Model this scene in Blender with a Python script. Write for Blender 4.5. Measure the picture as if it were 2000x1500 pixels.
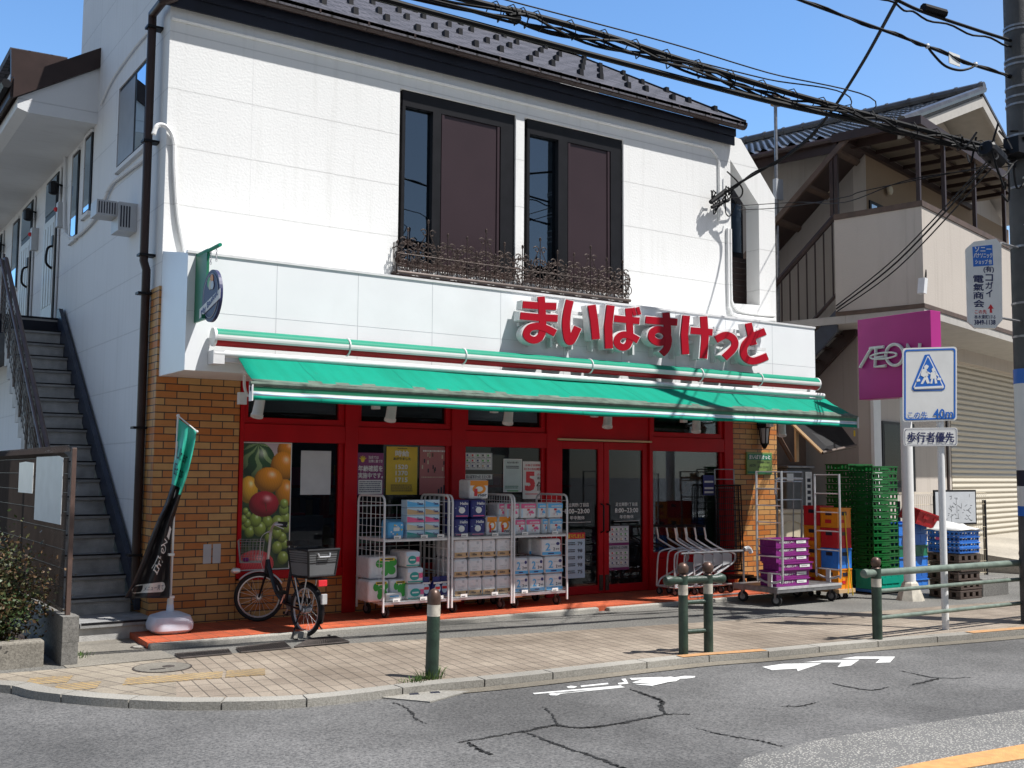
import bpy, bmesh, math, random
from mathutils import Vector, Matrix
random.seed(7)
R_ = math.radians
S = bpy.context.scene
for o in list(bpy.data.objects): bpy.data.objects.remove(o)

# ------------------------------------------------------------------ camera, sky, sun, exposure
FPX = 2087.0
CAM = Vector((0, 0, 1.6))
AX = Vector((0.82788788, 0.05244539, 0.55843633))   # world X in camera (right, down, forward)
AY = Vector((-0.56085706, 0.06603697, 0.82527479))
AZ = Vector((0.00640441, -0.99643796, 0.08408557))
right = Vector((AX.x, AY.x, AZ.x)); down = Vector((AX.y, AY.y, AZ.y)); fwd = Vector((AX.z, AY.z, AZ.z))
cam = bpy.data.cameras.new('camera'); co = bpy.data.objects.new('camera', cam); S.collection.objects.link(co)
mw = Matrix.Identity(4)
for i in range(3):
    mw[i][0] = right[i]; mw[i][1] = -down[i]; mw[i][2] = -fwd[i]; mw[i][3] = CAM[i]
co.matrix_world = mw
cam.sensor_width = 36; cam.lens = 36 * FPX / 2000; cam.clip_start = 0.05; cam.clip_end = 2000
S.camera = co
S.view_settings.view_transform = 'Standard'; S.view_settings.look = 'None'
S.view_settings.exposure = 0.43; S.view_settings.gamma = 1.0
SUN_EL = R_(61); SUN_H = Vector((0.59, -0.805)).normalized()
w = bpy.data.worlds.new('World'); S.world = w; w.use_nodes = True
nt = w.node_tree; bg = nt.nodes['Background']
sky = nt.nodes.new('ShaderNodeTexSky'); sky.sky_type = 'NISHITA'; sky.sun_disc = False
sky.sun_elevation = SUN_EL; sky.sun_rotation = math.atan2(SUN_H.x, SUN_H.y)
sky.ozone_density = 4.0; sky.air_density = 1.0; sky.dust_density = 0.2; sky.altitude = 0
hs = nt.nodes.new('ShaderNodeHueSaturation'); hs.inputs['Saturation'].default_value = 1.15; hs.inputs['Value'].default_value = 1.0
nt.links.new(sky.outputs[0], hs.inputs['Color']); nt.links.new(hs.outputs[0], bg.inputs[0]); tcw = nt.nodes.new('ShaderNodeTexCoord'); sxw = nt.nodes.new('ShaderNodeSeparateXYZ'); nt.links.new(tcw.outputs['Generated'], sxw.inputs[0])
mrw = nt.nodes.new('ShaderNodeMapRange'); mrw.inputs[1].default_value = -.2; mrw.inputs[2].default_value = .6; mrw.inputs[3].default_value = .062; mrw.inputs[4].default_value = .168
nt.links.new(sxw.outputs['Y'], mrw.inputs[0]); nt.links.new(mrw.outputs[0], bg.inputs[1])
mrs = nt.nodes.new('ShaderNodeMapRange'); mrs.inputs[1].default_value = -.1; mrs.inputs[2].default_value = .6; mrs.inputs[3].default_value = .62; mrs.inputs[4].default_value = 1.12
nt.links.new(sxw.outputs['Y'], mrs.inputs[0]); nt.links.new(mrs.outputs[0], hs.inputs['Saturation'])
sl = bpy.data.lights.new('sun', 'SUN'); sl.energy = 5.0; sl.angle = R_(0.55); sl.color = (1.0, 0.97, 0.93)
so = bpy.data.objects.new('sun', sl); S.collection.objects.link(so)
sd = Vector((SUN_H.x * math.cos(SUN_EL), SUN_H.y * math.cos(SUN_EL), math.sin(SUN_EL)))
so.rotation_euler = sd.to_track_quat('Z', 'Y').to_euler(); so.location = (10, -10, 30)

# ------------------------------------------------------------------ helpers: where things stand
def ray(u, v):
    x, y = u - 1000, v - 750
    return Vector((AX.x * x + AX.y * y + AX.z * FPX, AY.x * x + AY.y * y + AY.z * FPX, AZ.x * x + AZ.y * y + AZ.z * FPX))
def F(u, v, y=11.0):
    d = ray(u, v); return CAM + d * (y / d.y)
def SX(u, v, x=3.09):
    d = ray(u, v); return CAM + d * (x / d.x)
def G(u, v, z=0.0):
    d = ray(u, v); return CAM + d * ((z - 1.6) / d.z)
def D(u, v, dep):
    return CAM + ray(u, v) * (dep / FPX)
def PL(u, v, p0, n):
    d = ray(u, v); return CAM + d * ((p0 - CAM).dot(n) / d.dot(n))
def V(*a): return Vector(a)

# ------------------------------------------------------------------ helpers: materials
M = {}
def mat(name, col, rough=0.6, metal=0.0, var=0.12, scale=6.0, bump=0.0, bscale=60.0, spec=0.5, emit=None, dirt=0.0, dcol=(.05, .04, .03)):
    if name in M: return M[name]
    m = bpy.data.materials.new(name); m.use_nodes = True; t = m.node_tree; n = t.nodes; L = t.links
    b = n['Principled BSDF']
    b.inputs['Roughness'].default_value = rough; b.inputs['Metallic'].default_value = metal
    b.inputs['Specular IOR Level'].default_value = spec
    tc = n.new('ShaderNodeTexCoord'); no = n.new('ShaderNodeTexNoise'); no.inputs['Scale'].default_value = scale; no.inputs['Detail'].default_value = 5
    L.new(tc.outputs['Object'], no.inputs['Vector'])
    mx = n.new('ShaderNodeMix'); mx.data_type = 'RGBA'
    mr = n.new('ShaderNodeMapRange'); mr.inputs[1].default_value = .3; mr.inputs[2].default_value = .7
    L.new(no.outputs['Fac'], mr.inputs[0]); L.new(mr.outputs[0], mx.inputs[0])
    c = list(col)[:3]
    mx.inputs[6].default_value = [max(0, x * (1 - var)) for x in c] + [1]; mx.inputs[7].default_value = [min(1, x * (1 + var)) for x in c] + [1]
    out = mx.outputs[2]
    if dirt > 0:
        n2 = n.new('ShaderNodeTexNoise'); n2.inputs['Scale'].default_value = scale * .45; n2.inputs['Detail'].default_value = 8; n2.inputs['Roughness'].default_value = .7
        L.new(tc.outputs['Object'], n2.inputs['Vector'])
        r2 = n.new('ShaderNodeMapRange'); r2.inputs[1].default_value = .5; r2.inputs[2].default_value = .75; r2.inputs[4].default_value = dirt
        L.new(n2.outputs['Fac'], r2.inputs[0])
        m2 = n.new('ShaderNodeMix'); m2.data_type = 'RGBA'; L.new(r2.outputs[0], m2.inputs[0]); L.new(out, m2.inputs[6]); m2.inputs[7].default_value = list(dcol) + [1]
        out = m2.outputs[2]
    L.new(out, b.inputs['Base Color'])
    if bump > 0:
        nb = n.new('ShaderNodeTexNoise'); nb.inputs['Scale'].default_value = bscale; nb.inputs['Detail'].default_value = 4
        L.new(tc.outputs['Object'], nb.inputs['Vector'])
        bp = n.new('ShaderNodeBump'); bp.inputs['Strength'].default_value = bump; bp.inputs['Distance'].default_value = .02
        L.new(nb.outputs['Fac'], bp.inputs['Height']); L.new(bp.outputs[0], b.inputs['Normal'])
    if emit:
        b.inputs['Emission Color'].default_value = list(col)[:3] + [1]; b.inputs['Emission Strength'].default_value = emit
    M[name] = m
    return m
def nodes_of(name):
    m = bpy.data.materials.new(name); m.use_nodes = True; M[name] = m
    return m, m.node_tree.nodes, m.node_tree.links, m.node_tree.nodes['Principled BSDF']
def mathn(n, L, op, a, b=None, c=None):
    x = n.new('ShaderNodeMath'); x.operation = op
    for i, q in enumerate((a, b, c)):
        if q is None: continue
        if isinstance(q, (int, float)): x.inputs[i].default_value = q
        else: L.new(q, x.inputs[i])
    return x.outputs[0]
def ramp(n, L, src, stops):
    r = n.new('ShaderNodeValToRGB'); e = r.color_ramp.elements
    while len(e) < len(stops): e.new(.5)
    for q, (p, c) in zip(e, stops): q.position = p; q.color = list(c) + [1] if len(c) == 3 else c
    L.new(src, r.inputs[0]); return r.outputs[0]
def mixc(n, L, fac, a, b, mode='MIX'):
    x = n.new('ShaderNodeMix'); x.data_type = 'RGBA'; x.blend_type = mode
    for i, q in ((0, fac), (6, a), (7, b)):
        if isinstance(q, (int, float)): x.inputs[i].default_value = q
        elif isinstance(q, (tuple, list)): x.inputs[i].default_value = list(q) + [1]
        else: L.new(q, x.inputs[i])
    return x.outputs[2]
def bumpn(n, L, b, h, strength, dist):
    bp = n.new('ShaderNodeBump'); bp.inputs['Strength'].default_value = strength; bp.inputs['Distance'].default_value = dist
    L.new(h, bp.inputs['Height']); L.new(bp.outputs[0], b.inputs['Normal'])
def noise(n, L, vec, scale, detail=4, rough=.55):
    x = n.new('ShaderNodeTexNoise'); x.inputs['Scale'].default_value = scale; x.inputs['Detail'].default_value = detail; x.inputs['Roughness'].default_value = rough
    if vec is not None: L.new(vec, x.inputs['Vector'])
    return x.outputs['Fac']
def pos(n, L, order='XYZ', rot=0.0):
    g = n.new('ShaderNodeNewGeometry'); s = n.new('ShaderNodeSeparateXYZ'); L.new(g.outputs['Position'], s.inputs[0])
    c = n.new('ShaderNodeCombineXYZ')
    for i, ch in enumerate(order): L.new(s.outputs[ch], c.inputs[i])
    v = c.outputs[0]
    if rot:
        mp = n.new('ShaderNodeMapping'); mp.inputs['Rotation'].default_value = (0, 0, rot); L.new(v, mp.inputs[0]); v = mp.outputs[0]
    return v, s

def stucco(name, col, order, step, z0, vstep=None, x0=0, bump=.35, bsc=38, ext=0.0):
    m, n, L, b = nodes_of(name); v, s = pos(n, L, order)
    c = mixc(n, L, noise(n, L, v, 1.1, 6), [x * .93 for x in col], [min(1, x * 1.04) for x in col])
    h = mathn(n, L, 'MULTIPLY', noise(n, L, v, bsc, 3), bump)
    def groove(axis, st, off, wd):
        f = mathn(n, L, 'FRACT', mathn(n, L, 'DIVIDE', mathn(n, L, 'SUBTRACT', s.outputs[axis], off - st / 2), st))
        return mathn(n, L, 'LESS_THAN', mathn(n, L, 'ABSOLUTE', mathn(n, L, 'SUBTRACT', f, .5)), wd / st)
    g = groove('Z', step, z0, .006)
    if vstep: g = mathn(n, L, 'MAXIMUM', g, mathn(n, L, 'MULTIPLY', groove(order[0], vstep, x0, .003), .3))
    h = mathn(n, L, 'SUBTRACT', h, mathn(n, L, 'MULTIPLY', g, .8))
    c = mixc(n, L, mathn(n, L, 'MULTIPLY', g, .26), c, [x * .35 for x in col])
    # faint vertical run-off streaks
    sv = n.new('ShaderNodeMapping'); sv.inputs['Scale'].default_value = (5, .25, 1); L.new(v, sv.inputs[0])
    st = ramp(n, L, noise(n, L, sv.outputs[0], 2.2, 6), [(.52, (0, 0, 0)), (.8, (1, 1, 1))])
    c = mixc(n, L, mathn(n, L, 'MULTIPLY', st, .22 + ext), c, [col[0] * .55, col[1] * .54, col[2] * .5])
    L.new(c, b.inputs['Base Color']); b.inputs['Roughness'].default_value = .75
    bumpn(n, L, b, h, .8, .02); return m
stucco('stucco_front', (.77, .77, .755), 'XZY', .613, 5.595, 2.4, 4.0, bump=.22)
stucco('siding_side', (.70, .71, .72), 'YZX', .613, 5.595, bump=.12)
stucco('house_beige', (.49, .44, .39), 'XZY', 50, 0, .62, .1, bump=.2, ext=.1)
stucco('house_beige_shade', (.33, .295, .265), 'YZX', 50, 0, .62, .1, bump=.2, ext=.1)  # house_beige darkened: the side wall's shade is put into the colour
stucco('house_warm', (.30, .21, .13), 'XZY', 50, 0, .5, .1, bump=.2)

def brickmat(name, order):
    m, n, L, b = nodes_of(name); v, s = pos(n, L, order)
    bt = n.new('ShaderNodeTexBrick'); L.new(v, bt.inputs['Vector'])
    bt.inputs['Color1'].default_value = (.60, .345, .125, 1); bt.inputs['Color2'].default_value = (.54, .15, .018, 1)
    bt.inputs['Mortar'].default_value = (.055, .042, .035, 1); bt.inputs['Scale'].default_value = 1
    bt.inputs['Brick Width'].default_value = .243; bt.inputs['Row Height'].default_value = .0735
    bt.inputs['Mortar Size'].default_value = .0055; bt.inputs['Mortar Smooth'].default_value = .15; bt.inputs['Bias'].default_value = -.1; bt.offset = .5
    nn = noise(n, L, v, 14, 5)
    c = mixc(n, L, .6, bt.outputs['Color'], mixc(n, L, nn, (.55, .5, .45), (1, 1, 1)), 'MULTIPLY')
    L.new(c, b.inputs['Base Color']); b.inputs['Roughness'].default_value = .5
    h = mathn(n, L, 'ADD', mathn(n, L, 'SUBTRACT', 1.0, bt.outputs['Fac']), mathn(n, L, 'MULTIPLY', noise(n, L, v, 60, 3), .15))
    bumpn(n, L, b, h, .7, .008); return m
brickmat('brick_front', 'XZY'); brickmat('brick_side', 'YZX')

def asphalt(name, dark, light, sc=170, patch=.25, pale=None):
    m, n, L, b = nodes_of(name); v, s = pos(n, L)
    a = noise(n, L, v, sc, 3, .8); big = noise(n, L, v, .55, 5, .6)
    c = ramp(n, L, a, [(.36, dark), (.5, [(x + y) / 2 for x, y in zip(dark, light)]), (.66, light)])
    if pale:
        vo = n.new('ShaderNodeTexVoronoi'); vo.inputs['Scale'].default_value = sc * .6; L.new(v, vo.inputs['Vector'])
        k = mathn(n, L, 'LESS_THAN', vo.outputs['Distance'], .33)
        wr = mathn(n, L, 'GREATER_THAN', noise(n, L, v, 5, 6, .7), .42)
        c = mixc(n, L, mathn(n, L, 'MULTIPLY', mathn(n, L, 'MULTIPLY', k, wr), .85), c, pale)
    bg_ = ramp(n, L, big, [(.35, (1 - patch,) * 3), (.65, (1 + patch * .3,) * 3)])
    c = mixc(n, L, 1.0, c, bg_, 'MULTIPLY')
    L.new(c, b.inputs['Base Color']); b.inputs['Roughness'].default_value = .85
    bumpn(n, L, b, a, .6, .006); return m
asphalt('asphalt_road', (.065, .065, .065), (.205, .20, .193), 52, .42)
asphalt('asphalt_old', (.05, .05, .048), (.26, .25, .225), 55, .35)
asphalt('asphalt_coarse', (.09, .09, .088), (.22, .215, .205), 95, .2, pale=(.50, .48, .43))
asphalt('concrete_ground', (.17, .155, .13), (.32, .295, .25), 60, .4)
asphalt('kerb_concrete', (.25, .235, .205), (.42, .40, .355), 70, .3)
asphalt('gutter_concrete', (.15, .13, .10), (.27, .24, .19), 60, .35)
asphalt('concrete_block', (.12, .115, .105), (.26, .25, .23), 45, .4)
asphalt('concrete_drive', (.32, .29, .24), (.46, .42, .35), 30, .25)

def paver(name, rot, c1, c2, mo, bw, rh, off=.0, ms=.005):
    m, n, L, b = nodes_of(name); v, s = pos(n, L, 'XYZ', rot)
    bt = n.new('ShaderNodeTexBrick'); L.new(v, bt.inputs['Vector']); bt.inputs['Scale'].default_value = 1
    bt.inputs['Color1'].default_value = list(c1) + [1]; bt.inputs['Color2'].default_value = list(c2) + [1]; bt.inputs['Mortar'].default_value = list(mo) + [1]
    bt.inputs['Brick Width'].default_value = bw; bt.inputs['Row Height'].default_value = rh; bt.inputs['Mortar Size'].default_value = ms; bt.offset = off
    bt.inputs['Mortar Smooth'].default_value = .2
    fine = noise(n, L, v, 90, 3, .8); big = noise(n, L, v, .8, 6, .65)
    c = mixc(n, L, .75, bt.outputs['Color'], ramp(n, L, fine, [(.3, (.55,) * 3), (.7, (1.2, 1.18, 1.15))]), 'MULTIPLY')
    c = mixc(n, L, 1.0, c, ramp(n, L, big, [(.38, (.62, .6, .58)), (.6, (1.05, 1.05, 1.05))]), 'MULTIPLY')
    L.new(c, b.inputs['Base Color']); b.inputs['Roughness'].default_value = .8
    h = mathn(n, L, 'SUBTRACT', mathn(n, L, 'MULTIPLY', fine, .3), bt.outputs['Fac'])
    bumpn(n, L, b, h, .6, .006); return m
KR = math.atan2(-.77, 6.36)
paver('pavement_brick', -KR + R_(90), (.35, .295, .235), (.295, .245, .195), (.11, .095, .075), .22, .11)
paver('pavement_slab', R_(70), (.36, .315, .25), (.31, .27, .215), (.11, .09, .08), .30, .15)
paver('tactile', R_(70), (.48, .33, .14), (.40, .30, .16), (.30, .24, .17), .30, .05, 0, .012)
paver('red_tile', 0, (.62, .125, .045), (.50, .095, .035), (.26, .09, .05), .15, .15)

def glassmat(name, tint, refl=1.0, rough=.01):
    m = bpy.data.materials.new(name); m.use_nodes = True; M[name] = m; n = m.node_tree.nodes; L = m.node_tree.links
    n.remove(n['Principled BSDF']); out = n['Material Output']
    tr = n.new('ShaderNodeBsdfTransparent'); tr.inputs[0].default_value = list(tint) + [1]
    gl = n.new('ShaderNodeBsdfGlossy'); gl.inputs['Roughness'].default_value = rough; gl.inputs[0].default_value = (.66, .84, 1, 1) if refl > 2 else (.95, .97, 1, 1)
    fr = n.new('ShaderNodeFresnel'); fr.inputs[0].default_value = 1.5
    mm = mathn(n, L, 'MULTIPLY', fr.outputs[0], refl)
    mx = n.new('ShaderNodeMixShader'); L.new(mm, mx.inputs[0]); L.new(tr.outputs[0], mx.inputs[1]); L.new(gl.outputs[0], mx.inputs[2]); L.new(mx.outputs[0], out.inputs[0])
    return m
glassmat('shop_glass', (.50, .53, .55), .5); glassmat('film_glass', (.16, .20, .23), 4.5); glassmat('clear_wrap', (.93, .94, .95), .8, .08)

def shingle():
    m, n, L, b = nodes_of('roof_shingle'); v, s = pos(n, L, 'XYZ')
    bt = n.new('ShaderNodeTexBrick'); L.new(v, bt.inputs['Vector']); bt.inputs['Scale'].default_value = 1
    bt.inputs['Color1'].default_value = (.095, .092, .108, 1); bt.inputs['Color2'].default_value = (.055, .054, .064, 1); bt.inputs['Mortar'].default_value = (.012, .012, .013, 1)
    bt.inputs['Brick Width'].default_value = .32; bt.inputs['Row Height'].default_value = .16; bt.inputs['Mortar Size'].default_value = .016
    c = mixc(n, L, .8, bt.outputs['Color'], ramp(n, L, noise(n, L, v, 45, 4, .8), [(.35, (.4,) * 3), (.65, (1.9,) * 3)]), 'MULTIPLY')
    L.new(c, b.inputs['Base Color']); b.inputs['Roughness'].default_value = .7; b.inputs['Specular IOR Level'].default_value = .25
    bumpn(n, L, b, mathn(n, L, 'SUBTRACT', 1.0, bt.outputs['Fac']), .8, .01)
shingle()
def ribbed(name, col, step, rough=.45, axis='Z'):
    m, n, L, b = nodes_of(name); v, s = pos(n, L)
    h = mathn(n, L, 'ABSOLUTE', mathn(n, L, 'SINE', mathn(n, L, 'MULTIPLY', s.outputs[axis], math.pi / step)))
    c = mixc(n, L, noise(n, L, v, 1.5, 5), [x * .9 for x in col], col)
    L.new(c, b.inputs['Base Color']); b.inputs['Roughness'].default_value = rough; bumpn(n, L, b, h, 1.0, .035); return m
ribbed('shutter_slats', (.56, .51, .41), .105)

W_ = mat('white_paint', (.78, .78, .77), .45, var=.04, dirt=.18, dcol=(.35, .31, .26))
SB = mat('sign_white', (.82, .84, .85), .35, var=.04, scale=1.2, dirt=.14, dcol=(.45, .43, .40))
mat('white_metal', (.72, .72, .72), .35, var=.06, scale=12, dirt=.2, dcol=(.3, .27, .22))
mat('brown_metal', (.040, .024, .021), .4, var=.2, scale=4, spec=.3)
mat('dark_metal', (.010, .010, .012), .45, var=.2, spec=.2)
mat('dark_blue_board', (.012, .014, .024), .5, spec=.25, var=.3, scale=3, dirt=.4, dcol=(.012, .011, .012))
mat('red_frame', (.42, .003, .008), .45, var=.10, scale=3, dirt=.15, dcol=(.12, .004, .006), spec=.2)
mat('sign_red', (.36, .002, .014), .5, var=.05, spec=.2)
mat('silver', (.66, .66, .67), .3, .55, var=.15, scale=10)
mat('steel_grey', (.28, .28, .29), .4, .7, var=.25, scale=14, dirt=.3)
mat('black_rubber', (.012, .012, .013), .7, var=.2)
mat('black_plastic', (.014, .014, .016), .5, spec=.3, var=.25, dirt=.2, dcol=(.06, .055, .05))
def awningmat():
    m, n, L, b = nodes_of('awning_green'); v, s = pos(n, L)
    mp = n.new('ShaderNodeMapping'); mp.inputs['Scale'].default_value = (3.5, .5, .5); L.new(v, mp.inputs[0])
    st = ramp(n, L, noise(n, L, mp.outputs[0], 1.6, 7, .7), [(.38, (.78, .81, .78)), (.58, (1, 1, 1))])
    c = mixc(n, L, .75, mixc(n, L, noise(n, L, v, 1.3, 5), (.0, .225, .15), (.004, .285, .19)), st, 'MULTIPLY')
    f = mathn(n, L, 'FRACT', mathn(n, L, 'DIVIDE', s.outputs['X'], 1.04)); sm = mathn(n, L, 'LESS_THAN', f, .016)
    c = mixc(n, L, mathn(n, L, 'MULTIPLY', sm, .55), c, (.0, .12, .08))
    c = mixc(n, L, mathn(n, L, 'MULTIPLY', mathn(n, L, 'GREATER_THAN', noise(n, L, v, 9, 7, .75), .66), .5), c, (.05, .16, .12))
    L.new(c, b.inputs['Base Color']); b.inputs['Roughness'].default_value = .8; b.inputs['Specular IOR Level'].default_value = .15
    bumpn(n, L, b, noise(n, L, v, 260, 2), .25, .004)
awningmat()
mat('awning_dirty', (.11, .15, .12), .9, var=.35, scale=10, dirt=.5)
mat('stripe_green', (.005, .24, .15), .5, var=.06, spec=.2)
mat('stripe_red', (.36, .008, .012), .5, var=.06, spec=.2)
mat('bollard_green', (.022, .045, .030), .45, var=.35, scale=10, dirt=.55, dcol=(.10, .11, .09), bump=.2, bscale=50)
mat('bollard_white', (.52, .48, .40), .6, var=.2, scale=12, dirt=.75, dcol=(.10, .06, .035))
mat('bollard_rust', (.11, .065, .048), .4, .4, var=.4, scale=14, dirt=.6)
mat('rail_green', (.15, .19, .155), .45, var=.25, scale=14, dirt=.6, dcol=(.05, .065, .05))
mat('pole_concrete', (.075, .075, .075), .7, var=.2, scale=5, bump=.3, bscale=90, dirt=.3, dcol=(.04, .04, .04))
mat('cable_black', (.007, .007, .008), .6, var=.1, spec=.15)
mat('magenta', (.40, .012, .20), .45, var=.08, scale=2, dirt=.2, dcol=(.28, .01, .14))
mat('sign_blue', (.018, .13, .50), .4, var=.05)
mat('ink', (.012, .014, .03), .5, var=.05)
mat('bike_black', (.008, .008, .014), .3, var=.1)
mat('navy_ink', (.015, .02, .09), .5, var=.05)
mat('paper', (.74, .74, .72), .7, var=.06)
mat('card_white', (.70, .70, .68), .4, var=.05)
mat('stair_riser', (.44, .43, .41), .8, var=.25, scale=6, bump=.25, bscale=90, dirt=.35, dcol=(.05, .05, .05))
mat('stair_tread', (.26, .26, .257), .7, var=.25, scale=8, bump=.2, bscale=90)
mat('stringer_navy', (.022, .030, .052), .45, var=.25)
mat('fence_brown', (.10, .062, .050), .45, var=.2, scale=10)
mat('mesh_dark', (.035, .026, .022), .5, var=.2)
mat('door_white', (.55, .55, .52), .45, var=.05)
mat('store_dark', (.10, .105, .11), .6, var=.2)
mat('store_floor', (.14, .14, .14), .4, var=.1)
mat('shutter_panel', (.036, .022, .026), .35, var=.08, scale=2, spec=.3)
mat('soffit', (.42, .40, .37), .7, var=.08)
mat('brown_wood', (.09, .055, .038), .5, var=.25)
mat('canopy_panel', (.20, .17, .13), .35, var=.12, scale=2)
mat('tile_roof', (.052, .052, .055), .25, var=.35, scale=4, spec=.6)
mat('grass', (.07, .13, .025), .8, var=.4, scale=20)
mat('leaf_olive', (.060, .060, .018), .55, var=.5, scale=30)
mat('leaf_rust', (.115, .065, .028), .55, var=.4, scale=30)
mat('leaf_green', (.035, .060, .016), .5, var=.4, scale=30)
mat('twig', (.05, .033, .022), .8)
mat('road_white', (.72, .72, .70), .7, var=.05, scale=20, dirt=.15, dcol=(.4, .4, .38))
mat('road_orange', (.60, .31, .11), .7, var=.15, scale=20, dirt=.6, dcol=(.34, .22, .12), bump=.3, bscale=90)
mat('kerb_orange', (.46, .25, .11), .8, var=.15, scale=20, dirt=.8, dcol=(.30, .26, .20))
mat('crack', (.018, .018, .018), .9, var=.2)
mat('iron', (.06, .05, .045), .85, .2, var=.4, scale=20)
mat('pack_film', (.72, .72, .73), .22, var=.05, scale=9, bump=.55, bscale=28)
mat('iron_bronze', (.040, .026, .021), .45, .4, var=.4, scale=12)
def pm(name, col, r=.45, v=.07, **k): return mat(name, col, r, var=v, **k)
for nm, c in dict(purple=(.20, .012, .17), orange=(.75, .25, .008), crate_red=(.55, .015, .022), crate_blue=(.03, .19, .62), teal=(.0, .28, .19),
                  crate_brown=(.075, .052, .042), basket_blue=(.015, .12, .45), basket_dark=(.02, .05, .12), yellow=(.78, .55, .02), pink=(.72, .10, .26), navy=(.018, .022, .16), sky_blue=(.10, .42, .75),
                  green_print=(.04, .36, .05), teal_print=(.02, .33, .30), tan=(.55, .37, .20), pale_blue=(.50, .66, .78), hot_red=(.62, .02, .03),
                  poster_purple=(.20, .025, .13), poster_yellow=(.62, .42, .02), poster_pink=(.40, .13, .13), poster_mint=(.52, .62, .60), plaque_green=(.16, .24, .06), dark_green=(.01, .16, .08),
                  banner_teal=(.04, .46, .34), banner_black=(.018, .017, .020), cream=(.58, .50, .36), grey_plastic=(.24, .25, .27), basket_grey=(.115, .12, .125), light_grey=(.48, .50, .52), lime=(.25, .55, .03)).items():
    pm(nm, c)
mat('crate_green', (.003, .105, .018), .25, var=.2, scale=8)
mat('water_tank', (.62, .68, .78), .35, var=.06, scale=8, dirt=.3, dcol=(.5, .42, .42))
mat('lamp_tube', (.9, .95, 1.0), .4, emit=2.2)

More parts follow.
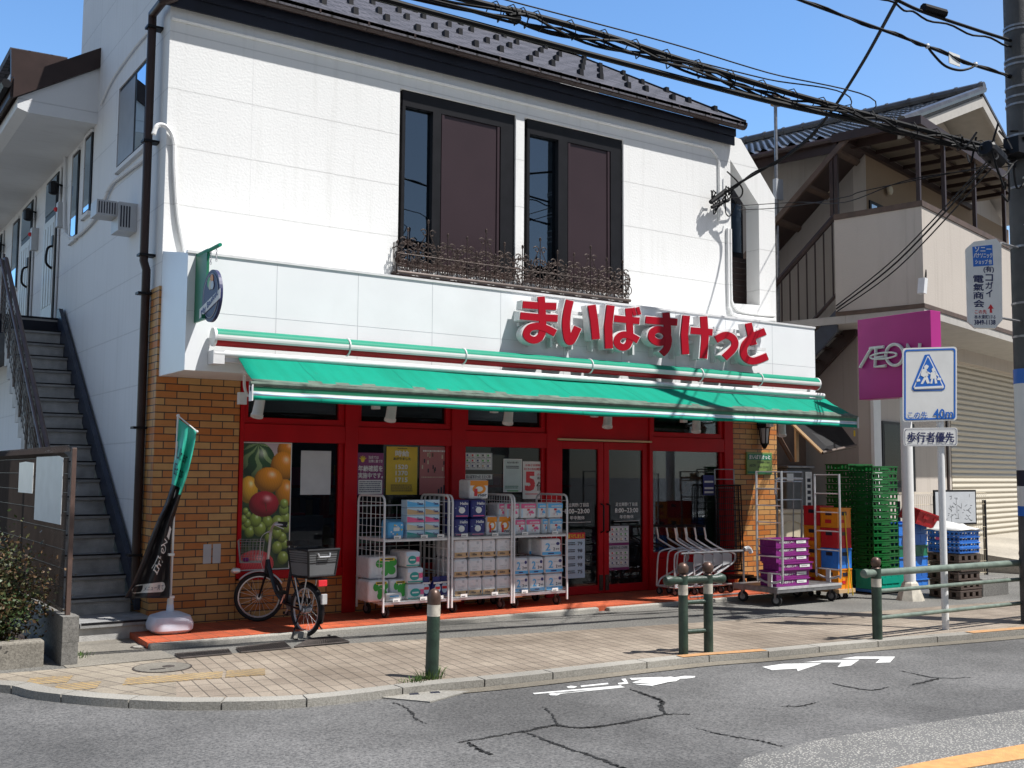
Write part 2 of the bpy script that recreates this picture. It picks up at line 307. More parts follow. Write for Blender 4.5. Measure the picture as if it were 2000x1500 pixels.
# ------------------------------------------------------------------ helpers: meshes and things
WM = {}
class MB:
    def __init__(s): s.v = []; s.f = []; s.m = []; s.mats = []
    def mi(s, k):
        if k not in s.mats: s.mats.append(k)
        return s.mats.index(k)
    def add(s, vs, fs, k):
        o = len(s.v); s.v += [tuple(p) for p in vs]; i = s.mi(k)
        for f in fs: s.f.append(tuple(o + q for q in f)); s.m.append(i)
        return s
    def box(s, a, b, k):
        x0, y0, z0 = a; x1, y1, z1 = b
        return s.add([(x0, y0, z0), (x1, y0, z0), (x1, y1, z0), (x0, y1, z0), (x0, y0, z1), (x1, y0, z1), (x1, y1, z1), (x0, y1, z1)],
                     [(3, 2, 1, 0), (4, 5, 6, 7), (0, 1, 5, 4), (1, 2, 6, 5), (2, 3, 7, 6), (3, 0, 4, 7)], k)
    def obox(s, c, ax, ay, az, k):   # centre and three half-axis vectors
        c, ax, ay, az = Vector(c), Vector(ax), Vector(ay), Vector(az)
        q = [c + ax * i + ay * j + az * l for l in (-1, 1) for (i, j) in ((-1, -1), (1, -1), (1, 1), (-1, 1))]
        return s.add(q, [(3, 2, 1, 0), (4, 5, 6, 7), (0, 1, 5, 4), (1, 2, 6, 5), (2, 3, 7, 6), (3, 0, 4, 7)], k)
    def poly(s, pts, k): return s.add(pts, [tuple(range(len(pts)))], k)
    def prism(s, pts, vec, k, k2=None):
        n = len(pts); vec = Vector(vec); p2 = [Vector(p) + vec for p in pts]
        s.add(list(pts) + p2, [tuple(range(n))[::-1], tuple(range(n, 2 * n))], k)
        return s.add(list(pts) + p2, [(i, (i + 1) % n, n + (i + 1) % n, n + i) for i in range(n)], k2 or k)
    def tube(s, pts, r, k, n=8, closed=False, cap=True):
        pts = [Vector(p) for p in pts]; N = len(pts); rings = []
        if N < 2: return s
        prev = None
        for i, p in enumerate(pts):
            a = pts[(i - 1) % N] if (closed or i > 0) else p; b = pts[(i + 1) % N] if (closed or i < N - 1) else p
            t = (b - a)
            t = t.normalized() if t.length > 1e-9 else V(0, 0, 1)
            if prev is None:
                u = t.cross(V(0, 0, 1)); u = u.normalized() if u.length > .05 else t.cross(V(0, 1, 0)).normalized()
            else:
                u = prev - t * prev.dot(t); u = u.normalized() if u.length > 1e-6 else t.orthogonal().normalized()
            prev = u; wv = t.cross(u); rr = r[i] if isinstance(r, (list, tuple)) else r
            rings.append([p + (u * math.cos(2 * math.pi * j / n) + wv * math.sin(2 * math.pi * j / n)) * rr for j in range(n)])
        vs = [q for g in rings for q in g]; fs = []
        for i in range(N if closed else N - 1):
            o1, o2 = i * n, ((i + 1) % N) * n
            for j in range(n): fs.append((o1 + j, o1 + (j + 1) % n, o2 + (j + 1) % n, o2 + j))
        if cap and not closed: fs += [tuple(range(n))[::-1], tuple(range((N - 1) * n, N * n))]
        return s.add(vs, fs, k)
    def lathe(s, prof, base, k, n=16, axis=(0, 0, 1)):
        ax = Vector(axis).normalized(); u = ax.orthogonal().normalized(); wv = ax.cross(u); base = Vector(base)
        vs = [base + ax * z + (u * math.cos(2 * math.pi * j / n) + wv * math.sin(2 * math.pi * j / n)) * r for r, z in prof for j in range(n)]
        fs = [(i * n + j, i * n + (j + 1) % n, (i + 1) * n + (j + 1) % n, (i + 1) * n + j) for i in range(len(prof) - 1) for j in range(n)]
        fs += [tuple(range(n))[::-1], tuple(range((len(prof) - 1) * n, len(prof) * n))]
        return s.add(vs, fs, k)
    def ball(s, c, r, k, n=12, sc=(1, 1, 1)):
        h = n // 2; c = Vector(c)
        vs = [c + V(r * sc[0] * math.sin(math.pi * i / h) * math.cos(2 * math.pi * j / n), r * sc[1] * math.sin(math.pi * i / h) * math.sin(2 * math.pi * j / n), r * sc[2] * math.cos(math.pi * i / h)) for i in range(h + 1) for j in range(n)]
        return s.add(vs, [(i * n + j, (i + 1) * n + j, (i + 1) * n + (j + 1) % n, i * n + (j + 1) % n) for i in range(h) for j in range(n)], k)
    def text(s, txt, c, ux, uz, h, k, bold=0.0, width=None, mirror=False):
        """letters lying flat on the surface through c, h high (or fitted to width)"""
        vs, fs, (bw, bh) = textmesh(txt, bold)
        ux, uz = Vector(ux).normalized(), Vector(uz).normalized()
        sy = h / bh; sx = width / bw if width else sy
        if mirror: sx = -sx
        n = ux.cross(uz); c = Vector(c); e = bold * sy * .9
        for i, (dx, dz) in enumerate(((0, 0),) if bold <= 0 else ((-e, -e), (e, -e), (-e, e), (e, e))):
            s.add([c + n * (.00025 * i) + ux * (x * sx + dx) + uz * (y * sy + dz) for x, y in vs], fs, k)
        return s
    def build(s, name, parent=None, smooth=False, bevel=0.0, local=False, seg=2):
        me = bpy.data.meshes.new(name); o = bpy.data.objects.new(name, me); S.collection.objects.link(o)
        vs = s.v
        if parent is not None:
            o.parent = parent; WM[o.name] = WM[parent.name]
            if not local:
                inv = WM[parent.name].inverted(); vs = [inv @ Vector(p) for p in vs]
        else: WM[o.name] = Matrix.Identity(4)
        me.from_pydata([tuple(p) for p in vs], [], s.f)
        for k in s.mats: me.materials.append(M[k])
        me.polygons.foreach_set('material_index', s.m)
        bm = bmesh.new(); bm.from_mesh(me); bmesh.ops.recalc_face_normals(bm, faces=bm.faces); bm.to_mesh(me); bm.free()
        if smooth:
            for p in me.polygons: p.use_smooth = True
            me.set_sharp_from_angle(angle=R_(40))
        if bevel:
            b = o.modifiers.new('bevel', 'BEVEL'); b.width = bevel; b.segments = seg; b.limit_method = 'ANGLE'; b.angle_limit = R_(40)
        return o
_tx = {}
def textmesh(txt, bold):
    if (txt, bold) in _tx: return _tx[(txt, bold)]
    c = bpy.data.curves.new('lettering', 'FONT'); c.body = txt; c.size = 1; c.resolution_u = 2
    o = bpy.data.objects.new('lettering', c); S.collection.objects.link(o)
    bpy.context.view_layer.update()
    me = bpy.data.meshes.new_from_object(o.evaluated_get(bpy.context.evaluated_depsgraph_get()))
    xs = [v.co.x for v in me.vertices] or [0, 1]; ys = [v.co.y for v in me.vertices] or [0, 1]
    cx, cy = (min(xs) + max(xs)) / 2, (min(ys) + max(ys)) / 2
    r = ([(v.co.x - cx, v.co.y - cy) for v in me.vertices], [tuple(p.vertices) for p in me.polygons], (max(max(xs) - min(xs), .01), max(max(ys) - min(ys), .01)))
    bpy.data.objects.remove(o); bpy.data.curves.remove(c); bpy.data.meshes.remove(me)
    _tx[(txt, bold)] = r; return r
def props(o, label=None, cat=None, group=None, kind=None):
    for k, v in (('label', label), ('category', cat), ('group', group), ('kind', kind)):
        if v: o[k] = v
    return o
def thing(name, label, cat, loc=(0, 0, 0), rz=0.0, group=None):
    o = bpy.data.objects.new(name, None); S.collection.objects.link(o); o.location = loc; o.rotation_euler = (0, 0, rz)
    o.empty_display_size = .2
    WM[o.name] = Matrix.Translation(Vector(loc)) @ Matrix.Rotation(rz, 4, 'Z')
    return props(o, label, cat, group)
def kids(o): return [c for c in o.children]
def dup(root, loc=None, rz=None, label=None):
    c = root.copy(); S.collection.objects.link(c)
    if loc is not None: c.location = loc
    if rz is not None: c.rotation_euler = (0, 0, rz)
    if label: c['label'] = label
    for ch in kids(root):
        a = ch.copy(); S.collection.objects.link(a); a.parent = c
        for g in kids(ch):
            b = g.copy(); S.collection.objects.link(b); b.parent = a
    return c
ORD = ['topmost', 'second', 'third', 'fourth', 'fifth', 'sixth', 'seventh', 'eighth', 'ninth', 'tenth', 'eleventh', 'twelfth', 'thirteenth', 'fourteenth', 'fifteenth', 'sixteenth', 'seventeenth', 'eighteenth']
def smoothline(p, k=6, closed=False):
    p = [Vector(q) for q in p]; n = len(p); out = []
    for i in range(n if closed else n - 1):
        a = p[(i - 1) % n] if (closed or i > 0) else p[i]; b = p[i]; c = p[(i + 1) % n]; d = p[(i + 2) % n] if (closed or i < n - 2) else c
        for j in range(k):
            t = j / k
            out.append(.5 * ((2 * b) + (c - a) * t + (2 * a - 5 * b + 4 * c - d) * t * t + (3 * b - a - 3 * c + d) * t ** 3))
    if not closed: out.append(p[-1])
    return out

# ------------------------------------------------------------------ ground
ZR = -0.045
def structure(mb, name, **k): return props(mb.build(name, **k), kind='structure')
m = MB(); m.poly([(-400, -400, ZR), (400, -400, ZR), (400, 600, ZR), (-400, 600, ZR)], 'asphalt_road'); structure(m, 'road')
kerb = [(-30, 12.2), (-6, 10.2), (-1, 9.55), (.75, 9.25)] + [tuple(G(u, v, 0)[:2]) for u, v in ((0, 1340), (70, 1353), (180, 1365), (280, 1371), (390, 1374), (600, 1368), (840, 1340), (1000, 1325), (1335, 1288), (1500, 1275), (1714, 1255), (2000, 1232))] + [(16, 5.8), (40, 2.9)]
kp = smoothline([V(x, y, 0) for x, y in kerb], 4)
acc = 0.0
m = MB(); m.prism([V(p.x, p.y, -.3) for p in kp] + [V(120, 2.9, -.3), V(120, 300, -.3), V(-120, 300, -.3), V(-120, 12.2, -.3)], (0, 0, .3), 'asphalt_old'); structure(m, 'forecourt_ground')
def offset(pts, d):
    out = []
    for i, p in enumerate(pts):
        a = pts[max(i - 1, 0)]; b = pts[min(i + 1, len(pts) - 1)]; t = (b - a).normalized()
        out.append(p + V(-t.y, t.x, 0) * d)
    return out
k0 = offset(kp, -.012); k1 = offset(kp, .14)
m = MB()
i = 0
while i < len(kp) - 1:
    j = min(i + 1, len(kp) - 1)
    seg = (k0[j] - k0[i]); L0 = seg.length; cnt = max(1, round(L0 / .62))
    for q in range(cnt):
        acc += L0 / cnt; gap = .012 / max(L0, .02) if acc > .55 else 0.0
        if gap: acc = 0.0
        t0, t1 = q / cnt, (q + 1) / cnt - gap
        a, b = k0[i].lerp(k0[j], t0), k0[i].lerp(k0[j], t1); c, d = k1[i].lerp(k1[j], t1), k1[i].lerp(k1[j], t0)
        m.prism([V(p.x, p.y, -.25) for p in (a, b, c, d)], (0, 0, .264), 'kerb_concrete')
    i = j
structure(m, 'kerb')
# worn orange paint on the kerb, beige gutter strip, brick paving, slab paving, concrete apron
m = MB()
def strip(u0, u1, d0, d1, z, key):
    sel = [(p, q) for p, q in zip(offset(kp, d0), offset(kp, d1)) if u0 <= p.x <= u1]
    for (a, b), (c, d) in zip(sel, sel[1:]): m.poly([(a.x, a.y, z), (c.x, c.y, z), (d.x, d.y, z), (b.x, b.y, z)], key)
strip(6.3, 7.6, .0, .11, .0205, 'kerb_orange'); strip(9.6, 13, .0, .12, .0205, 'kerb_orange'); structure(m, 'kerb_marking')
m = MB(); strip(3.9, 30, -.17, -.02, ZR + .006, 'gutter_concrete'); structure(m, 'roadside_pavement')
asph = [G(u, v) for u, v in ((345, 1286), (690, 1257), (1000, 1240), (1230, 1225), (1500, 1208), (1770, 1190))]
inner = offset(kp, .13)
vis = [p for p in inner if p.x > 2.35]
m = MB(); m.poly([V(p.x, p.y, .004) for p in vis if p.x < 30] + [V(30, 5.6, .004)] + [V(p.x, p.y, .004) for p in ([V(12.3, 8.1, 0)] + asph[::-1])], 'pavement_brick'); structure(m, 'sidewalk')
pl = [p for p in inner if -2 < p.x <= 2.36]
m = MB(); m.poly([V(p.x, p.y, .004) for p in pl] + [V(vis[0].x, vis[0].y, .004)] + [V(asph[0].x, asph[0].y, .004), V(2.0, 9.35, .004), V(1.1, 9.42, .004), V(-2, 9.62, .004)], 'pavement_slab'); structure(m, 'corner_sidewalk')
m = MB(); m.poly([V(1.98, 9.36, .005), V(2.88, 9.40, .005), V(2.86, 10.8, .005), V(1.98, 10.8, .005)], 'concrete_ground'); structure(m, 'concrete_ground')
m = MB()
for (u, v, du) in ((95, 1330, 55), (150, 1342, 50), (285, 1330, 70), (330, 1327, 70), (395, 1322, 60), (480, 1316, 60)):
    c = G(u, v); m.obox((c.x, c.y, .0062 + u * 4e-6), (.15, -.03, 0), (.05, .13, 0), (0, 0, .0006 + u * 4e-6), 'tactile')
structure(m, 'tactile_pavement')
m = MB()
m.prism([V(2.79, 9.98, -.1), V(12.0, 9.98, -.1), V(12.0, 11.3, -.1), V(2.85, 11.3, -.1)], (0, 0, .16), 'red_tile'); structure(m, 'tiled_pavement')
m = MB(); m.box((2.79, 9.90, -.1), (7.95, 9.976, .055), 'kerb_concrete'); m.box((8.1, 9.90, -.1), (12.0, 9.976, .045), 'kerb_concrete'); structure(m, 'pavement_kerb', bevel=.015)
# road markings
ZM = ZR + .004
def crop3(x, y, ox, oy, s=3.0): return (ox + x / s, oy + y / s)
def mark(mb, pts, key, z=ZM): mb.prism([G(u, v, z - .002) for u, v in pts], (0, 0, .003), key)
m = MB()
for pl_ in ([(122, 1063), (640, 1018), (645, 1026), (130, 1068)], [(258, 1062), (330, 1060), (640, 1022), (660, 1028), (280, 1066)], [(215, 1068), (240, 1063), (282, 1068), (262, 1076), (225, 1075)], [(320, 1026), (345, 1020), (382, 1024), (360, 1033), (330, 1033)],
            [(400, 1020), (560, 1003), (566, 1010), (405, 1026)], [(620, 1004), (660, 1000), (640, 980), (665, 978), (682, 1006), (625, 1012)], [(690, 975), (880, 968), (900, 974), (700, 985)],
            [(705, 1000), (760, 985), (930, 966), (985, 978), (960, 992), (900, 1000), (720, 1004)], [(720, 1012), (810, 1006), (940, 996), (955, 990), (820, 1020)], [(955, 970), (1010, 962), (1074, 963), (1070, 970), (1020, 977), (975, 978)]):
    mark(m, [crop3(x, y, 1000, 1000) for x, y in pl_], 'road_white')
structure(m, 'bicycle_road_marking')
m = MB()
for pl_ in ([(1489, 1303), (1530, 1297), (1604, 1296), (1558, 1311), (1556, 1306), (1507, 1309)], [(1571, 1294), (1612, 1290), (1678, 1289), (1662, 1300), (1636, 1303), (1644, 1294)], [(1644, 1287), (1670, 1283), (1748, 1283), (1738, 1294), (1710, 1295), (1720, 1287)]):
    mark(m, pl_, 'road_white')
structure(m, 'chevron_road_marking')
m = MB(); mark(m, [(1455, 1482), (1600, 1445), (1800, 1414), (2000, 1386), (2500, 1310), (2500, 1800), (1350, 1800), (1440, 1500)], 'asphalt_coarse', ZR + .003); structure(m, 'coarse_road_surface')
m = MB(); mark(m, [(1740, 1502), (1850, 1480), (2000, 1454), (2400, 1385), (2400, 1410), (2000, 1482), (1870, 1503)], 'road_orange', ZR + .008); structure(m, 'centre_road_marking')
def crackline(mb, pts, w, ox, oy):
    p = smoothline([G(*crop3(x, y, ox, oy), ZM) for x, y in pts], 14)
    p = [q + V(random.uniform(-.014, .014), random.uniform(-.014, .014), 0) for q in p]; n = len(p); ws = []
    for i in range(n): e = min(i, n - 1 - i) / n; ws.append(w * random.uniform(.3, 1.25) * min(1, .25 + e * 4))
    for i in range(n - 1):
        a, b = p[i], p[i + 1]; t = b - a; nn = V(-t.y, t.x, 0).normalized()
        mb.poly([a - nn * ws[i], b - nn * ws[i + 1], b + nn * ws[i + 1], a + nn * ws[i]], 'crack')
m = MB()
crackline(m, [(690, 1035), (760, 1060), (840, 1090), (885, 1110), (870, 1140), (910, 1185)], .020, 1000, 1000)
crackline(m, [(1040, 1183), (900, 1185), (780, 1208), (640, 1235), (500, 1255), (380, 1262), (270, 1248), (160, 1262), (60, 1285), (-180, 1325), (-320, 1350)], .020, 1000, 1000)
crackline(m, [(60, 1285), (200, 1335), (330, 1385), (480, 1430), (600, 1480), (660, 1500)], .014, 1000, 1000)
crackline(m, [(185, 1140), (240, 1190), (262, 1245)], .009, 1000, 1000)
crackline(m, [(1080, 1268), (1250, 1305), (1400, 1330), (1500, 1350), (1600, 1375)], .010, 1000, 1000)
crackline(m, [(-260, 1345), (-200, 1385), (-160, 1405), (-120, 1418)], .016, 1000, 1000)
crackline(m, [(370, 1000), (480, 1025), (600, 1042), (710, 1025)], .012, 1500, 1000)
crackline(m, [(770, 928), (880, 952), (1000, 972), (1190, 968)], .012, 1500, 1000); crackline(m, [(1000, 975), (920, 995), (845, 1010)], .016, 1500, 1000)
crackline(m, [(80, 1138), (200, 1133), (275, 1115)], .008, 1500, 1000)
crackline(m, [(800, 1115), (860, 1135), (910, 1170), (930, 1205), (990, 1240)], .008, 500, 1000)
structure(m, 'cracked_road_surface')
# ------------------------------------------------------------------ the shop building
Y0, XL, XR = 11.0, 3.09, 12.2
shop = thing('shop_building', 'white two storey shop building with orange brick ground floor and red shopfront', 'building', (XL, Y0, 0))
WX0, WX1, WZ0, WZ1 = 5.81, 9.26, 4.02, 6.17
m = MB(); T = .22
m.box((XL, Y0, 2.5), (WX0, Y0 + T, 6.70), 'stucco_front'); m.box((WX1, Y0, 2.5), (11.31, Y0 + T, 6.70), 'stucco_front')
m.box((WX0, Y0, 2.5), (WX1, Y0 + T, WZ0), 'stucco_front'); m.box((WX0, Y0, WZ1), (WX1, Y0 + T, 6.70), 'stucco_front'); m.box((7.48, Y0, WZ0), (7.61, Y0 + T, WZ1), 'stucco_front')
# wing wall with its sloped opening
o = [F(*p) for p in ((1426, 312), (1440, 272), (1447, 272), (1513, 386), (1517, 632))]; q = [F(*p) for p in ((1426, 312), (1482, 400), (1484, 596), (1426, 592))]
X_ = lambda p: V(p.x, Y0, p.z)
for pts in ([V(11.31, Y0, 6.62), X_(o[2]), X_(o[3]), V(12.25, Y0, X_(q[1]).z), X_(q[1]), V(11.31, Y0, X_(q[0]).z)],
            [X_(q[1]), V(12.25, Y0, X_(q[1]).z), V(12.25, Y0, X_(q[2]).z), X_(q[2])],
            [V(11.31, Y0, X_(q[3]).z), X_(q[2]), V(12.25, Y0, X_(q[2]).z), V(12.25, Y0, 2.5), V(11.31, Y0, 2.5)]):
    m.prism(pts, (0, .26, 0), 'stucco_front')
m.box((11.1, 11.22, 2.5), (11.31, 15.2, 7.0), 'stucco_front'); m.box((11.31, 12.9, 2.4), (12.25, 13.1, 6.3), 'siding_side')
m.build('front_wall', shop)
m = MB()
m.prism([V(XL, Y0 + .222, -.1), V(XL, Y0 + .222, 6.78), V(XL, 14.84, 8.95), V(XL, 15.27, 8.80), V(XL, 15.27, 6.3), V(XL, 30, 6.3), V(XL, 30, -.1)], (.2, 0, 0), 'siding_side')
m.box((XL + .002, Y0 + .202, -.1), (XL + .2, Y0 + .219, 2.49), 'siding_side')
sidew = m.build('side_wall', shop)
m = MB(); m.box((11.34, 11.42, 4.3), (12.0, 11.46, 6.05), 'dark_metal'); m.box((11.34, 11.35, 4.15), (12.02, 11.40, 4.9), 'brown_metal'); ww_ = m.build('wing_window', shop)
m = MB(); m.box((11.38, 11.41, 5.0), (11.95, 11.416, 5.75), 'film_glass'); m.build('pane', ww_)
m = MB()
for k in range(8): m.tube([V(11.33, 11.33, 4.2 + k * .09), V(12.03, 11.33, 4.2 + k * .09)], .007, 'iron', 5)
m.build('railing', ww_)
m = MB(); m.box((XL + .2, 15.2, 2.5), (12.2, 15.4, 8.9), 'siding_side'); m.box((11.1, 17.2, 0), (12.2, 17.4, 2.5), 'siding_side'); m.box((XL + .2, 11.22, 2.92), (11.1, 15.2, 3.1), 'soffit'); m.build('rear_wall', shop)
# brick piers, returns and sills
m = MB()
m.box((XL - .022, Y0 - .022, 0), (3.955, Y0 + .2, 2.62), 'brick_front'); m.build('brick_pier', shop, bevel=.012); m = MB()
m.box((11.275, Y0 - .022, 0), (XR, Y0 + .2, 2.62), 'brick_front'); m.build('brick_pier', shop, bevel=.012); m = MB(); m.box((3.957, Y0 - .018, 0), (7.95, Y0 + .18, .47), 'brick_front')
m.build('brick_sill', shop, bevel=.012)
m = MB(); m.box((XL - .024, Y0 - .018, 0), (XL - .002, 11.65, 3.5), 'brick_side'); m.box((XL - .002, Y0 - .02, 2.62), (XL + .2, Y0 - .002, 3.5), 'brick_front'); m.build('brick_return', shop); m = MB(); m.box((XR - .2, Y0 + .21, 0), (XR + .002, 12.6, 2.62), 'brick_side'); m.build('brick_return', shop)
m = MB(); m.box((3.60, Y0 - .032, .66), (3.685, Y0 - .023, .86), 'light_grey'); m.box((3.70, Y0 - .032, .66), (3.785, Y0 - .023, .86), 'light_grey'); m.build('meter_cover', shop, bevel=.004)
# moulding under the eave and conduits on the front wall
m = MB(); m.tube([V(3.1, 10.985, 6.34), V(10.9, 10.985, 6.34), V(11.02, 10.985, 6.25), V(11.06, 10.985, 6.15), V(11.06, 10.985, 5.3)], .022, 'stucco_front', 6)
m.tube(smoothline([V(11.22, 10.98, 5.2), V(11.22, 10.98, 4.2), V(11.25, 10.98, 4.02), V(11.4, 10.98, 3.93), V(12.2, 10.98, 3.93)], 4), .026, 'stucco_front', 6)
m.tube(smoothline([V(11.28, 10.98, 5.2), V(11.28, 10.98, 4.3), V(11.31, 10.98, 4.1), V(11.5, 10.98, 4.0), V(12.2, 10.98, 4.0)], 4), .02, 'stucco_front', 6)
m.tube(smoothline([F(300, 262, 10.96), F(308, 245, 10.96), F(325, 248, 10.96), F(339, 275, 10.97), F(341, 330, 10.97), F(347, 420, 10.97), F(361, 490, 10.97)], 5), .024, 'stucco_front', 8)
m.build('conduit', shop, smooth=True)
# upper windows: frame > glass pane, storm shutter panel
def upwin(u):   # u: pixel columns measured on the frame, used as positions along the wall
    xa, xb, xc, xd, xe, xf = [F(a, 350, 11.06).x for a in u]
    m = MB(); y0, y1 = 11.03, 11.13
    m.box((xa, y0, WZ1 - .19), (xf, y1, WZ1 + .0), 'dark_metal'); m.box((xa, y0, WZ0), (xf, y1, WZ0 + .09), 'brown_metal')
    m.box((xa, y0, WZ0 + .09), (xa + .04, y1, WZ1 - .19), 'dark_metal'); m.box((xb, y0, WZ0 + .09), (xc, y1 - .02, WZ1 - .19), 'dark_metal'); m.box((xe, y0, WZ0 + .09), (xf, y1, WZ1 - .19), 'dark_metal')
    fr = m.build('window', shop)
    m = MB(); m.box((xa + .04, 11.10, WZ0 + .09), (xb, 11.108, WZ1 - .19), 'film_glass'); m.build('pane', fr)
    m = MB(); m.box((xc, 11.05, WZ0 + .09), (xe, 11.10, WZ1 - .19), 'shutter_panel')
    m.box((xc + .012, 11.035, WZ0 + .09), (xc + .05, 11.05, WZ1 - .19), 'shutter_panel'); m.box((xe - .05, 11.035, WZ0 + .09), (xe - .012, 11.05, WZ1 - .19), 'shutter_panel')
    props(m.build('shutter_panel', fr, bevel=.004), 'purplish brown sliding storm shutter panel')
upwin((782, 842, 858, 0, 975, 1008)); upwin((1027, 1088, 1106, 0, 1190, 1219))
m = MB(); m.box((WX0 + .02, 11.24, WZ0), (WX1 - .02, 11.3, WZ1), 'store_dark'); m.build('curtain_wall', shop)
# wrought iron window guard
m = MB(); gy = 10.87
def curl(c, r, a0, turns, s, k='iron_bronze', rad=.0075):
    pts = []; N = int(10 * turns) + 4
    for i in range(N + 1):
        t = i / N; a = a0 + s * turns * 2 * math.pi * t; rr = r * (1 - .78 * t)
        pts.append(V(c[0] + rr * math.cos(a), gy, c[1] + rr * math.sin(a)))
    m.tube(pts, rad, k, 4, cap=False); return pts[0]
zb = 3.93
gx0, gx1 = F(776, 500, gy).x, F(1231, 540, gy).x
NU = 13; du = (gx1 - gx0) / NU
for i in range(NU):
    x = gx0 + (i + .5) * du; tall = .50 if i % 3 == 1 else .37
    m.tube([V(x, gy, zb), V(x, gy, zb + tall + .12)], .007, 'iron_bronze', 5); m.ball((x, gy, zb + tall + .14), .018, 'iron_bronze', 6, (1, 1, 1.7))
    for s in (-1, 1):
        curl((x + s * .055, zb + tall), .05, math.pi / 2 - s * 1.2, 1.0, s); curl((x + s * .06, zb + tall - .17), .055, -math.pi / 2, 1.1, s)
        curl((x + s * .10, zb + .13), .07, math.pi / 2, 1.2, -s); curl((x + s * .045, zb + .06), .04, 0, 1.0, s)
        m.tube(smoothline([V(x + s * .01, gy, zb + .02), V(x + s * .12, gy, zb + .20), V(x + s * .10, gy, zb + .33), V(x + s * .02, gy, zb + tall)], 4), .006, 'iron_bronze', 4)
        curl((x + s * du * .42, zb + .27), .045, -math.pi / 2, 1.0, -s)
    for s in (-1, 1):
        for zc_, rr_ in ((.08, .05), (.20, .055), (.32, .045)): curl((x + s * du * .30, zb + zc_), rr_, random.uniform(0, 6), 1.15, s); curl((x + s * du * .12, zb + zc_ + .04), rr_ * .8, random.uniform(0, 6), 1.0, -s)
    for q in range(4): m.tube([V(x + du * (q / 4 - .5), gy + .012, zb), V(x + du * (q / 4 - .5), gy + .012, zb + .24)], .005, 'iron_bronze', 4)
    m.tube([V(x - du / 2, gy, zb), V(x - du / 2, gy, zb + .33)], .006, 'iron_bronze', 5); m.ball((x - du / 2, gy, zb + .35), .014, 'iron_bronze', 6, (1, 1, 1.8))
for z, r in ((zb, .02), (zb + .22, .007)): m.tube([V(gx0, gy, z), V(gx1, gy, z)], r, 'iron_bronze', 6)
for x in (gx0, gx1):
    m.tube([V(x, gy, zb), V(x, 11.0, zb)], .02, 'iron_bronze', 6); m.tube([V(x, gy, zb + .30), V(x, 11.0, zb + .30)], .008, 'iron_bronze', 5)
    for k in range(3): m.tube([V(x, gy + .03 + .035 * k, zb), V(x, gy + .03 + .035 * k, zb + .36)], .006, 'iron_bronze', 4)
m.box((gx0, gy + .03, zb - .09), (gx1, 10.998, zb - .02), 'brown_metal')
m.build('window_guard', shop, smooth=True)
# roof
RX0, RX1 = 2.95, 11.33
ez, ey, rz_, ry = 6.76, 10.74, 9.12, 14.84
m = MB(); m.prism([V(RX0, ey, ez), V(RX0, ry, rz_), V(RX0, 15.5, rz_ - .4), V(RX0, 15.5, rz_ - .55), V(RX0, ry, rz_ - .14), V(RX0, ey, ez - .07)], (RX1 - RX0, 0, 0), 'roof_shingle')
m.box((RX0, ry - .09, rz_ - .01), (RX1, ry + .09, rz_ + .045), 'dark_metal'); m.prism([V(RX1 + .002, ey, ez - .08), V(RX1 + .002, ry, rz_ - .15), V(RX1 + .002, ry, rz_ + .03), V(RX1 + .002, ey, ez + .03)], (.05, 0, 0), 'dark_metal')
roof = m.build('roof', shop)
g0 = None; sl_ = (rz_ - ez) / (ry - ey)
spots = []
for r in range(7):
    yy = ey + .42 + (r // 2) * 1.05 + (r % 2) * .24
    for i in range(18):
        x = RX0 + .35 + i * .84 + (0 if r % 2 else .30)
        if x < RX1 - .15 and (r, i) and not (r % 2 == 0 and False): spots.append((x, yy))
rg_ = random.Random(12); spots = spots[:95]
for (x, yy) in spots:
    zz = ez + (yy - ey) * sl_ + .012
    if g0 is None:
        m = MB(); m.prism([V(-.032, -.035, -.03), V(-.032, .045, .02), V(-.032, .045, .062), V(-.032, -.03, .062)], (.064, 0, 0), 'dark_metal')
        g0 = m.build('snow_guard', roof, local=True); g0.location = V(x, yy, zz) - V(XL, Y0, 0)
    else:
        a = g0.copy(); S.collection.objects.link(a); a.parent = roof; a.location = V(x, yy, zz) - V(XL, Y0, 0)
m = MB(); m.box((RX0, 10.925, 6.45), (RX1, 10.95, 6.575), 'dark_blue_board'); m.box((RX0, 10.895, 6.577), (RX1, 10.95, 6.69), 'dark_blue_board')
m.build('fascia_board', shop)
m = MB(); m.box((RX0 + .05, 10.952, 6.49), (RX1, 10.998, 6.52), 'soffit'); m.build('soffit_board', shop)
m = MB(); gp = []
prof = [p + V(0, .215, .105) for p in (V(0, 10.655, 6.64), V(0, 10.655, 6.60), V(0, 10.63, 6.565), V(0, 10.585, 6.555), V(0, 10.545, 6.575), V(0, 10.525, 6.61), V(0, 10.525, 6.65), V(0, 10.535, 6.65), V(0, 10.537, 6.612), V(0, 10.585, 6.57), V(0, 10.645, 6.61), V(0, 10.645, 6.64))]
m.prism([p + V(RX0, 0, 0) for p in prof], (RX1 - RX0 + .08, 0, 0), 'brown_metal')
for i in range(14): m.prism([p + V(RX0 + .5 + i * .6, -.004, -.003) for p in prof], (.02, 0, 0), 'brown_metal')
m.build('gutter', shop)
xs = 2.985
dp = [F(345, -6, 10.87), SX(318, 3, 2.99), SX(303, 22, xs), SX(302, 60, xs), SX(297, 300, xs), SX(289, 505, xs), SX(281, 530, xs + .03), SX(262, 1170, xs + .03)]
for p in dp[2:]: p.y = 11.30
m = MB(); m.tube(dp, .045, 'brown_metal', 10)
for v in (53, 275, 497, 572, 835, 1085):
    c = SX(300 - v * .033, v, xs); m.box((xs - .06, 11.24, c.z - .012), (XL, 11.36, c.z + .012), 'dark_metal')
m.build('downpipe', shop, smooth=True)
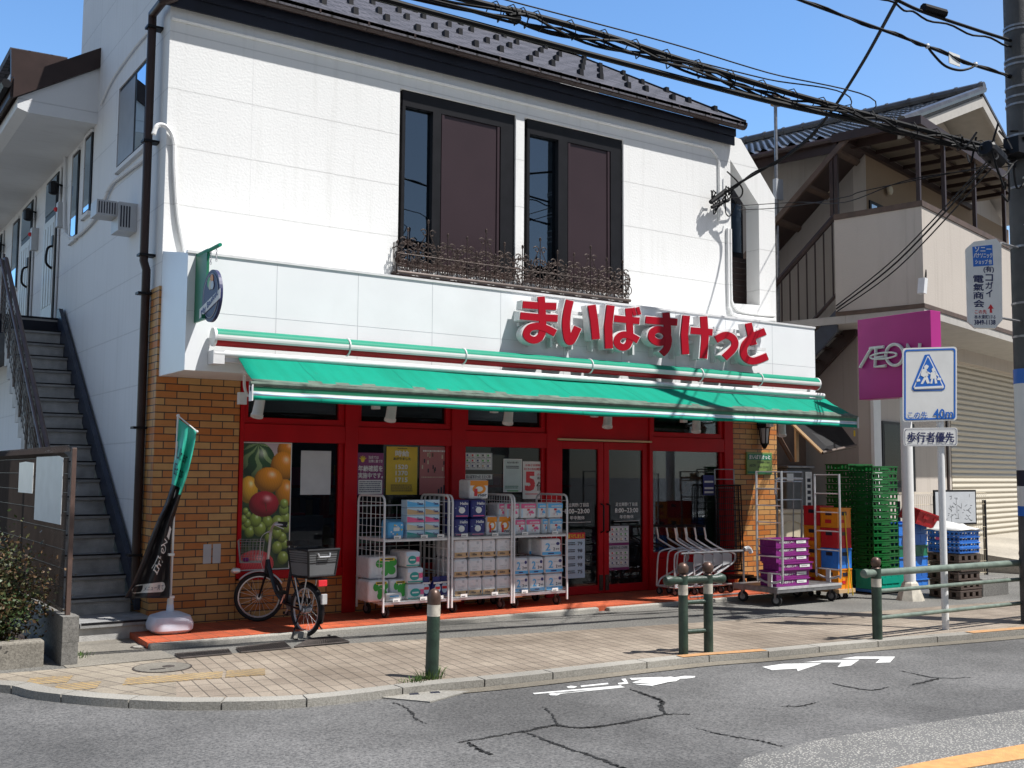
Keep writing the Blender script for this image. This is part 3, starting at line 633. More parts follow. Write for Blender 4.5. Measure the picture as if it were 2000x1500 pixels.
# side wall: window, gallery doors, vent hood, cable
def sidewin(y0, y1, z0, z1, split, name='side_window'):
    m = MB(); x = XL
    m.box((x - .05, y0 - .03, z0 - .05), (x - .001, y1 + .03, z0), 'siding_side'); m.box((x - .02, y0, z0), (x - .0015, y1, z1), 'dark_metal')
    f = m.build(name, shop)
    m = MB()
    for a, b, k in split: m.box((x - .027, y0 + (y1 - y0) * a, z0 + .04), (x - .021, y0 + (y1 - y0) * b, z1 - .05), k)
    m.build('pane', f)
    m = MB(); m.box((x - .035, y1, z0 - .05), (x - .0012, y1 + .07, z1 + .03), 'siding_side'); m.box((x - .035, y0, z1), (x - .0012, y1, z1 + .04), 'siding_side'); m.build('frame', f)
sidewin(11.75, 12.92, 5.17, 6.15, ((.40, .98, 'grey_plastic'), (.03, .33, 'film_glass')))
sidewin(14.30, 14.66, 4.95, 6.0, ((.1, .9, 'film_glass'),)); sidewin(15.05, 15.4, 4.75, 5.95, ((.1, .9, 'film_glass'),)); sidewin(19.6, 20.1, 4.7, 5.9, ((.1, .9, 'film_glass'),))
def gdoor(y0, y1):
    m = MB(); x = XL - .01
    m.box((x - .02, y0 - .06, 3.71), (x - .0, y1 + .06, 5.98), 'siding_side'); m.box((x - .035, y0, 3.72), (x - .021, y1, 5.93), 'dark_metal')
    d = m.build('gallery_door', shop)
    m = MB(); m.box((x - .05, y0 + .05, 3.74), (x - .036, y1 - .02, 5.30), 'door_white')
    for k in range(4): m.box((x - .056, y0 + .12 + k * .19, 4.0), (x - .0505, y0 + .25 + k * .19, 5.2), 'door_white')
    m.build('door_leaf', d, bevel=.003)
    m = MB(); m.tube(smoothline([V(x - .05, y0 + .12, 4.85), V(x - .12, y0 + .11, 4.80), V(x - .13, y0 + .12, 4.6), V(x - .05, y0 + .12, 4.52)], 4), .018, 'dark_metal', 6); m.box((x - .065, y0 + .07, 4.84), (x - .051, y0 + .17, 5.0), 'dark_metal'); m.build('handle', d)
    m = MB(); m.box((x - .05, y0 + .05, 5.40), (x - .036, y1 - .05, 5.88), 'film_glass'); m.build('transom_pane', d)
    m = MB(); m.box((XL - .10, y0 - .35, 5.05), (XL - .001, y0 - .22, 5.4), 'light_grey'); m.ball((XL - .11, y0 - .28, 5.3), .035, 'hot_red', 8); m.build('door_meter', d)
    m = MB(); m.lathe([(.03, 0), (.07, .02), (.075, .16), (.03, .2)], (XL - .12, y0 - .1, 5.55), 'dark_metal', 8); m.tube([V(XL - .001, y0 - .1, 5.7), V(XL - .12, y0 - .1, 5.72)], .015, 'dark_metal', 5); m.build('porch_lamp', d)
gdoor(16.25, 17.1); gdoor(18.2, 19.1); gdoor(21.2, 22.1)
m = MB()
pp = [SX(197, 205, XL - .02), SX(220, 155, XL - .02), SX(262, 95, XL - .02), SX(292, 60, XL - .02)]
m.tube(smoothline(pp, 5), .014, 'siding_side', 6)
pp = [SX(128, 260, XL - .03), SX(127, 330, XL - .03), SX(126, 440, XL - .03), SX(133, 460, XL - .03), SX(150, 462, XL - .03), SX(190, 420, XL - .03), SX(215, 365, XL - .03), SX(235, 345, XL - .03), SX(285, 308, XL - .03)]
m.tube(smoothline(pp, 5), .022, 'siding_side', 6); m.build('wall_cable', shop, smooth=True)
m = MB(); c = SX(262, 430, XL); m.box((XL - .20, c.y - .12, c.z - .16), (XL - .001, c.y + .2, c.z + .16), 'light_grey'); m.box((XL - .42, c.y - .06, c.z), (XL - .202, c.y + .22, c.z + .17), 'light_grey')
for k in range(7): m.box((XL - .40 + k * .028, c.y - .064, c.z + .02), (XL - .388 + k * .028, c.y - .061, c.z + .15), 'ink')
for k in range(4): m.box((XL - .18 + k * .03, c.y - .124, c.z - .12), (XL - .165 + k * .03, c.y - .121, c.z + .12), 'ink')
m.build('vent_hood', shop, bevel=.006)
# gallery roof, landing
m = MB(); gy0 = 14.14
m.prism([V(2.14, gy0, 6.09), V(2.14, gy0, 6.22), V(XL, gy0, 6.80), V(XL, gy0, 6.06), V(2.27, gy0, 6.05)], (0, 14, 0), 'siding_side')
gr = m.build('gallery_roof', shop)
m = MB(); m.prism([V(2.08, gy0 - .05, 6.19), V(2.08, gy0 - .05, 6.45), V(XL - .002, gy0 - .05, 7.06), V(XL - .002, gy0 - .05, 6.80)], (0, .045, 0), 'brown_metal'); m.prism([V(2.05, gy0, 6.20), V(2.05, gy0, 6.44), V(XL - .002, gy0, 7.05), V(XL - .002, gy0, 6.81)], (0, 14, 0), 'brown_metal'); m.tube([V(2.0, gy0 - .03, 6.36), V(2.0, 28, 6.36)], .06, 'dark_metal', 6); m.build('bargeboard', gr)
m = MB(); p = [F(u, v, 17.0) for u, v in ((22, 150), (22, 94), (130, 113), (150, 150))]; m.prism(p, (0, .08, 0), 'brown_metal'); p = [F(u, v, 17.05) for u, v in ((28, 168), (28, 130), (140, 150), (140, 168))]; m.prism(p, (0, 1.6, 0), 'siding_side'); m.prism([F(u, v, 17.1) for u, v in ((20, 104), (20, 92), (132, 112), (132, 122))], (0, 2.2, .0), 'roof_shingle'); m.build('rear_roof', shop)
m = MB(); m.box((2.25, 15.66, 3.45), (XL, 28, 3.71), 'dark_blue_board'); m.build('gallery_floor', shop)
# shopfront: red frame, glass, doors
zs, zt, zt2 = .49, 1.93, 2.12
XA = (3.957, 5.17, 5.33, 6.56, 6.755, 7.96, 8.14, 8.79, 9.68, 9.74, 11.1, 11.273)
ya, yb = 10.965, 11.09
m = MB()
for a, b in ((5.17, 5.33), (6.56, 6.755), (7.96, 8.14), (9.68, 9.74), (11.1, 11.273)): m.box((a, ya, .06), (b, yb, 2.62), 'red_frame')
m.box((3.957, ya, zs), (4.0, yb, 2.62), 'red_frame')
for a, b in ((4.0, 5.17), (5.33, 6.56), (6.755, 7.96), (9.74, 11.1)):
    m.box((a, ya + .004, zt), (b, yb, zt2), 'red_frame'); m.box((a, ya + .012, zs - .02), (b, yb, zs + .07), 'red_frame')
    m.box((a + .002, ya + .03, zt2 + .002), (b - .002, yb, zt2 + .07), 'red_frame'); m.box((b - .07, ya + .03, zt2 + .07), (b - .002, yb, 2.6), 'red_frame'); m.box((a + .002, ya + .03, zt2 + .07), (a + .05, yb, 2.6), 'red_frame')
    m.box((b - .06, ya + .035, zs + .07), (b - .002, yb, zt), 'red_frame')
m.box((8.14, ya + .02, 2.05), (9.68, yb, 2.62), 'red_frame'); m.box((9.74, ya + .01, .06), (11.1, yb, zs - .022), 'red_frame'); m.box((6.7, ya - .03, 2.0), (6.71, ya, 2.01), 'red_frame')
m.box((8.12, ya - .03, 2.035), (9.70, ya + .019, 2.06), 'tan')
sf = m.build('shopfront_frame', shop, bevel=.006)
for a, b, z0, z1 in ((4.0, 5.112, zs + .07, zt), (5.33, 6.5, zs + .07, zt), (6.755, 7.9, zs + .07, zt), (9.74, 11.04, zs + .07, zt), (4.05, 5.1, 2.19, 2.6), (5.38, 6.49, 2.19, 2.6), (6.805, 7.89, 2.19, 2.6), (9.79, 11.03, 2.19, 2.6)):
    m = MB(); m.box((a, 11.03, z0), (b, 11.038, z1), 'shop_glass'); m.build('pane', sf)
def shopdoor(x0, x1, hs):
    m = MB(); y0, y1 = 11.0, 11.055
    m.box((x0, y0, .065), (x0 + .085, y1, 2.03), 'red_frame'); m.box((x1 - .085, y0, .065), (x1, y1, 2.03), 'red_frame'); m.box((x0 + .085, y0, .065), (x1 - .085, y1, .17), 'red_frame'); m.box((x0 + .085, y0, 1.93), (x1 - .085, y1, 2.03), 'red_frame')
    d = m.build('glass_door', shop, bevel=.004)
    m = MB(); m.box((x0 + .085, 11.024, .17), (x1 - .085, 11.032, 1.93), 'shop_glass'); m.build('pane', d)
    m = MB(); x = x1 - .045 if hs > 0 else x0 + .045; m.tube([V(x, 10.998, .85), V(x, 10.94, .87), V(x, 10.94, 1.2), V(x, 10.998, 1.22)], .012, 'dark_metal', 6); m.build('handle', d); m = MB(); m.box((x - .03, 10.99, .1), (x + .03, 10.999, .3), 'iron_bronze'); m.build('lock_plate', d)
    c = (x0 + x1) / 2 + (-.04 if hs > 0 else .02); m = MB()
    m.text('足立興野1丁目店', (c, 11.018, 1.21), (1, 0, 0), (0, 0, 1), .05, 'paper', .01, .38); m.text('8:00~23:00', (c, 11.018, 1.13), (1, 0, 0), (0, 0, 1), .058, 'paper', .02, .40); m.text('年中無休', (c, 11.018, 1.045), (1, 0, 0), (0, 0, 1), .05, 'paper', .01, .24)
    m.box((c - .22, 11.017, .985), (c + .22, 11.019, .99), 'paper'); m.build('door_lettering', d)
shopdoor(8.145, 8.905, 1); shopdoor(8.915, 9.675, -1)
# dark sales room behind the glass
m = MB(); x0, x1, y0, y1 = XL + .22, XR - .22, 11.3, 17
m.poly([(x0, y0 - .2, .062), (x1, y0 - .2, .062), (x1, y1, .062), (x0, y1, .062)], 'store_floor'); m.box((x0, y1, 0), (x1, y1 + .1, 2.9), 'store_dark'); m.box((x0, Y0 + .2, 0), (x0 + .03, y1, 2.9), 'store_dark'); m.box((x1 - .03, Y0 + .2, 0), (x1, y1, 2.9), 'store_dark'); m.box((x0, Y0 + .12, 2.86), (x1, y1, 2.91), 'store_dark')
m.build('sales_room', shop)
m = MB()
for (x, y) in ((4.6, 13.2), (6.5, 14.2), (8.6, 13.2), (10.2, 14.6)): m.box((x - .6, y, 2.72), (x + .6, y + .05, 2.75), 'lamp_tube')
m.build('ceiling_tube_lamp', shop)
# lamps and plates fixed to the right brick pier
pl = thing('wall_lantern', 'black carriage lantern on the brick pier by the alley', 'lamp', F(1493, 850, 10.9)); c = F(1493, 850, 10.88)
m = MB(); m.lathe([(.02, -.15), (.05, -.12), (.075, .1), (.02, .11)], c, 'light_grey', 6)
for j in range(6):
    a = j * math.pi / 3; m.tube([c + V(.052 * math.cos(a), .052 * math.sin(a), -.13), c + V(.078 * math.cos(a), .078 * math.sin(a), .1)], .008, 'dark_metal', 4)
m.lathe([(.02, -.2), (.055, -.14), (.055, -.12)], c, 'dark_metal', 6); m.build('lamp_glass', pl)
m = MB(); m.lathe([(.10, .1), (.09, .13), (.02, .2), (.01, .24)], c, 'dark_metal', 8); m.tube(smoothline([c + V(0, 0, .22), c + V(0, .02, .27), c + V(0, .1, .25)], 4), .014, 'dark_metal', 6); m.box((c.x - .05, 10.95, c.z + .1), (c.x + .05, 10.977, c.z + .32), 'dark_metal'); m.build('bracket', pl)
pq = thing('store_plaque', 'small green store name plaque on the sunlit brick pier by the alley', 'plaque', F(1482, 905, 10.97)); a, b = F(1457, 883, 10.965), F(1507, 927, 10.965)
m = MB(); m.box((a.x, 10.95, b.z), (b.x, 10.977, a.z), 'plaque_green'); m.build('plate', pq, bevel=.004)
cx, cz, ww, hh = (a.x + b.x) / 2, (a.z + b.z) / 2, b.x - a.x, a.z - b.z
m = MB(); m.box((a.x + .02, 10.946, cz + hh * .16), (b.x - .02, 10.949, cz + hh * .42), 'dark_green'); m.box((a.x + .02, 10.946, cz - hh * .45), (b.x - .02, 10.949, cz - hh * .36), 'dark_green')
m.text('まいばすけっと', (cx, 10.944, cz + hh * .29), (1, 0, 0), (0, 0, 1), .06, 'paper', .03, ww * .82); m.text('足立興野1丁目店', (cx + ww * .15, 10.946, cz + .02), (1, 0, 0), (0, 0, 1), .03, 'ink', .01, ww * .5); m.text('AEON', (cx - ww * .28, 10.946, cz - .03), (1, 0, 0), (0, 0, 1), .04, 'ink', 0, ww * .25); m.text('8:00~23:00', (cx + ww * .12, 10.946, cz - .05), (1, 0, 0), (0, 0, 1), .03, 'ink', 0, ww * .4)
m.build('plaque_lettering', pq)
# ------------------------------------------------------------------ shop sign with its red letters
YS = 10.13
sg = thing('shop_sign', 'long white fascia sign board with large red Japanese letters above the awning', 'shop sign', (XL, YS, 2.57))
m = MB(); m.prism([V(XL, YS, 2.57), V(XL, YS, 3.70), V(XL, 10.99, 3.86), V(XL, 10.99, 2.57)], (12.07 - XL, 0, 0), 'sign_white')
for x in [XL + .9 * k for k in range(1, 10)]: m.box((x, YS - .0015, 2.58), (x + .004, YS + .01, 3.69), 'light_grey')
m.box((XL, YS - .0012, 3.14), (12.07, YS + .01, 3.143), 'light_grey'); m.box((XL - .01, YS - .012, 3.70), (12.08, YS + .03, 3.725), 'white_metal')
m.build('sign_board', sg)
LTR = {'ま': [([(62, 285), (160, 292), (258, 296)], 38), ([(48, 350), (150, 360), (266, 366)], 38), ([(170, 238), (176, 330), (178, 420), (168, 468), (138, 492), (102, 486), (82, 458), (100, 424), (142, 412), (195, 424), (252, 452)], 38)],
       'い': [([(338, 260), (322, 330), (315, 400), (322, 470), (336, 500), (355, 480), (384, 418)], 42), ([(466, 288), (480, 380), (490, 488)], 42)],
       'ば': [([(577, 290), (562, 410), (566, 542)], 42), ([(598, 366), (670, 374), (746, 380)], 36), ([(682, 306), (688, 400), (690, 478), (678, 520), (650, 536), (618, 518), (616, 486), (646, 462), (690, 468), (738, 494)], 36), ([(708, 304), (720, 348)], 17), ([(734, 300), (746, 344)], 17)],
       'す': [([(782, 374), (870, 382), (966, 388)], 38), ([(902, 332), (908, 400), (910, 460), (892, 500), (852, 506), (818, 482), (822, 446), (858, 430), (896, 446), (914, 488), (904, 542), (876, 574)], 36)],
       'け': [([(1020, 350), (1008, 460), (1014, 576)], 38), ([(1046, 436), (1110, 442), (1174, 448)], 36), ([(1122, 354), (1130, 480), (1120, 600)], 40)],
       'っ': [([(1194, 490), (1250, 464), (1296, 486), (1300, 535), (1242, 596)], 38)],
       'と': [([(1384, 394), (1398, 460), (1414, 522)], 36), ([(1482, 442), (1410, 474), (1360, 528), (1362, 590), (1412, 616), (1494, 588)], 38)]}
YL = 9.93
def ribbon(pts, wd):
    p = smoothline([V(x, y, 0) for x, y in pts], 7) if len(pts) > 3 else [V(x, y, 0) for x, y in pts]
    L_, R2 = [], []
    for i, q in enumerate(p):
        t = (p[min(i + 1, len(p) - 1)] - p[max(i - 1, 0)]).normalized(); nn = V(-t.y, t.x, 0) * wd / 2
        L_.append(q + nn); R2.append(q - nn)
    return L_, R2
zoff = 0
for ch, strokes in LTR.items():
    red, rim = MB(), MB()
    for pts, wd in strokes:
        zoff = (zoff + 1) % 7
        for mb, grow, y0, y1, key in ((red, 0, YL - .004 - zoff * .0011, YL + .03, 'sign_red'), (rim, 12, YL + .002 + zoff * .0011, YL + .11 + zoff * .001, 'white_metal')):
            if grow:
                a, b = V(*pts[0], 0), V(*pts[1], 0); c, d = V(*pts[-2], 0), V(*pts[-1], 0)
                pts2 = [tuple((a + (a - b).normalized() * 4)[:2])] + pts[1:-1] + [tuple((d + (d - c).normalized() * 4)[:2])]
            else: pts2 = pts
            A, B = ribbon(pts2, wd + grow + 3)
            P = [[F(1000 + q.x / 3, 500 + q.y / 3, YL) for q in side] for side in (A, B)]
            n = len(P[0]); vs = [V(q.x, y - .004 * i_ / n, q.z) for y in (y0, y1) for side in P for i_, q in enumerate(side)]
            fs = []
            for i in range(n - 1):
                fs += [(i, i + 1, n + i + 1, n + i), (2 * n + i, 3 * n + i, 3 * n + i + 1, 2 * n + i + 1), (i, 2 * n + i, 2 * n + i + 1, i + 1), (n + i, n + i + 1, 3 * n + i + 1, 3 * n + i)]
            fs += [(0, n, 3 * n, 2 * n), (n - 1, 3 * n - 1, 4 * n - 1, 2 * n - 1)]
            mb.add(vs, fs, key)
    lo = rim.build('letter', sg); props(red.build('letter_face', lo), 'red letter face')
m = MB()
for v0, v1 in ((605, 668), (640, 700)): 
    a, b = F(1012, v0 - 6, YS - .06), F(1495, v1 - 6, YS - .06); m.box((a.x, YS - .07, a.z - .02), (b.x, YS - .03, a.z + .02), 'white_metal')
for u in range(1030, 1500, 40):
    c = F(u, 640, YS - .04); m.box((c.x, YS - .09, 3.08), (c.x + .03, YS - .001, 3.55), 'white_metal')
m.build('letter_rail', sg)
# ------------------------------------------------------------------ awning
aw = thing('awning', 'long green fabric shop awning with grimy front edge below the white sign board', 'awning', (3.5, 10.05, 2.7))
p0, p1, q0, q1 = F(462, 692, 10.05), F(1612, 780, 10.05), F(494, 745, 9.4), F(1670, 812, 9.4)
NX, NY = 60, 12; m = MB(); vs, fs, ks = [], [], []
for j in range(NY + 1):
    for i in range(NX + 1):
        a = p0.lerp(p1, i / NX); b = q0.lerp(q1, i / NX); c = a.lerp(b, j / NY); c.z -= .012 * math.sin(math.pi * j / NY) + .004 * math.sin(i * .7 + j); vs.append(c)
for j in range(NY):
    m.add(vs, [], 'awning_green') if j == 0 else None
for j in range(NY):
    for i in range(NX):
        k = j * (NX + 1) + i; m.f.append((k, k + 1, k + NX + 2, k + NX + 1)); m.m.append(m.mi('awning_dirty' if j >= NY - 2 and (j == NY - 1 or random.random() < .5) else 'awning_green'))
cv = m.build('canopy', aw, smooth=True); so_ = cv.modifiers.new('thickness', 'SOLIDIFY'); so_.thickness = .004
m = MB()
z0 = q0.z; m.tube([q0 + V(-.03, -.01, -.02), q1 + V(.03, -.01, -.02)], .022, 'awning_dirty', 8); m.box((q0.x - .02, 9.385, q1.z - .078), (q1.x + .02, 9.42, q1.z - .035), 'dark_green'); m.box((q0.x - .022, 9.382, q1.z - .098), (q1.x + .022, 9.422, q1.z - .0785), 'white_metal'); m.build('front_bar', aw)  # dark green band paints in the shadow below the cloth edge
m = MB(); n = 90; vs = []
for i in range(n + 1):
    x = q0.x + (q1.x - q0.x) * i / n; zt_ = q1.z - .09; vs += [V(x, 9.375 + .006 * math.sin(i * .9), zt_), V(x, 9.372 + .012 * math.sin(i * .9 + .6), zt_ - .03), V(x, 9.37 + .014 * math.sin(i * .9 + .6), zt_ - .07 + .006 * math.sin(i * .4))]
m.add(vs, [(3 * i, 3 * i + 3, 3 * i + 4, 3 * i + 1) for i in range(n)], 'pale_blue'); m.add(vs, [(3 * i + 1, 3 * i + 4, 3 * i + 5, 3 * i + 2) for i in range(n)], 'awning_green'); vl = m.build('valance', aw, smooth=True); s2 = vl.modifiers.new('thickness', 'SOLIDIFY'); s2.thickness = .003
m = MB(); cx0, cx1 = F(423, 650, 9.98).x, F(1598, 755, 9.98).x; cz = (F(423, 651, 9.98).z + F(1598, 754, 9.98).z) / 2; r = .085
ang = [math.pi * (-.5 + k / 14) for k in range(15)]
pr = [V(0, 10.03 - r * 1.1 * math.cos(a), cz + r * math.sin(a)) for a in ang]
for i in range(14):
    key = 'stripe_red' if i < 5 else ('card_white' if i < 8 else 'stripe_green')
    m.poly([pr[i] + V(cx0, 0, 0), pr[i] + V(cx1, 0, 0), pr[i + 1] + V(cx1, 0, 0), pr[i + 1] + V(cx0, 0, 0)], key)
for x in (cx0, cx1): m.poly([p + V(x, 0, 0) for p in pr], 'white_metal')
m.build('roller_cover', aw)
for u in (683, 910, 1157, 1372, 1488):
    m = MB(); x = F(u, 700, 9.95).x; m.tube([V(x, p.y - (.006 if 0 < i < 14 else 0), p.z) for i, p in enumerate(pr)], .010, 'white_metal', 6); m.build('cover_clip', aw, smooth=True)
for x in (cx0 - .012, cx1 + .012): m = MB(); m.lathe([(r * 1.08, -.012), (r * 1.08, .012)], (x, 10.03, cz), 'white_metal', 16, (1, 0, 0)); m.build('end_cap', aw, smooth=True)
m = MB(); m.tube([V(cx0 - .02, 9.99, cz - .16), V(cx1 + .12, 9.99, cz - .16)], .034, 'white_metal', 10); m.box((cx0 + .1, 10.0, cz - .235), (cx1 + .1, 10.125, cz - .20), 'white_metal'); m.box((cx0 - .03, 9.96, cz - .26), (cx0 + .08, 10.125, cz - .13), 'white_metal'); m.build('awning_housing', aw, smooth=True)
for x0, x1 in ((3.66, 3.60), (8.0, 8.05), (11.95, 11.9)):
    m = MB(); m.tube([V(x0, 10.1, 2.60), V(x0 + .25, 9.8, 2.45), V(x1 + .02, 9.42, q0.z - .05)], .02, 'white_metal', 6); m.build('folding_arm', aw)
m = MB()
for x in (q0.x - .02, q1.x + .015): m.box((x, 9.36, q1.z - .17), (x + .012, 9.44, q1.z - .02), 'white_metal')
m.tube([q1 + V(-.02, 0, -.2), q1 + V(-.02, 0, -.28)], .012, 'yellow', 5); m.build('end_plate', aw)
# spotlights
lab = ['white spotlight under the awning above the fruit poster', 'white spotlight under the awning above the yellow wage poster', 'white spotlight above the orange tissue pack and grid flyer', 'white spotlight under the awning above the glass doors', 'white spotlight above the window behind the carts', 'white spotlight beside the black lantern']
sp0 = None
for (u, v), l in zip(((505, 796), (764, 805), (993, 812), (1187, 820), (1360, 830), (1527, 838)), lab):
    c = F(u, v, 10.25); c.z = max(c.z, 2.24)
    if sp0 is None:
        sp0 = thing('spotlight', l, 'spotlight', c, 0, 'white spotlights under the awning')
        m = MB(); m.lathe([(.03, .10), (.052, .08), (.056, -.07), (.064, -.075), (.064, -.10), (.052, -.10), (.05, -.06)], (.0, 0, 0), 'white_metal', 14, (.25, .2, 1)); m.build('lamp_head', sp0, local=True, smooth=True)
        m = MB(); m.tube(smoothline([V(.02, .02, .09), V(-.02, .03, .13), V(-.09, .06, .12), V(-.12, .08, .2), V(-.12, .1, 2.57 - c.z)], 4), .016, 'white_metal', 6); m.box((-.18, .06, .03), (-.10, .12, .15), 'white_metal'); m.build('lamp_arm', sp0, local=True, smooth=True)
    else: dup(sp0, c, None, l)
# hanging round sign on its green bracket
hx = F(383, 560, YS).x
hs = thing('hanging_sign', 'oval navy hanging sign with white ribbon on a green bracket', 'sign', (hx, 9.9, 3.3))
a, b = F(383, 497, YS), F(383, 631, YS)
y_e = SX(405, 560, hx).y
m = MB(); m.box((hx - .012, y_e, b.z), (hx + .012, YS - .002, a.z), 'dark_green'); m.box((hx - .05, y_e - .012, b.z), (hx + .05, y_e - .001, b.z + .04), 'dark_green')
y_t = SX(430, 490, hx).y
m.tube([V(hx, YS - .05, a.z - .02), V(hx, y_t, a.z - .02)], .018, 'stripe_green', 8); m.tube([V(hx, YS - .1, a.z - .25), V(hx, y_e - .05, a.z - .05)], .01, 'stripe_green', 6); m.build('bracket', hs, smooth=False)
yc, y_r = SX(415, 578, hx).y, abs(SX(398, 578, hx).y - SX(432, 578, hx).y) / 2; zc = SX(415, 578, hx).z; zr = SX(415, 528, hx).z - zc
m = MB(); el = [V(hx - .015, yc + y_r * math.cos(t), zc + zr * math.sin(t)) for t in [2 * math.pi * k / 40 for k in range(40)]]
m.prism(el, (.03, 0, 0), 'navy_ink')
m.prism([V(hx - .019, yc + y_r * .86 * math.cos(t), zc + zr * .86 * math.sin(t)) for t in [2 * math.pi * k / 40 for k in range(40)]], (.002, 0, 0), 'navy_ink')
m.tube([V(hx - .018, yc + y_r * .84 * math.cos(t), zc + zr * .84 * math.sin(t)) for t in [2 * math.pi * k / 40 for k in range(40)]], .004, 'light_grey', 4, closed=True)
for k, (dy, dz, rr, key) in enumerate(((.04, .13, .05, 'green_print'), (-.03, .15, .045, 'orange'), (.0, .10, .045, 'cream'), (-.06, .09, .04, 'light_grey'))): m.lathe([(rr, -.002), (rr, .002)], (hx - .021 - k * .0012, yc + dy, zc + dz), key, 14, (1, 0, 0))
m.prism([V(hx - .026, yc + y_r * 1.15, zc - .09), V(hx - .026, yc - y_r * 1.15, zc + .03), V(hx - .026, yc - y_r * 1.15, zc - .06), V(hx - .026, yc + y_r * 1.15, zc - .18)], (.003, 0, 0), 'paper')
m.text('My Basket', (hx - .0285, yc, zc - .075), V(0, -1, .32), V(0, .32, 1), .07, 'navy', .03, y_r * 1.9); m.build('board', hs)
m = MB()
for yy in (yc + .08, yc - .08):
    for k in range(6): m.tube([V(hx + .008 * math.cos(t) * (k % 2), yy + .008 * math.cos(t) * ((k + 1) % 2), a.z - .04 - k * .022 + .013 * math.sin(t)) for t in [2 * math.pi * j / 8 for j in range(8)]], .003, 'silver', 4, closed=True)
m.build('chain', hs)
# ------------------------------------------------------------------ outside staircase
st = thing('outside_staircase', 'grey outside staircase climbing beside the white side wall', 'staircase', (2.68, 10.7, 0))
m = MB(); sx0, sx1 = 2.36, 3.0
steps = [(10.69, .17, XL - .02)] + [(11.37 + .2525 * k, .335 + .1975 * k, sx1) for k in range(18)]
prevz = 0
for i, (y, z, x1) in enumerate(steps):
    yn = steps[i + 1][0] if i + 1 < len(steps) else 15.7
    m.box((sx0, y + .02, max(0, prevz - .3)), (x1, yn + .03, z - .04), 'stair_riser'); prevz = z
m.build('riser', st)
m = MB()
for i, (y, z, x1) in enumerate(steps):
    yn = steps[i + 1][0] if i + 1 < len(steps) else 15.7
    m.box((sx0, y - .012, z - .04), (x1 + .002, yn + .018, z), 'stair_tread'); m.box((sx0 + .01, y - .014, z - .012), (x1, y + .03, z + .004), 'dark_metal')
m.build('tread', st)
m = MB(); m.prism([V(sx1 + .003, 11.25, .20), V(sx1 + .003, 11.25, .42), V(sx1 + .003, 15.62, 3.84), V(sx1 + .003, 15.75, 3.84), V(sx1 + .003, 15.75, 3.55)], (.055, 0, 0), 'stringer_navy'); m.build('stringer', st)
m = MB(); hx0 = sx0 - .05
pts = [V(hx0, 11.5, 1.25), V(hx0, 15.6, 4.45), V(hx0, 28, 4.6)]
m.tube(pts, .028, 'fence_brown', 8); m.tube([p + V(-.06, 0, -.02) for p in pts], .02, 'fence_brown', 8)
for k in range(9):
    y = 11.5 + k * .51; z = 1.25 + k * .40; m.tube([V(hx0, y, z - 1.0 if k else .3), V(hx0, y, z)], .018, 'fence_brown', 6)
for k in range(7):
    y = 15.8 + k * 1.2; m.tube([V(hx0, y, 3.6), V(hx0, y, 4.55)], .018, 'fence_brown', 6)
m.build('handrail', st)
m = MB()
for k in range(46):
    y = 11.45 + k * .092; z = 1.22 + (y - 11.5) * .78; m.tube([V(hx0 - .03, y, z - .8), V(hx0 - .03, y, z)], .004, 'mesh_dark', 3)
for k in range(9): m.tube([V(hx0 - .03, 11.45, .42 + k * .095), V(hx0 - .03, 15.6, 3.66 + k * .095)], .004, 'mesh_dark', 3)
m.build('mesh_panel', st)
# ------------------------------------------------------------------ posters on the glass
YG = 11.024
def poster(name, label, u0, v0, u1, v1, key, extra=None, y=YG, frame=None, group=None, cat='poster'):
    a, b = F(u0, v0, y), F(u1, v1, y)
    t = thing(name, label, cat, ((a.x + b.x) / 2, y, b.z), 0, group)
    if not extra and not frame:
        bpy.data.objects.remove(t); m = MB(); m.box((a.x, y - .003, b.z), (b.x, y, a.z), key); return props(m.build(name), label, cat, group)
    m = MB(); m.box((a.x, y - .003, b.z), (b.x, y, a.z), frame or key)
    if frame: m.box((a.x + .012, y - .0045, b.z + .012), (b.x - .012, y - .0032, a.z - .012), key)
    m.build('sheet', t)
    if extra:
        m = MB(); extra(m, a.x, b.x, b.z, a.z, y - .0055); m.build('print', t)
    return t
def tx(m, s, x0, x1, z0, z1, y, fx0, fx1, fz0, fz1, k, bold=.0):
    w, h = x1 - x0, z1 - z0
    m.text(s, (x0 + w * (fx0 + fx1) / 2, y, z0 + h * (fz0 + fz1) / 2), (1, 0, 0), (0, 0, 1), h * (fz1 - fz0), k, bold, w * (fx1 - fx0))
def rc(m, x0, x1, z0, z1, y, fx0, fx1, fz0, fz1, k):
    w, h = x1 - x0, z1 - z0; m.box((x0 + w * fx0, y - .0006, z0 + h * fz0), (x0 + w * fx1, y + .0006, z0 + h * fz1), k)
def lines(m, x0, x1, z0, z1, y, fx0, fx1, fz0, fz1, n, k, rnd=random.Random(3)):
    for i in range(n):
        f = fz1 - (fz1 - fz0) * (i + .5) / n; t = (fz1 - fz0) / n * .28
        x = fx0
        while x < fx1 - .02:
            l = rnd.uniform(.015, .05); rc(m, x0, x1, z0, z1, y, x, min(x + l, fx1), f - t, f + t, k); x += l + .014
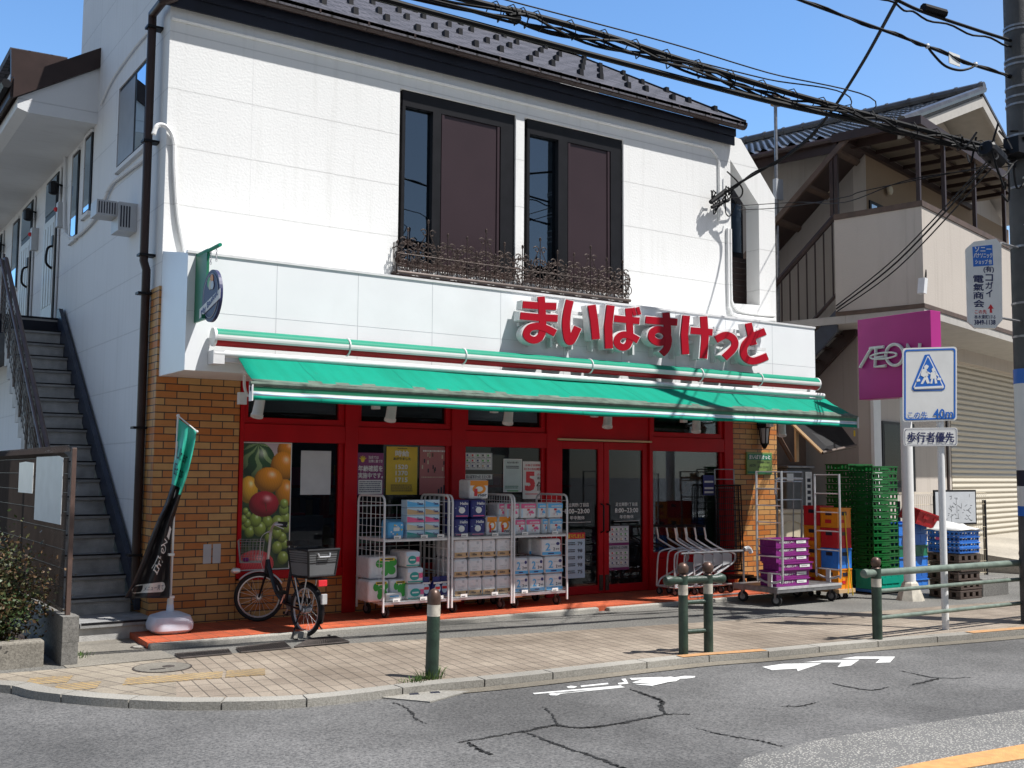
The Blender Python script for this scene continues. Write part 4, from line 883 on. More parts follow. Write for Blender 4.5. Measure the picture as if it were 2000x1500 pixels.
# fruit poster: the printed picture is a colour attribute over a fine flat grid
def fruit():
    x0, x1, z0, z1, y = 4.005, F(567, 1000, YG).x, .565, 1.925, 11.02
    pt = thing('fruit_poster', 'tall poster of a watermelon, oranges, a red apple and green grapes', 'poster', ((x0 + x1) / 2, y, z0))
    m = MB(); m.box((x0, y - .002, z0), (x1, y, z1), 'card_white'); m.build('sheet', pt)
    gx, gz = 90, 200
    fr = []
    r = random.Random(5)
    for cx, cz, rr in ((140, 605, 22), (160, 630, 22), (125, 660, 28), (155, 690, 30), (130, 715, 22), (220, 668, 48), (255, 728, 50), (315, 680, 42), (400, 690, 52), (450, 560, 34), (448, 600, 40), (462, 655, 40), (470, 720, 42), (395, 760, 40), (440, 790, 36), (350, 740, 34), (400, 858, 42), (460, 835, 36), (450, 930, 44), (175, 745, 40), (330, 790, 32)):
        fr.append((cx, cz, rr, rr * 1.02, 'grape'))
    fr = [(285, 560, 120, 88, 'apple')] + fr + [(225, 965, 150, 92, 'melonred'), (318, 396, 116, 88, 'orange'), (160, 462, 75, 92, 'lemon'), (455, 485, 78, 96, 'orange'), (435, 300, 102, 102, 'orange'), (465, 190, 82, 72, 'orange'), (228, 270, 140, 132, 'melon')]
    def colour(px, pz):
        for cx, cz, a, b, k in fr:
            u, v = (px - cx) / a, (pz - cz) / b; q = u * u + v * v
            if q < 1:
                nz = math.sqrt(1 - q); l = max(0, .35 * u - .55 * v + .75 * nz); sp = max(0, .25 * u - .45 * v + .86 * nz) ** 40
                n = math.sin(px * .31 + 3 * math.sin(pz * .07)) * .5 + .5
                c = {'apple': (.42, .015, .03), 'grape': (.30, .42, .07), 'melonred': (.55, .05, .06), 'orange': (.72, .27, .01), 'lemon': (.78, .42, .03), 'melon': (.03, .10, .03)}[k]
                if k == 'melon':
                    s = math.sin(math.atan2(v + .9, u) * 9 + .8 * math.sin(v * 7)); c = (.22, .34, .14) if s > .35 else (.025, .085, .03)
                if k == 'apple':
                    d = math.hypot(u - .05, (v + .1) * 1.3); l *= min(1, .25 + d * 1.7)
                    if abs(u - .12 - (v + .05) * .1) < .03 and -.1 < v < .55: c = (.12, .05, .02)
                if k == 'melonred': l = .75 + .3 * n
                e = .3 + .85 * l
                return tuple(min(1, x * e * 1.1 * (.94 + .1 * n) + sp * .4) for x in c)
        if pz < 330 and px > 250: return (.55, .46, .50)
        n = math.sin(px * .05) * math.sin(pz * .06)
        return (.025 + .02 * n, .06 + .03 * n, .022)
    vs, fs, cols = [], [], []
    for j in range(gz + 1):
        for i in range(gx + 1):
            vs.append((x0 + .012 + (x1 - x0 - .024) * i / gx, y - .0035, z1 - .012 - (z1 - z0 - .024) * j / gz)); cols.append(colour(112 + 385 * i / gx, 145 + 855 * j / gz))
    for j in range(gz):
        for i in range(gx): k = j * (gx + 1) + i; fs.append((k, k + gx + 1, k + gx + 2, k + 1))
    mt, n, L, b = nodes_of('fruit_print'); at = n.new('ShaderNodeAttribute'); at.attribute_name = 'print'; L.new(at.outputs['Color'], b.inputs['Base Color']); b.inputs['Roughness'].default_value = .35
    m = MB(); m.add(vs, fs, 'fruit_print'); o = m.build('fruit_picture', pt)
    ca = o.data.color_attributes.new('print', 'FLOAT_COLOR', 'POINT')
    ca.data.foreach_set('color', [q for c in cols for q in (c[0], c[1], c[2], 1)])
fruit()
poster('window_notice', 'blank pale grey sheet beside the fruit poster', 588, 880, 645, 966, 'light_grey', y=11.022)
def pr_age(m, a, b, c, d, y):
    tx(m, '当店では', a, b, c, d, y, .42, .8, .86, .93, 'paper', .01); tx(m, '法律に基づき', a, b, c, d, y, .42, .95, .77, .84, 'paper', .01)
    tx(m, '年齢確認を', a, b, c, d, y, .04, .96, .56, .70, 'paper', .02); tx(m, '実施中です。', a, b, c, d, y, .04, .97, .40, .53, 'paper', .02); rc(m, a, b, c, d, y, .05, .95, .03, .36, 'paper'); lines(m, a, b, c, d, y - .001, .09, .9, .06, .34, 6, 'navy_ink')
    w, h = b - a, d - c; x, z = a + w * .2, c + h * .82
    m.lathe([(h * .045, -.0006), (h * .045, .0006)], (x, y, z), 'yellow', 14, (0, 1, 0))
    for k in range(5):
        t = R_(150 - k * 30); m.obox((x + math.cos(t) * h * .06, y, z + math.sin(t) * h * .07), (math.cos(t) * h * .04, 0, math.sin(t) * h * .04), (-math.sin(t) * h * .011, 0, math.cos(t) * h * .011), (0, .0005, 0), 'yellow')
poster('age_check_poster', 'dark purple poster with a yellow hand and white Japanese lettering', 698, 884, 748, 967, 'poster_purple', pr_age)
def pr_wage(m, a, b, c, d, y):
    tx(m, '時給', a, b, c, d, y, .28, .72, .80, .92, 'paper', .03); tx(m, 'あがりました', a, b, c, d, y, .22, .78, .72, .78, 'ink', .02)
    for s, z in (('1520', .58), ('1370', .45), ('1715', .31)): tx(m, s, a, b, c, d, y, .30, .68, z - .045, z + .045, 'paper', .03)
    lines(m, a, b, c, d, y, .15, .85, .06, .22, 4, 'brown_wood'); lines(m, a, b, c, d, y, .35, .66, .95, .98, 1, 'brown_wood')
poster('wage_poster', 'mustard yellow hourly wage poster in the middle of three', 755, 872, 814, 966, 'poster_yellow', pr_wage, group='three posters above the left roll cage')
def pr_pink(m, a, b, c, d, y):
    lines(m, a, b, c, d, y, .1, .9, .88, .94, 1, 'paper'); rr = random.Random(4)
    for i in range(14):
        x, z = rr.uniform(.06, .9), rr.uniform(.42, .82); rc(m, a, b, c, d, y, x, x + .04, z, z + .08, rr.choice(['brown_wood', 'navy_ink', 'cream', 'ink']))
    lines(m, a, b, c, d, y, .06, .94, .35, .38, 1, 'cream')
    for i in range(4): rc(m, a, b, c, d, y, .6 + .09 * i, .65 + .09 * i, .03, .12 + .04 * (i % 3), 'ink')
poster('staff_poster', 'dusty pink poster with rows of small drawings beside the yellow one', 820, 872, 878, 966, 'poster_pink', pr_pink)
def pr_flyer(m, a, b, c, d, y):
    rr = random.Random(9)
    for i in range(5):
        for j in range(3):
            x, z = .03 + i * .19, .06 + j * .31; rc(m, a, b, c, d, y, x, x + .16, z, z + .26, 'paper'); rc(m, a, b, c, d, y - .001, x + .02, x + .08, z + .12, z + .23, rr.choice(['ink', 'hot_red', 'navy', 'tan', 'green_print'])); lines(m, a, b, c, d, y - .001, x + .02, x + .14, z + .02, z + .10, 1, 'ink')
poster('sale_flyer', 'pale grid flyer of products behind the orange tissue pack', 908, 884, 961, 918, 'light_grey', pr_flyer)
poster('store_name_strip', 'narrow white strip with black store lettering under the grid flyer', 907, 926, 961, 936, 'paper', lambda m, a, b, c, d, y: tx(m, 'まいばすけっと ととく市!', a, b, c, d, y, .06, .94, .15, .85, 'ink', .02))
def pr_mint(m, a, b, c, d, y):
    tx(m, '毎日のお買い物で', a, b, c, d, y, .2, .8, .86, .92, 'ink', .01); lines(m, a, b, c, d, y, .15, .85, .70, .80, 2, 'ink'); rc(m, a, b, c, d, y, .2, .8, .02, .05, 'green_print'); lines(m, a, b, c, d, y, .1, .8, .1, .2, 2, 'dark_green')
poster('mint_poster', 'pale mint poster beside the red number five poster', 983, 896, 1019, 961, 'poster_mint', pr_mint, frame='paper')
def pr_five(m, a, b, c, d, y):
    tx(m, 'お客さま感謝デー', a, b, c, d, y, .1, .9, .87, .93, 'hot_red', .01); tx(m, 'わくわく月の日曜日は毎週', a, b, c, d, y, .05, .95, .76, .83, 'hot_red', .02); tx(m, '5', a, b, c, d, y, .12, .46, .24, .70, 'hot_red', .05); tx(m, '倍', a, b, c, d, y, .56, .9, .22, .46, 'brown_wood', .02); tx(m, 'ポイント', a, b, c, d, y, .58, .92, .62, .68, 'hot_red', .01); tx(m, '基本の', a, b, c, d, y, .58, .88, .52, .59, 'brown_wood', .01); rc(m, a, b, c, d, y, .1, .9, .12, .14, 'hot_red')
poster('five_times_poster', 'white poster with a big red number five', 1021, 901, 1068, 974, 'paper', pr_five)
poster('blue_sticker', 'small blue sticker at the top corner of a window pane', 1056, 868, 1069, 884, 'sign_blue', lambda m, a, b, c, d, y: (rc(m, a, b, c, d, y, .05, .95, .04, .38, 'paper'), tx(m, '防犯', a, b, c, d, y - .001, .2, .8, .08, .34, 'ink', .02)))
def pr_price(m, a, b, c, d, y):
    rc(m, a, b, c, d, y, 0, 1, .86, 1, 'hot_red'); tx(m, '値下げしました', a, b, c, d, y - .001, .1, .95, .88, .97, 'yellow', .03)
    for j, s in enumerate(('79', '98', '99', '98', '75')):
        z = .72 - j * .155; lines(m, a, b, c, d, y, .06, .5, z, z + .08, 2, 'ink'); tx(m, s, a, b, c, d, y, .62, .86, z, z + .075, 'ink', .02)
poster('price_poster', 'pale price list poster with a red heading on the left door', 1104, 1041, 1142, 1128, 'pale_blue', pr_price, y=11.018)
def pr_leaf(m, a, b, c, d, y):
    pr_flyer(m, a, b, c + (d - c) * .62, d - (d - c) * .02, y); rc(m, a, b, c, d, y, 0, 1, .56, .62, 'poster_purple'); tx(m, 'まいばすけっと どら市!', a, b, c, d, y - .001, .08, .92, .475, .545, 'ink', .02); pr_flyer(m, a, b, c + (d - c) * .08, c + (d - c) * .44, y); rc(m, a, b, c, d, y, 0, 1, 0, .06, 'poster_purple')
poster('door_leaflet', 'two part product leaflet on the right glass door', 1183, 1028, 1228, 1112, 'light_grey', pr_leaf, y=11.018)
poster('green_sticker', 'small bright green sticker on a glass door', 1174, 959, 1188, 980, 'lime', lambda m, a, b, c, d, y: lines(m, a, b, c, d, y, .15, .85, .2, .8, 3, 'dark_green'), y=11.018)
poster('window_stickers', 'column of dark blue and white stickers on the window by the carts', 1373, 928, 1395, 967, 'navy', lambda m, a, b, c, d, y: [rc(m, a, b, c, d, y, .1, .9, z, z + .1, 'paper') for z in (.1, .3, .62)], y=11.02)
# ------------------------------------------------------------------ roll cages and the goods on them
YC = 10.25
def caster(m, c, r=.055, wd=.028):
    c = Vector(c); m.lathe([(r, -wd / 2), (r, wd / 2)], c + V(0, 0, r), 'black_rubber', 14, (1, .25, 0)); m.lathe([(r * .55, -wd / 2 - .003), (r * .55, wd / 2 + .003)], c + V(0, 0, r), 'steel_grey', 10, (1, .25, 0))
    m.box((c.x - wd * .8, c.y - .012, c.z + r), (c.x - wd * .65, c.y + .02, c.z + r * 2.3), 'steel_grey'); m.box((c.x + wd * .65, c.y - .012, c.z + r), (c.x + wd * .8, c.y + .02, c.z + r * 2.3), 'steel_grey'); m.box((c.x - wd, c.y - .02, c.z + r * 2.3), (c.x + wd, c.y + .03, c.z + r * 2.45), 'steel_grey')
ZT = .06
def cage(label, x0, x1, tagc):
    y0, y1, zt = YC, 10.88, 1.36
    t = thing('roll_cage', label, 'roll cage', ((x0 + x1) / 2, (y0 + y1) / 2, ZT), 0, 'white roll cages in front of the shop windows')
    for x in (x0 + .013, x1 - .013):
        m = MB(); pts = [V(x, y0, .13), V(x, y0, zt - .08)] + [V(x, y0 + .07 - .07 * math.cos(a), zt - .07 + .07 * math.sin(a)) for a in (.5, 1.0, 1.5)] + [V(x, y1 - .07 + .07 * math.sin(a), zt - .07 + .07 * math.cos(a)) for a in (.1, .6, 1.1)] + [V(x, y1, zt - .08), V(x, y1, .13)]
        m.tube(pts, .0125, 'white_metal', 8)
        for k in range(1, 6): y = y0 + (y1 - y0) * k / 6; m.tube([V(x, y, .2), V(x, y, zt)], .0035, 'white_metal', 4)
        for k in range(9): z = .25 + k * .13; m.tube([V(x, y0, z), V(x, y1, z)], .0035, 'white_metal', 4)
        m.build('side_frame', t, smooth=True)
    m = MB(); m.tube([V(x0, y1, 1.24), V(x1, y1, 1.24)], .008, 'white_metal', 6)
    for k in range(1, 5): x = x0 + (x1 - x0) * k / 5; m.tube([V(x, y1, .2), V(x, y1, 1.24)], .0035, 'white_metal', 4)
    for k in range(6): z = .3 + k * .16; m.tube([V(x0, y1, z), V(x1, y1, z)], .0035, 'white_metal', 4)
    m.build('rear_mesh', t)
    for z in (.235, .90):
        m = MB(); m.box((x0 + .026, y0 + .005, z - .03), (x1 - .026, y1 - .01, z), 'white_metal'); m.box((x0 + .026, y0 - .006, z - .01), (x1 - .026, y0 + .002, z + .045), 'clear_wrap')
        for f in tagc: m.box((x0 + (x1 - x0) * f - .04, y0 - .010, z + .0), (x0 + (x1 - x0) * f + .045, y0 - .007, z + .036), 'paper'); m.box((x0 + (x1 - x0) * f - .03, y0 - .0112, z + .008), (x0 + (x1 - x0) * f + .02, y0 - .0105, z + .016), 'ink')
        m.build('shelf', t)
    m = MB(); m.box((x0 + .05, y0 + .04, .185), (x0 + .16, y0 + .2, .20), 'tan'); m.build('base_block', t)
    for x in (x0 + .09, x1 - .09):
        for y in (y0 + .10, y1 - .10): m = MB(); caster(m, (x, y, ZT)); m.build('caster', t)
    return t
CX = [F(u, 1190, YC).x for u in (746, 880, 1001, 1109)]
cage('roll cage beside the bicycle with green and teal tissue packs', CX[0], CX[1] - .02, (.2, .6, .85)); cage('middle roll cage full of tan and white toilet paper packs', CX[1], CX[2] - .005, (.2, .7)); cage('roll cage nearest the glass doors with blue banded packs', CX[2] + .005, CX[3], (.2, .75))
def rect5(x0, y0, x1, y1, y):
    a = F(680 + x0 / 3.75, 820 + y0 / 3.75, y); b = F(680 + x1 / 3.75, 820 + y1 / 3.75, y); return a.x, b.x, b.z, a.z
_pr = random.Random(77)
def pack(name, label, rect, key, cat, group, face, y=10.285, dep=.22, zb=None, bevel=.026, h=None):
    x0, x1, z0, z1 = rect5(*rect, y)
    if zb is not None: z1 += zb - z0; z0 = zb
    if h: z1 = z0 + h
    c = V((x0 + x1) / 2, y + dep / 2, z0); hw = (x1 - x0) / 2 - .003
    m = MB(); m.box((-hw, -dep / 2, 0), (hw, dep / 2, z1 - z0 - .002), 'pack_film' if key == 'paper' else key); o = props(m.build(name, bevel=bevel), label, cat, group); o.location = c
    WM[o.name] = Matrix.Translation(c); o.rotation_euler = (0, 0, _pr.uniform(-.035, .035))
    m = MB(); face(m, x0 + .012, x1 - .012, z0 + .012, z1 - .014, y - .0015); m.build('print', o); return o
def f_rc(*L_): return lambda m, a, b, c, d, y: [rc(m, a, b, c, d, y - .0003 * i, *q) for i, q in enumerate(L_)]
DECK, MID = .236, .901
# left cage
def f_baby(m, a, b, c, d, y):
    rr = random.Random(2)
    for i in range(9): x, z = rr.uniform(.05, .85), rr.uniform(.05, .85); rc(m, a, b, c, d, y - .0004 * i, x, x + .1, z, z + .1, rr.choice(['paper', 'yellow', 'pale_blue']))
    rc(m, a, b, c, d, y - .005, .3, .7, .45, .7, 'paper')
for i, l in enumerate(('frontmost of three sky blue packs on the top shelf', 'middle sky blue pack in its row on the top shelf', 'rearmost of three sky blue packs, by the glass')):
    pack('tissue_pack', l, (290, 705, 412, 826), 'sky_blue', 'pack', 'sky blue packs on the roll cage beside the bicycle', f_baby, y=10.29 + .19 * i, dep=.17, zb=MID)
cols = ['sky_blue', 'tan', 'pink', 'cream', 'teal_print']; nm = ['blue', 'beige', 'pink', 'yellowish', 'teal']
for c_, (xa, xb) in enumerate(((430, 560), (563, 670))):
    for r in range(5):
        z = MID + (4 - r) * .083
        def f_tb(m, a, b, c, d, y, k=cols[r]):
            m.add([(a, y, c), (b, y, c), (b, y, c + (d - c) * .35), (a, y, c + (d - c) * .9)], [(0, 1, 2, 3)], k); tx(m, 'Tissue', a, b, c, d, y - .001, .58, .92, .3, .7, 'navy', .02)
        x0, x1, _, _ = rect5(xa, 600, xb, 640, 10.29)
        m = MB(); m.box((x0 + .002, 10.29, z), (x1 - .002, 10.42, z + .080), 'pale_blue'); o = props(m.build('tissue_box', bevel=.003), '%s tissue box, %s down in the %s stack on the top shelf' % (nm[r], ORD[r], ('left', 'right')[c_]), 'tissue box', 'tissue boxes on the roll cage beside the bicycle')
        m = MB(); f_tb(m, x0 + .006, x1 - .006, z + .005, z + .075, 10.2885); m.build('print', o)
def f_leaf(m, a, b, c, d, y):
    w, h = b - a, d - c
    for fx, fz, r in ((.62, .55, .2), (.85, .75, .16), (.80, .35, .17), (.55, .25, .14), (.35, .7, .16)):
        m.add([(a + w * (fx + r * .9 * math.cos(t)), y, c + h * (fz + r * 1.3 * math.sin(t))) for t in [2 * math.pi * k / 14 for k in range(14)]], [tuple(range(14))], 'green_print'); y -= .0004
    rc(m, a, b, c, d, y, .35, .9, .84, .97, 'yellow'); rc(m, a, b, c, d, y - .0005, .4, .85, .87, .94, 'ink')
pack('tissue_pack', 'white pack with big green leaves, upper one on the cage beside the bicycle', (150, 1020, 362, 1172), 'paper', 'pack', 'green leaf packs on the roll cage beside the bicycle', f_leaf, y=10.42, dep=.3, zb=DECK + .232, h=.24)
pack('tissue_pack', 'white pack with green leaves at the lower left of the cage', (150, 1178, 300, 1330), 'paper', 'pack', 'green leaf packs on the roll cage beside the bicycle', f_leaf, y=10.33, dep=.3, zb=DECK, h=.231)
pack('tissue_pack', 'white pack with green leaves beside the teal packs at the bottom', (303, 1180, 432, 1318), 'paper', 'pack', 'green leaf packs on the roll cage beside the bicycle', f_leaf, y=10.36, dep=.3, zb=DECK, h=.225)
def f_teal(m, a, b, c, d, y):
    w, h = b - a, d - c
    rc(m, a, b, c, d, y, 0, 1, .72, 1, 'pale_blue'); rc(m, a, b, c, d, y - .0004, .72, .98, .3, .65, 'pink'); m.add([(a + w * (.45 + .33 * math.cos(t)), y - .001, c + h * (.45 + .3 * math.sin(t))) for t in [2 * math.pi * k / 18 for k in range(18)]], [tuple(range(18))], 'teal_print'); rc(m, a, b, c, d, y - .0015, .25, .65, .4, .5, 'paper'); rc(m, a, b, c, d, y - .0004, 0, 1, .0, .1, 'teal_print')
for i, (r, l) in enumerate((((432, 1214, 562, 1312), 'white and teal tissue pack at the bottom of its stack'), ((430, 1100, 552, 1215), 'white and teal tissue pack in the middle of its stack'), ((424, 984, 532, 1100), 'white and teal tissue pack on top of its stack'))):
    pack('tissue_pack', l, r, 'paper', 'pack', 'teal print packs on the roll cage beside the bicycle', f_teal, y=10.30, dep=.4, zb=DECK + i * .176, h=.175)
def pouch(label, x, y):
    m = MB(); pts = [(-.055, 0), (.055, 0), (.062, .05), (.058, .15), (.045, .20), (.05, .235), (-.045, .235), (-.04, .2), (-.06, .15), (-.064, .05)]
    a = [V(x + p[0], y - (.03 if .01 < p[1] < .19 else .008), DECK + .001 + p[1]) for p in pts]; b = [V(x + p[0], y + (.03 if .01 < p[1] < .19 else .008), DECK + .001 + p[1]) for p in pts]
    m.add(a + b, [tuple(range(10)), tuple(range(10, 20))] + [(i, (i + 1) % 10, 10 + (i + 1) % 10, 10 + i) for i in range(10)], 'navy')
    o = props(m.build('detergent_pouch', bevel=.006), label, 'detergent', 'blue detergent refill pouches'); m = MB()
    m.add([(x + .038 * math.cos(t), y - .0335, DECK + .11 + .055 * math.sin(t)) for t in [2 * math.pi * k / 16 for k in range(16)]], [tuple(range(16))], 'pale_blue'); m.box((x - .03, y - .0355, DECK + .10), (x + .03, y - .0345, DECK + .13), 'hot_red'); m.box((x - .05, y - .0335, DECK + .16), (x + .05, y - .0325, DECK + .18), 'paper'); m.build('print', o)
for x, y, l in ((rect5(570, 0, 1, 1, 10.33)[0] + .02, 10.34, 'blue detergent pouch standing leftmost, next to teal packs'), (rect5(635, 0, 1, 1, 10.33)[0] + .03, 10.31, 'blue detergent pouch in the middle of three'), (rect5(690, 0, 1, 1, 10.33)[0] + .04, 10.34, 'blue detergent pouch standing against the middle cage')): pouch(l, x, y)
pack('soft_pack', 'small white plastic pack lying in front of green leaf packs', (275, 1250, 400, 1308), 'card_white', 'pack', None, f_rc((.2, .8, .55, .75, 'sky_blue'), (.1, .9, .1, .2, 'pale_blue')), y=10.265, dep=.06, zb=DECK + .002)
# middle cage
def f_hello(m, a, b, c, d, y):
    tx(m, 'Hello', a, b, c, d, y, .38, .92, .76, .93, 'paper', .03); rr = random.Random(6)
    for i in range(8): x, z = rr.uniform(.05, .9), rr.uniform(.2, .7); rc(m, a, b, c, d, y, x, x + .045, z, z + .05, 'pale_blue')
    rc(m, a, b, c, d, y, .1, .9, .03, .09, 'pink'); w, h = b - a, d - c; m.add([(a + w * (.5 + .22 * math.cos(t)), y - .0004, c + h * (.42 + .2 * math.sin(t))) for t in [2 * math.pi * k / 18 for k in range(18)]], [tuple(range(18))], 'paper')
for r, l, z in (((775, 705, 887, 838), 'navy paper pack, lower left of the four', 0), ((890, 708, 1006, 832), 'navy paper pack, lower right of the four', 0), ((778, 565, 894, 692), 'navy paper pack, upper left of the four', .206), ((896, 560, 1012, 690), 'navy paper pack, upper right of the four', .206)):
    pack('toilet_paper_pack', l, r, 'navy', 'pack', 'navy packs on the middle roll cage', f_hello, zb=MID + z, dep=.28, h=.204)
def f_prior(m, a, b, c, d, y):
    w, h = b - a, d - c
    rc(m, a, b, c, d, y, 0, 1, .72, 1, 'orange')
    for r0, r1, k in ((.34, .0, 'orange'), (.19, .0, 'paper')):
        m.add([(a + w * (.50 + r0 * 1.1 * math.cos(t)), y - (.0006 if k == 'orange' else .0012), c + h * (.52 + r0 * .8 * math.sin(t))) for t in [2 * math.pi * q / 20 for q in range(20)]], [tuple(range(20))], k)
    rc(m, a, b, c, d, y - .0018, .22, .40, .12, .55, 'hot_red'); tx(m, 'rior', a, b, c, d, y - .002, .45, .92, .10, .26, 'ink', .03)
for r, l, z, yy in (((1016, 635, 1096, 792), 'orange and white paper pack next to the navy packs', 0, 10.285), ((1099, 633, 1192, 790), 'orange and white paper pack next to the pink packs', 0, 10.285), ((888, 440, 1030, 572), 'orange and white paper pack on top of the navy packs', .412, 10.36)):
    pack('toilet_paper_pack', l, r, 'paper', 'pack', 'orange packs on the middle roll cage', f_prior, y=yy, zb=MID + z, dep=.25, h=.225)
COLS = ((778, 882), (885, 988), (990, 1086), (1090, 1196)); CN = ('first', 'second', 'third', 'fourth'); RN = ('bottom', 'middle', 'top')
for c_, (xa, xb) in enumerate(COLS):
    for r in range(3):
        def f_roll(m, a, b, c, d, y, n=('100', '100', '50', '60')[c_]):
            rc(m, a, b, c, d, y, -.02, 1.02, .0, .30, 'tan'); tx(m, n + 'm', a, b, c, d, y - .001, .15, .55, .09, .22, 'ink', .03); tx(m, 'リサイクル', a, b, c, d, y, .2, .72, .48, .58, 'light_grey', .01); lines(m, a, b, c, d, y, .18, .6, .36, .42, 1, 'light_grey'); rc(m, a, b, c, d, y, .55, .72, .78, .92, 'light_grey'); rc(m, a, b, c, d, y - .001, .86, .97, .10, .26, 'ink')
        pack('toilet_paper_pack', 'white and tan paper pack, %s row, %s column from the left' % (RN[r], CN[c_]), (xa, 880, xb, 1020), 'paper', 'pack', 'white and tan packs on the middle roll cage', f_roll, zb=DECK + r * .211, h=.209, dep=.45, y=10.285 + .004 * ((c_ + r) % 2))
# right cage
def f_sc(k):
    def f(m, a, b, c, d, y):
        rc(m, a, b, c, d, y, 0, 1, .66, 1, k); tx(m, 'scottie', a, b, c, d, y - .001, .22, .92, .74, .90, 'paper', .03)
        rr = random.Random(8)
        for i in range(9): x, z = rr.uniform(.3, .75), rr.uniform(.12, .5); rc(m, a, b, c, d, y - .0004 * (i + 1), x, x + .16, z, z + .13, rr.choice([k, 'hot_red', 'paper', k, 'yellow', 'sign_blue']))
        rc(m, a, b, c, d, y, 0, .12, .0, .6, 'pale_blue')
    return f
for r, k, l, z, yy in (((1214, 700, 1300, 806), 'pink', 'pink and white pack, lower row by the cage post', 0, 10.285), ((1304, 696, 1414, 802), 'pink', 'pink and white pack in the lower row beside the blue packs', 0, 10.285), ((1156, 562, 1256, 690), 'pink', 'pink and white pack, upper left behind the cage post', .186, 10.285), ((1259, 562, 1380, 690), 'pink', 'pink and white pack in the upper row beside the blue packs', .186, 10.285), ((1100, 564, 1152, 690), 'pink', 'pink and white pack partly hidden at the left end', .186, 10.33),
                   ((1418, 696, 1466, 800), 'sky_blue', 'narrow blue and white pack in the lower row', 0, 10.30), ((1470, 696, 1574, 800), 'sky_blue', 'blue and white pack at the right end of the lower row', 0, 10.285), ((1386, 562, 1456, 690), 'sky_blue', 'narrow blue and white pack in the upper row', .186, 10.30), ((1460, 560, 1577, 690), 'sky_blue', 'blue and white pack at the right end of the upper row', .186, 10.285)):
    pack('toilet_paper_pack', l, r, 'paper', 'pack', 'pink and blue packs on the roll cage nearest the doors', f_sc(k), y=yy, zb=MID + z, dep=.24, h=.184)
def f_two(m, a, b, c, d, y):
    rc(m, a, b, c, d, y, -.02, 1.02, .0, .20, 'sky_blue'); rc(m, a, b, c, d, y - .001, .3, .62, .06, .14, 'navy'); tx(m, '2', a, b, c, d, y, .16, .42, .30, .78, 'sky_blue', .02); tx(m, '2', a, b, c, d, y, .58, .68, .30, .48, 'ink', .02); tx(m, '倍巻', a, b, c, d, y, .72, .92, .32, .44, 'ink', .01); w, h = b - a, d - c
    m.add([(a + w * (.84 + .1 * math.cos(t)), y, c + h * (.74 + .11 * math.sin(t))) for t in [2 * math.pi * q / 14 for q in range(14)]], [tuple(range(14))], 'navy'); lines(m, a, b, c, d, y, .45, .72, .66, .76, 1, 'light_grey')
for r, l, z, yy in (((1218, 1120, 1324, 1246), 'blue banded paper pack, bottom row left', 0, 10.285), ((1328, 1118, 1442, 1236), 'blue banded paper pack, bottom row middle', 0, 10.285), ((1448, 1112, 1574, 1228), 'blue banded paper pack, bottom row right', 0, 10.285), ((1218, 985, 1322, 1116), 'blue banded paper pack, second row left', .203, 10.285), ((1326, 980, 1434, 1110), 'blue banded paper pack, second row middle', .203, 10.285), ((1440, 985, 1577, 1112), 'blue banded paper pack, second row right', .203, 10.285), ((1418, 850, 1562, 982), 'blue banded paper pack alone on top at the right', .406, 10.285), ((1325, 850, 1418, 968), 'blue banded paper pack standing back in the top row', .406, 10.50)):
    pack('toilet_paper_pack', l, r, 'paper', 'pack', 'blue banded packs on the roll cage nearest the doors', f_two, y=yy, zb=DECK + z, dep=.26, h=.201)
# ------------------------------------------------------------------ bicycle
rc0 = G(597, 1243, 0); hd = math.atan2(.98, -.2)
bk = thing('bicycle', 'dark small wheeled bicycle with a grey rear basket parked against the shopfront', 'bicycle', (rc0.x, rc0.y, .004), hd)
RW = .254
def wheel(name, cen, ang):
    ax = V(-math.sin(ang), math.cos(ang), 0); fx = V(math.cos(ang), math.sin(ang), 0)
    ring = lambda r, n=36: [cen + fx * (r * math.cos(2 * math.pi * k / n)) + V(0, 0, r * math.sin(2 * math.pi * k / n)) for k in range(n)]
    m = MB(); m.tube(ring(RW - .02), .021, 'black_rubber', 8, closed=True); w_ = m.build(name, bk, smooth=True, local=True)
    m = MB(); m.tube(ring(RW - .045), .010, 'silver', 6, closed=True); m.build('rim', w_, smooth=True, local=True)
    m = MB(); m.lathe([(.022, -.05), (.022, .05)], cen, 'silver', 10, ax); m.lathe([(.035, -.03), (.035, .03)], cen, 'steel_grey', 10, ax)
    for k in range(20):
        a = 2 * math.pi * k / 20; m.tube([cen + ax * (.025 if k % 2 else -.025) + (fx * math.cos(a) + V(0, 0, math.sin(a))) * .03, cen + (fx * math.cos(a + .25) + V(0, 0, math.sin(a + .25))) * (RW - .05)], .0014, 'silver', 3)
    m.build('spokes', w_, local=True); return fx, ax
FW = V(.85, 0, RW + .056); SA = R_(56)
wheel('rear_wheel', V(0, 0, RW), 0); fx, ax = wheel('front_wheel', FW, SA)
hb, ht = V(.72, 0, .56), V(.70, 0, .70)
m = MB()
m.tube(smoothline([ht, V(.66, 0, .60), V(.52, 0, .38), V(.36, 0, .29)], 5), .022, 'bike_black', 8); m.tube([V(.36, 0, .29), V(.25, 0, .72)], .018, 'bike_black', 8); m.tube([V(.265, 0, .66), V(.21, 0, .86)], .013, 'silver', 8)
for s in (-1, 1): m.tube([V(.36, s * .02, .29), V(0, s * .06, RW)], .010, 'bike_black', 6); m.tube([V(.27, s * .02, .60), V(0, s * .06, RW)], .009, 'bike_black', 6)
m.tube([hb, ht], .024, 'bike_black', 8); m.build('frame', bk, smooth=True, local=True)
m = MB(); top = V(.69, 0, .74)
for s in (-1, 1): m.tube([hb + V(.005, 0, -.01), hb + V(.02, 0, -.03) + ax * (s * .045), FW + ax * (s * .05)], .011, 'dark_metal', 6)
m.build('fork', bk, smooth=True, local=True)
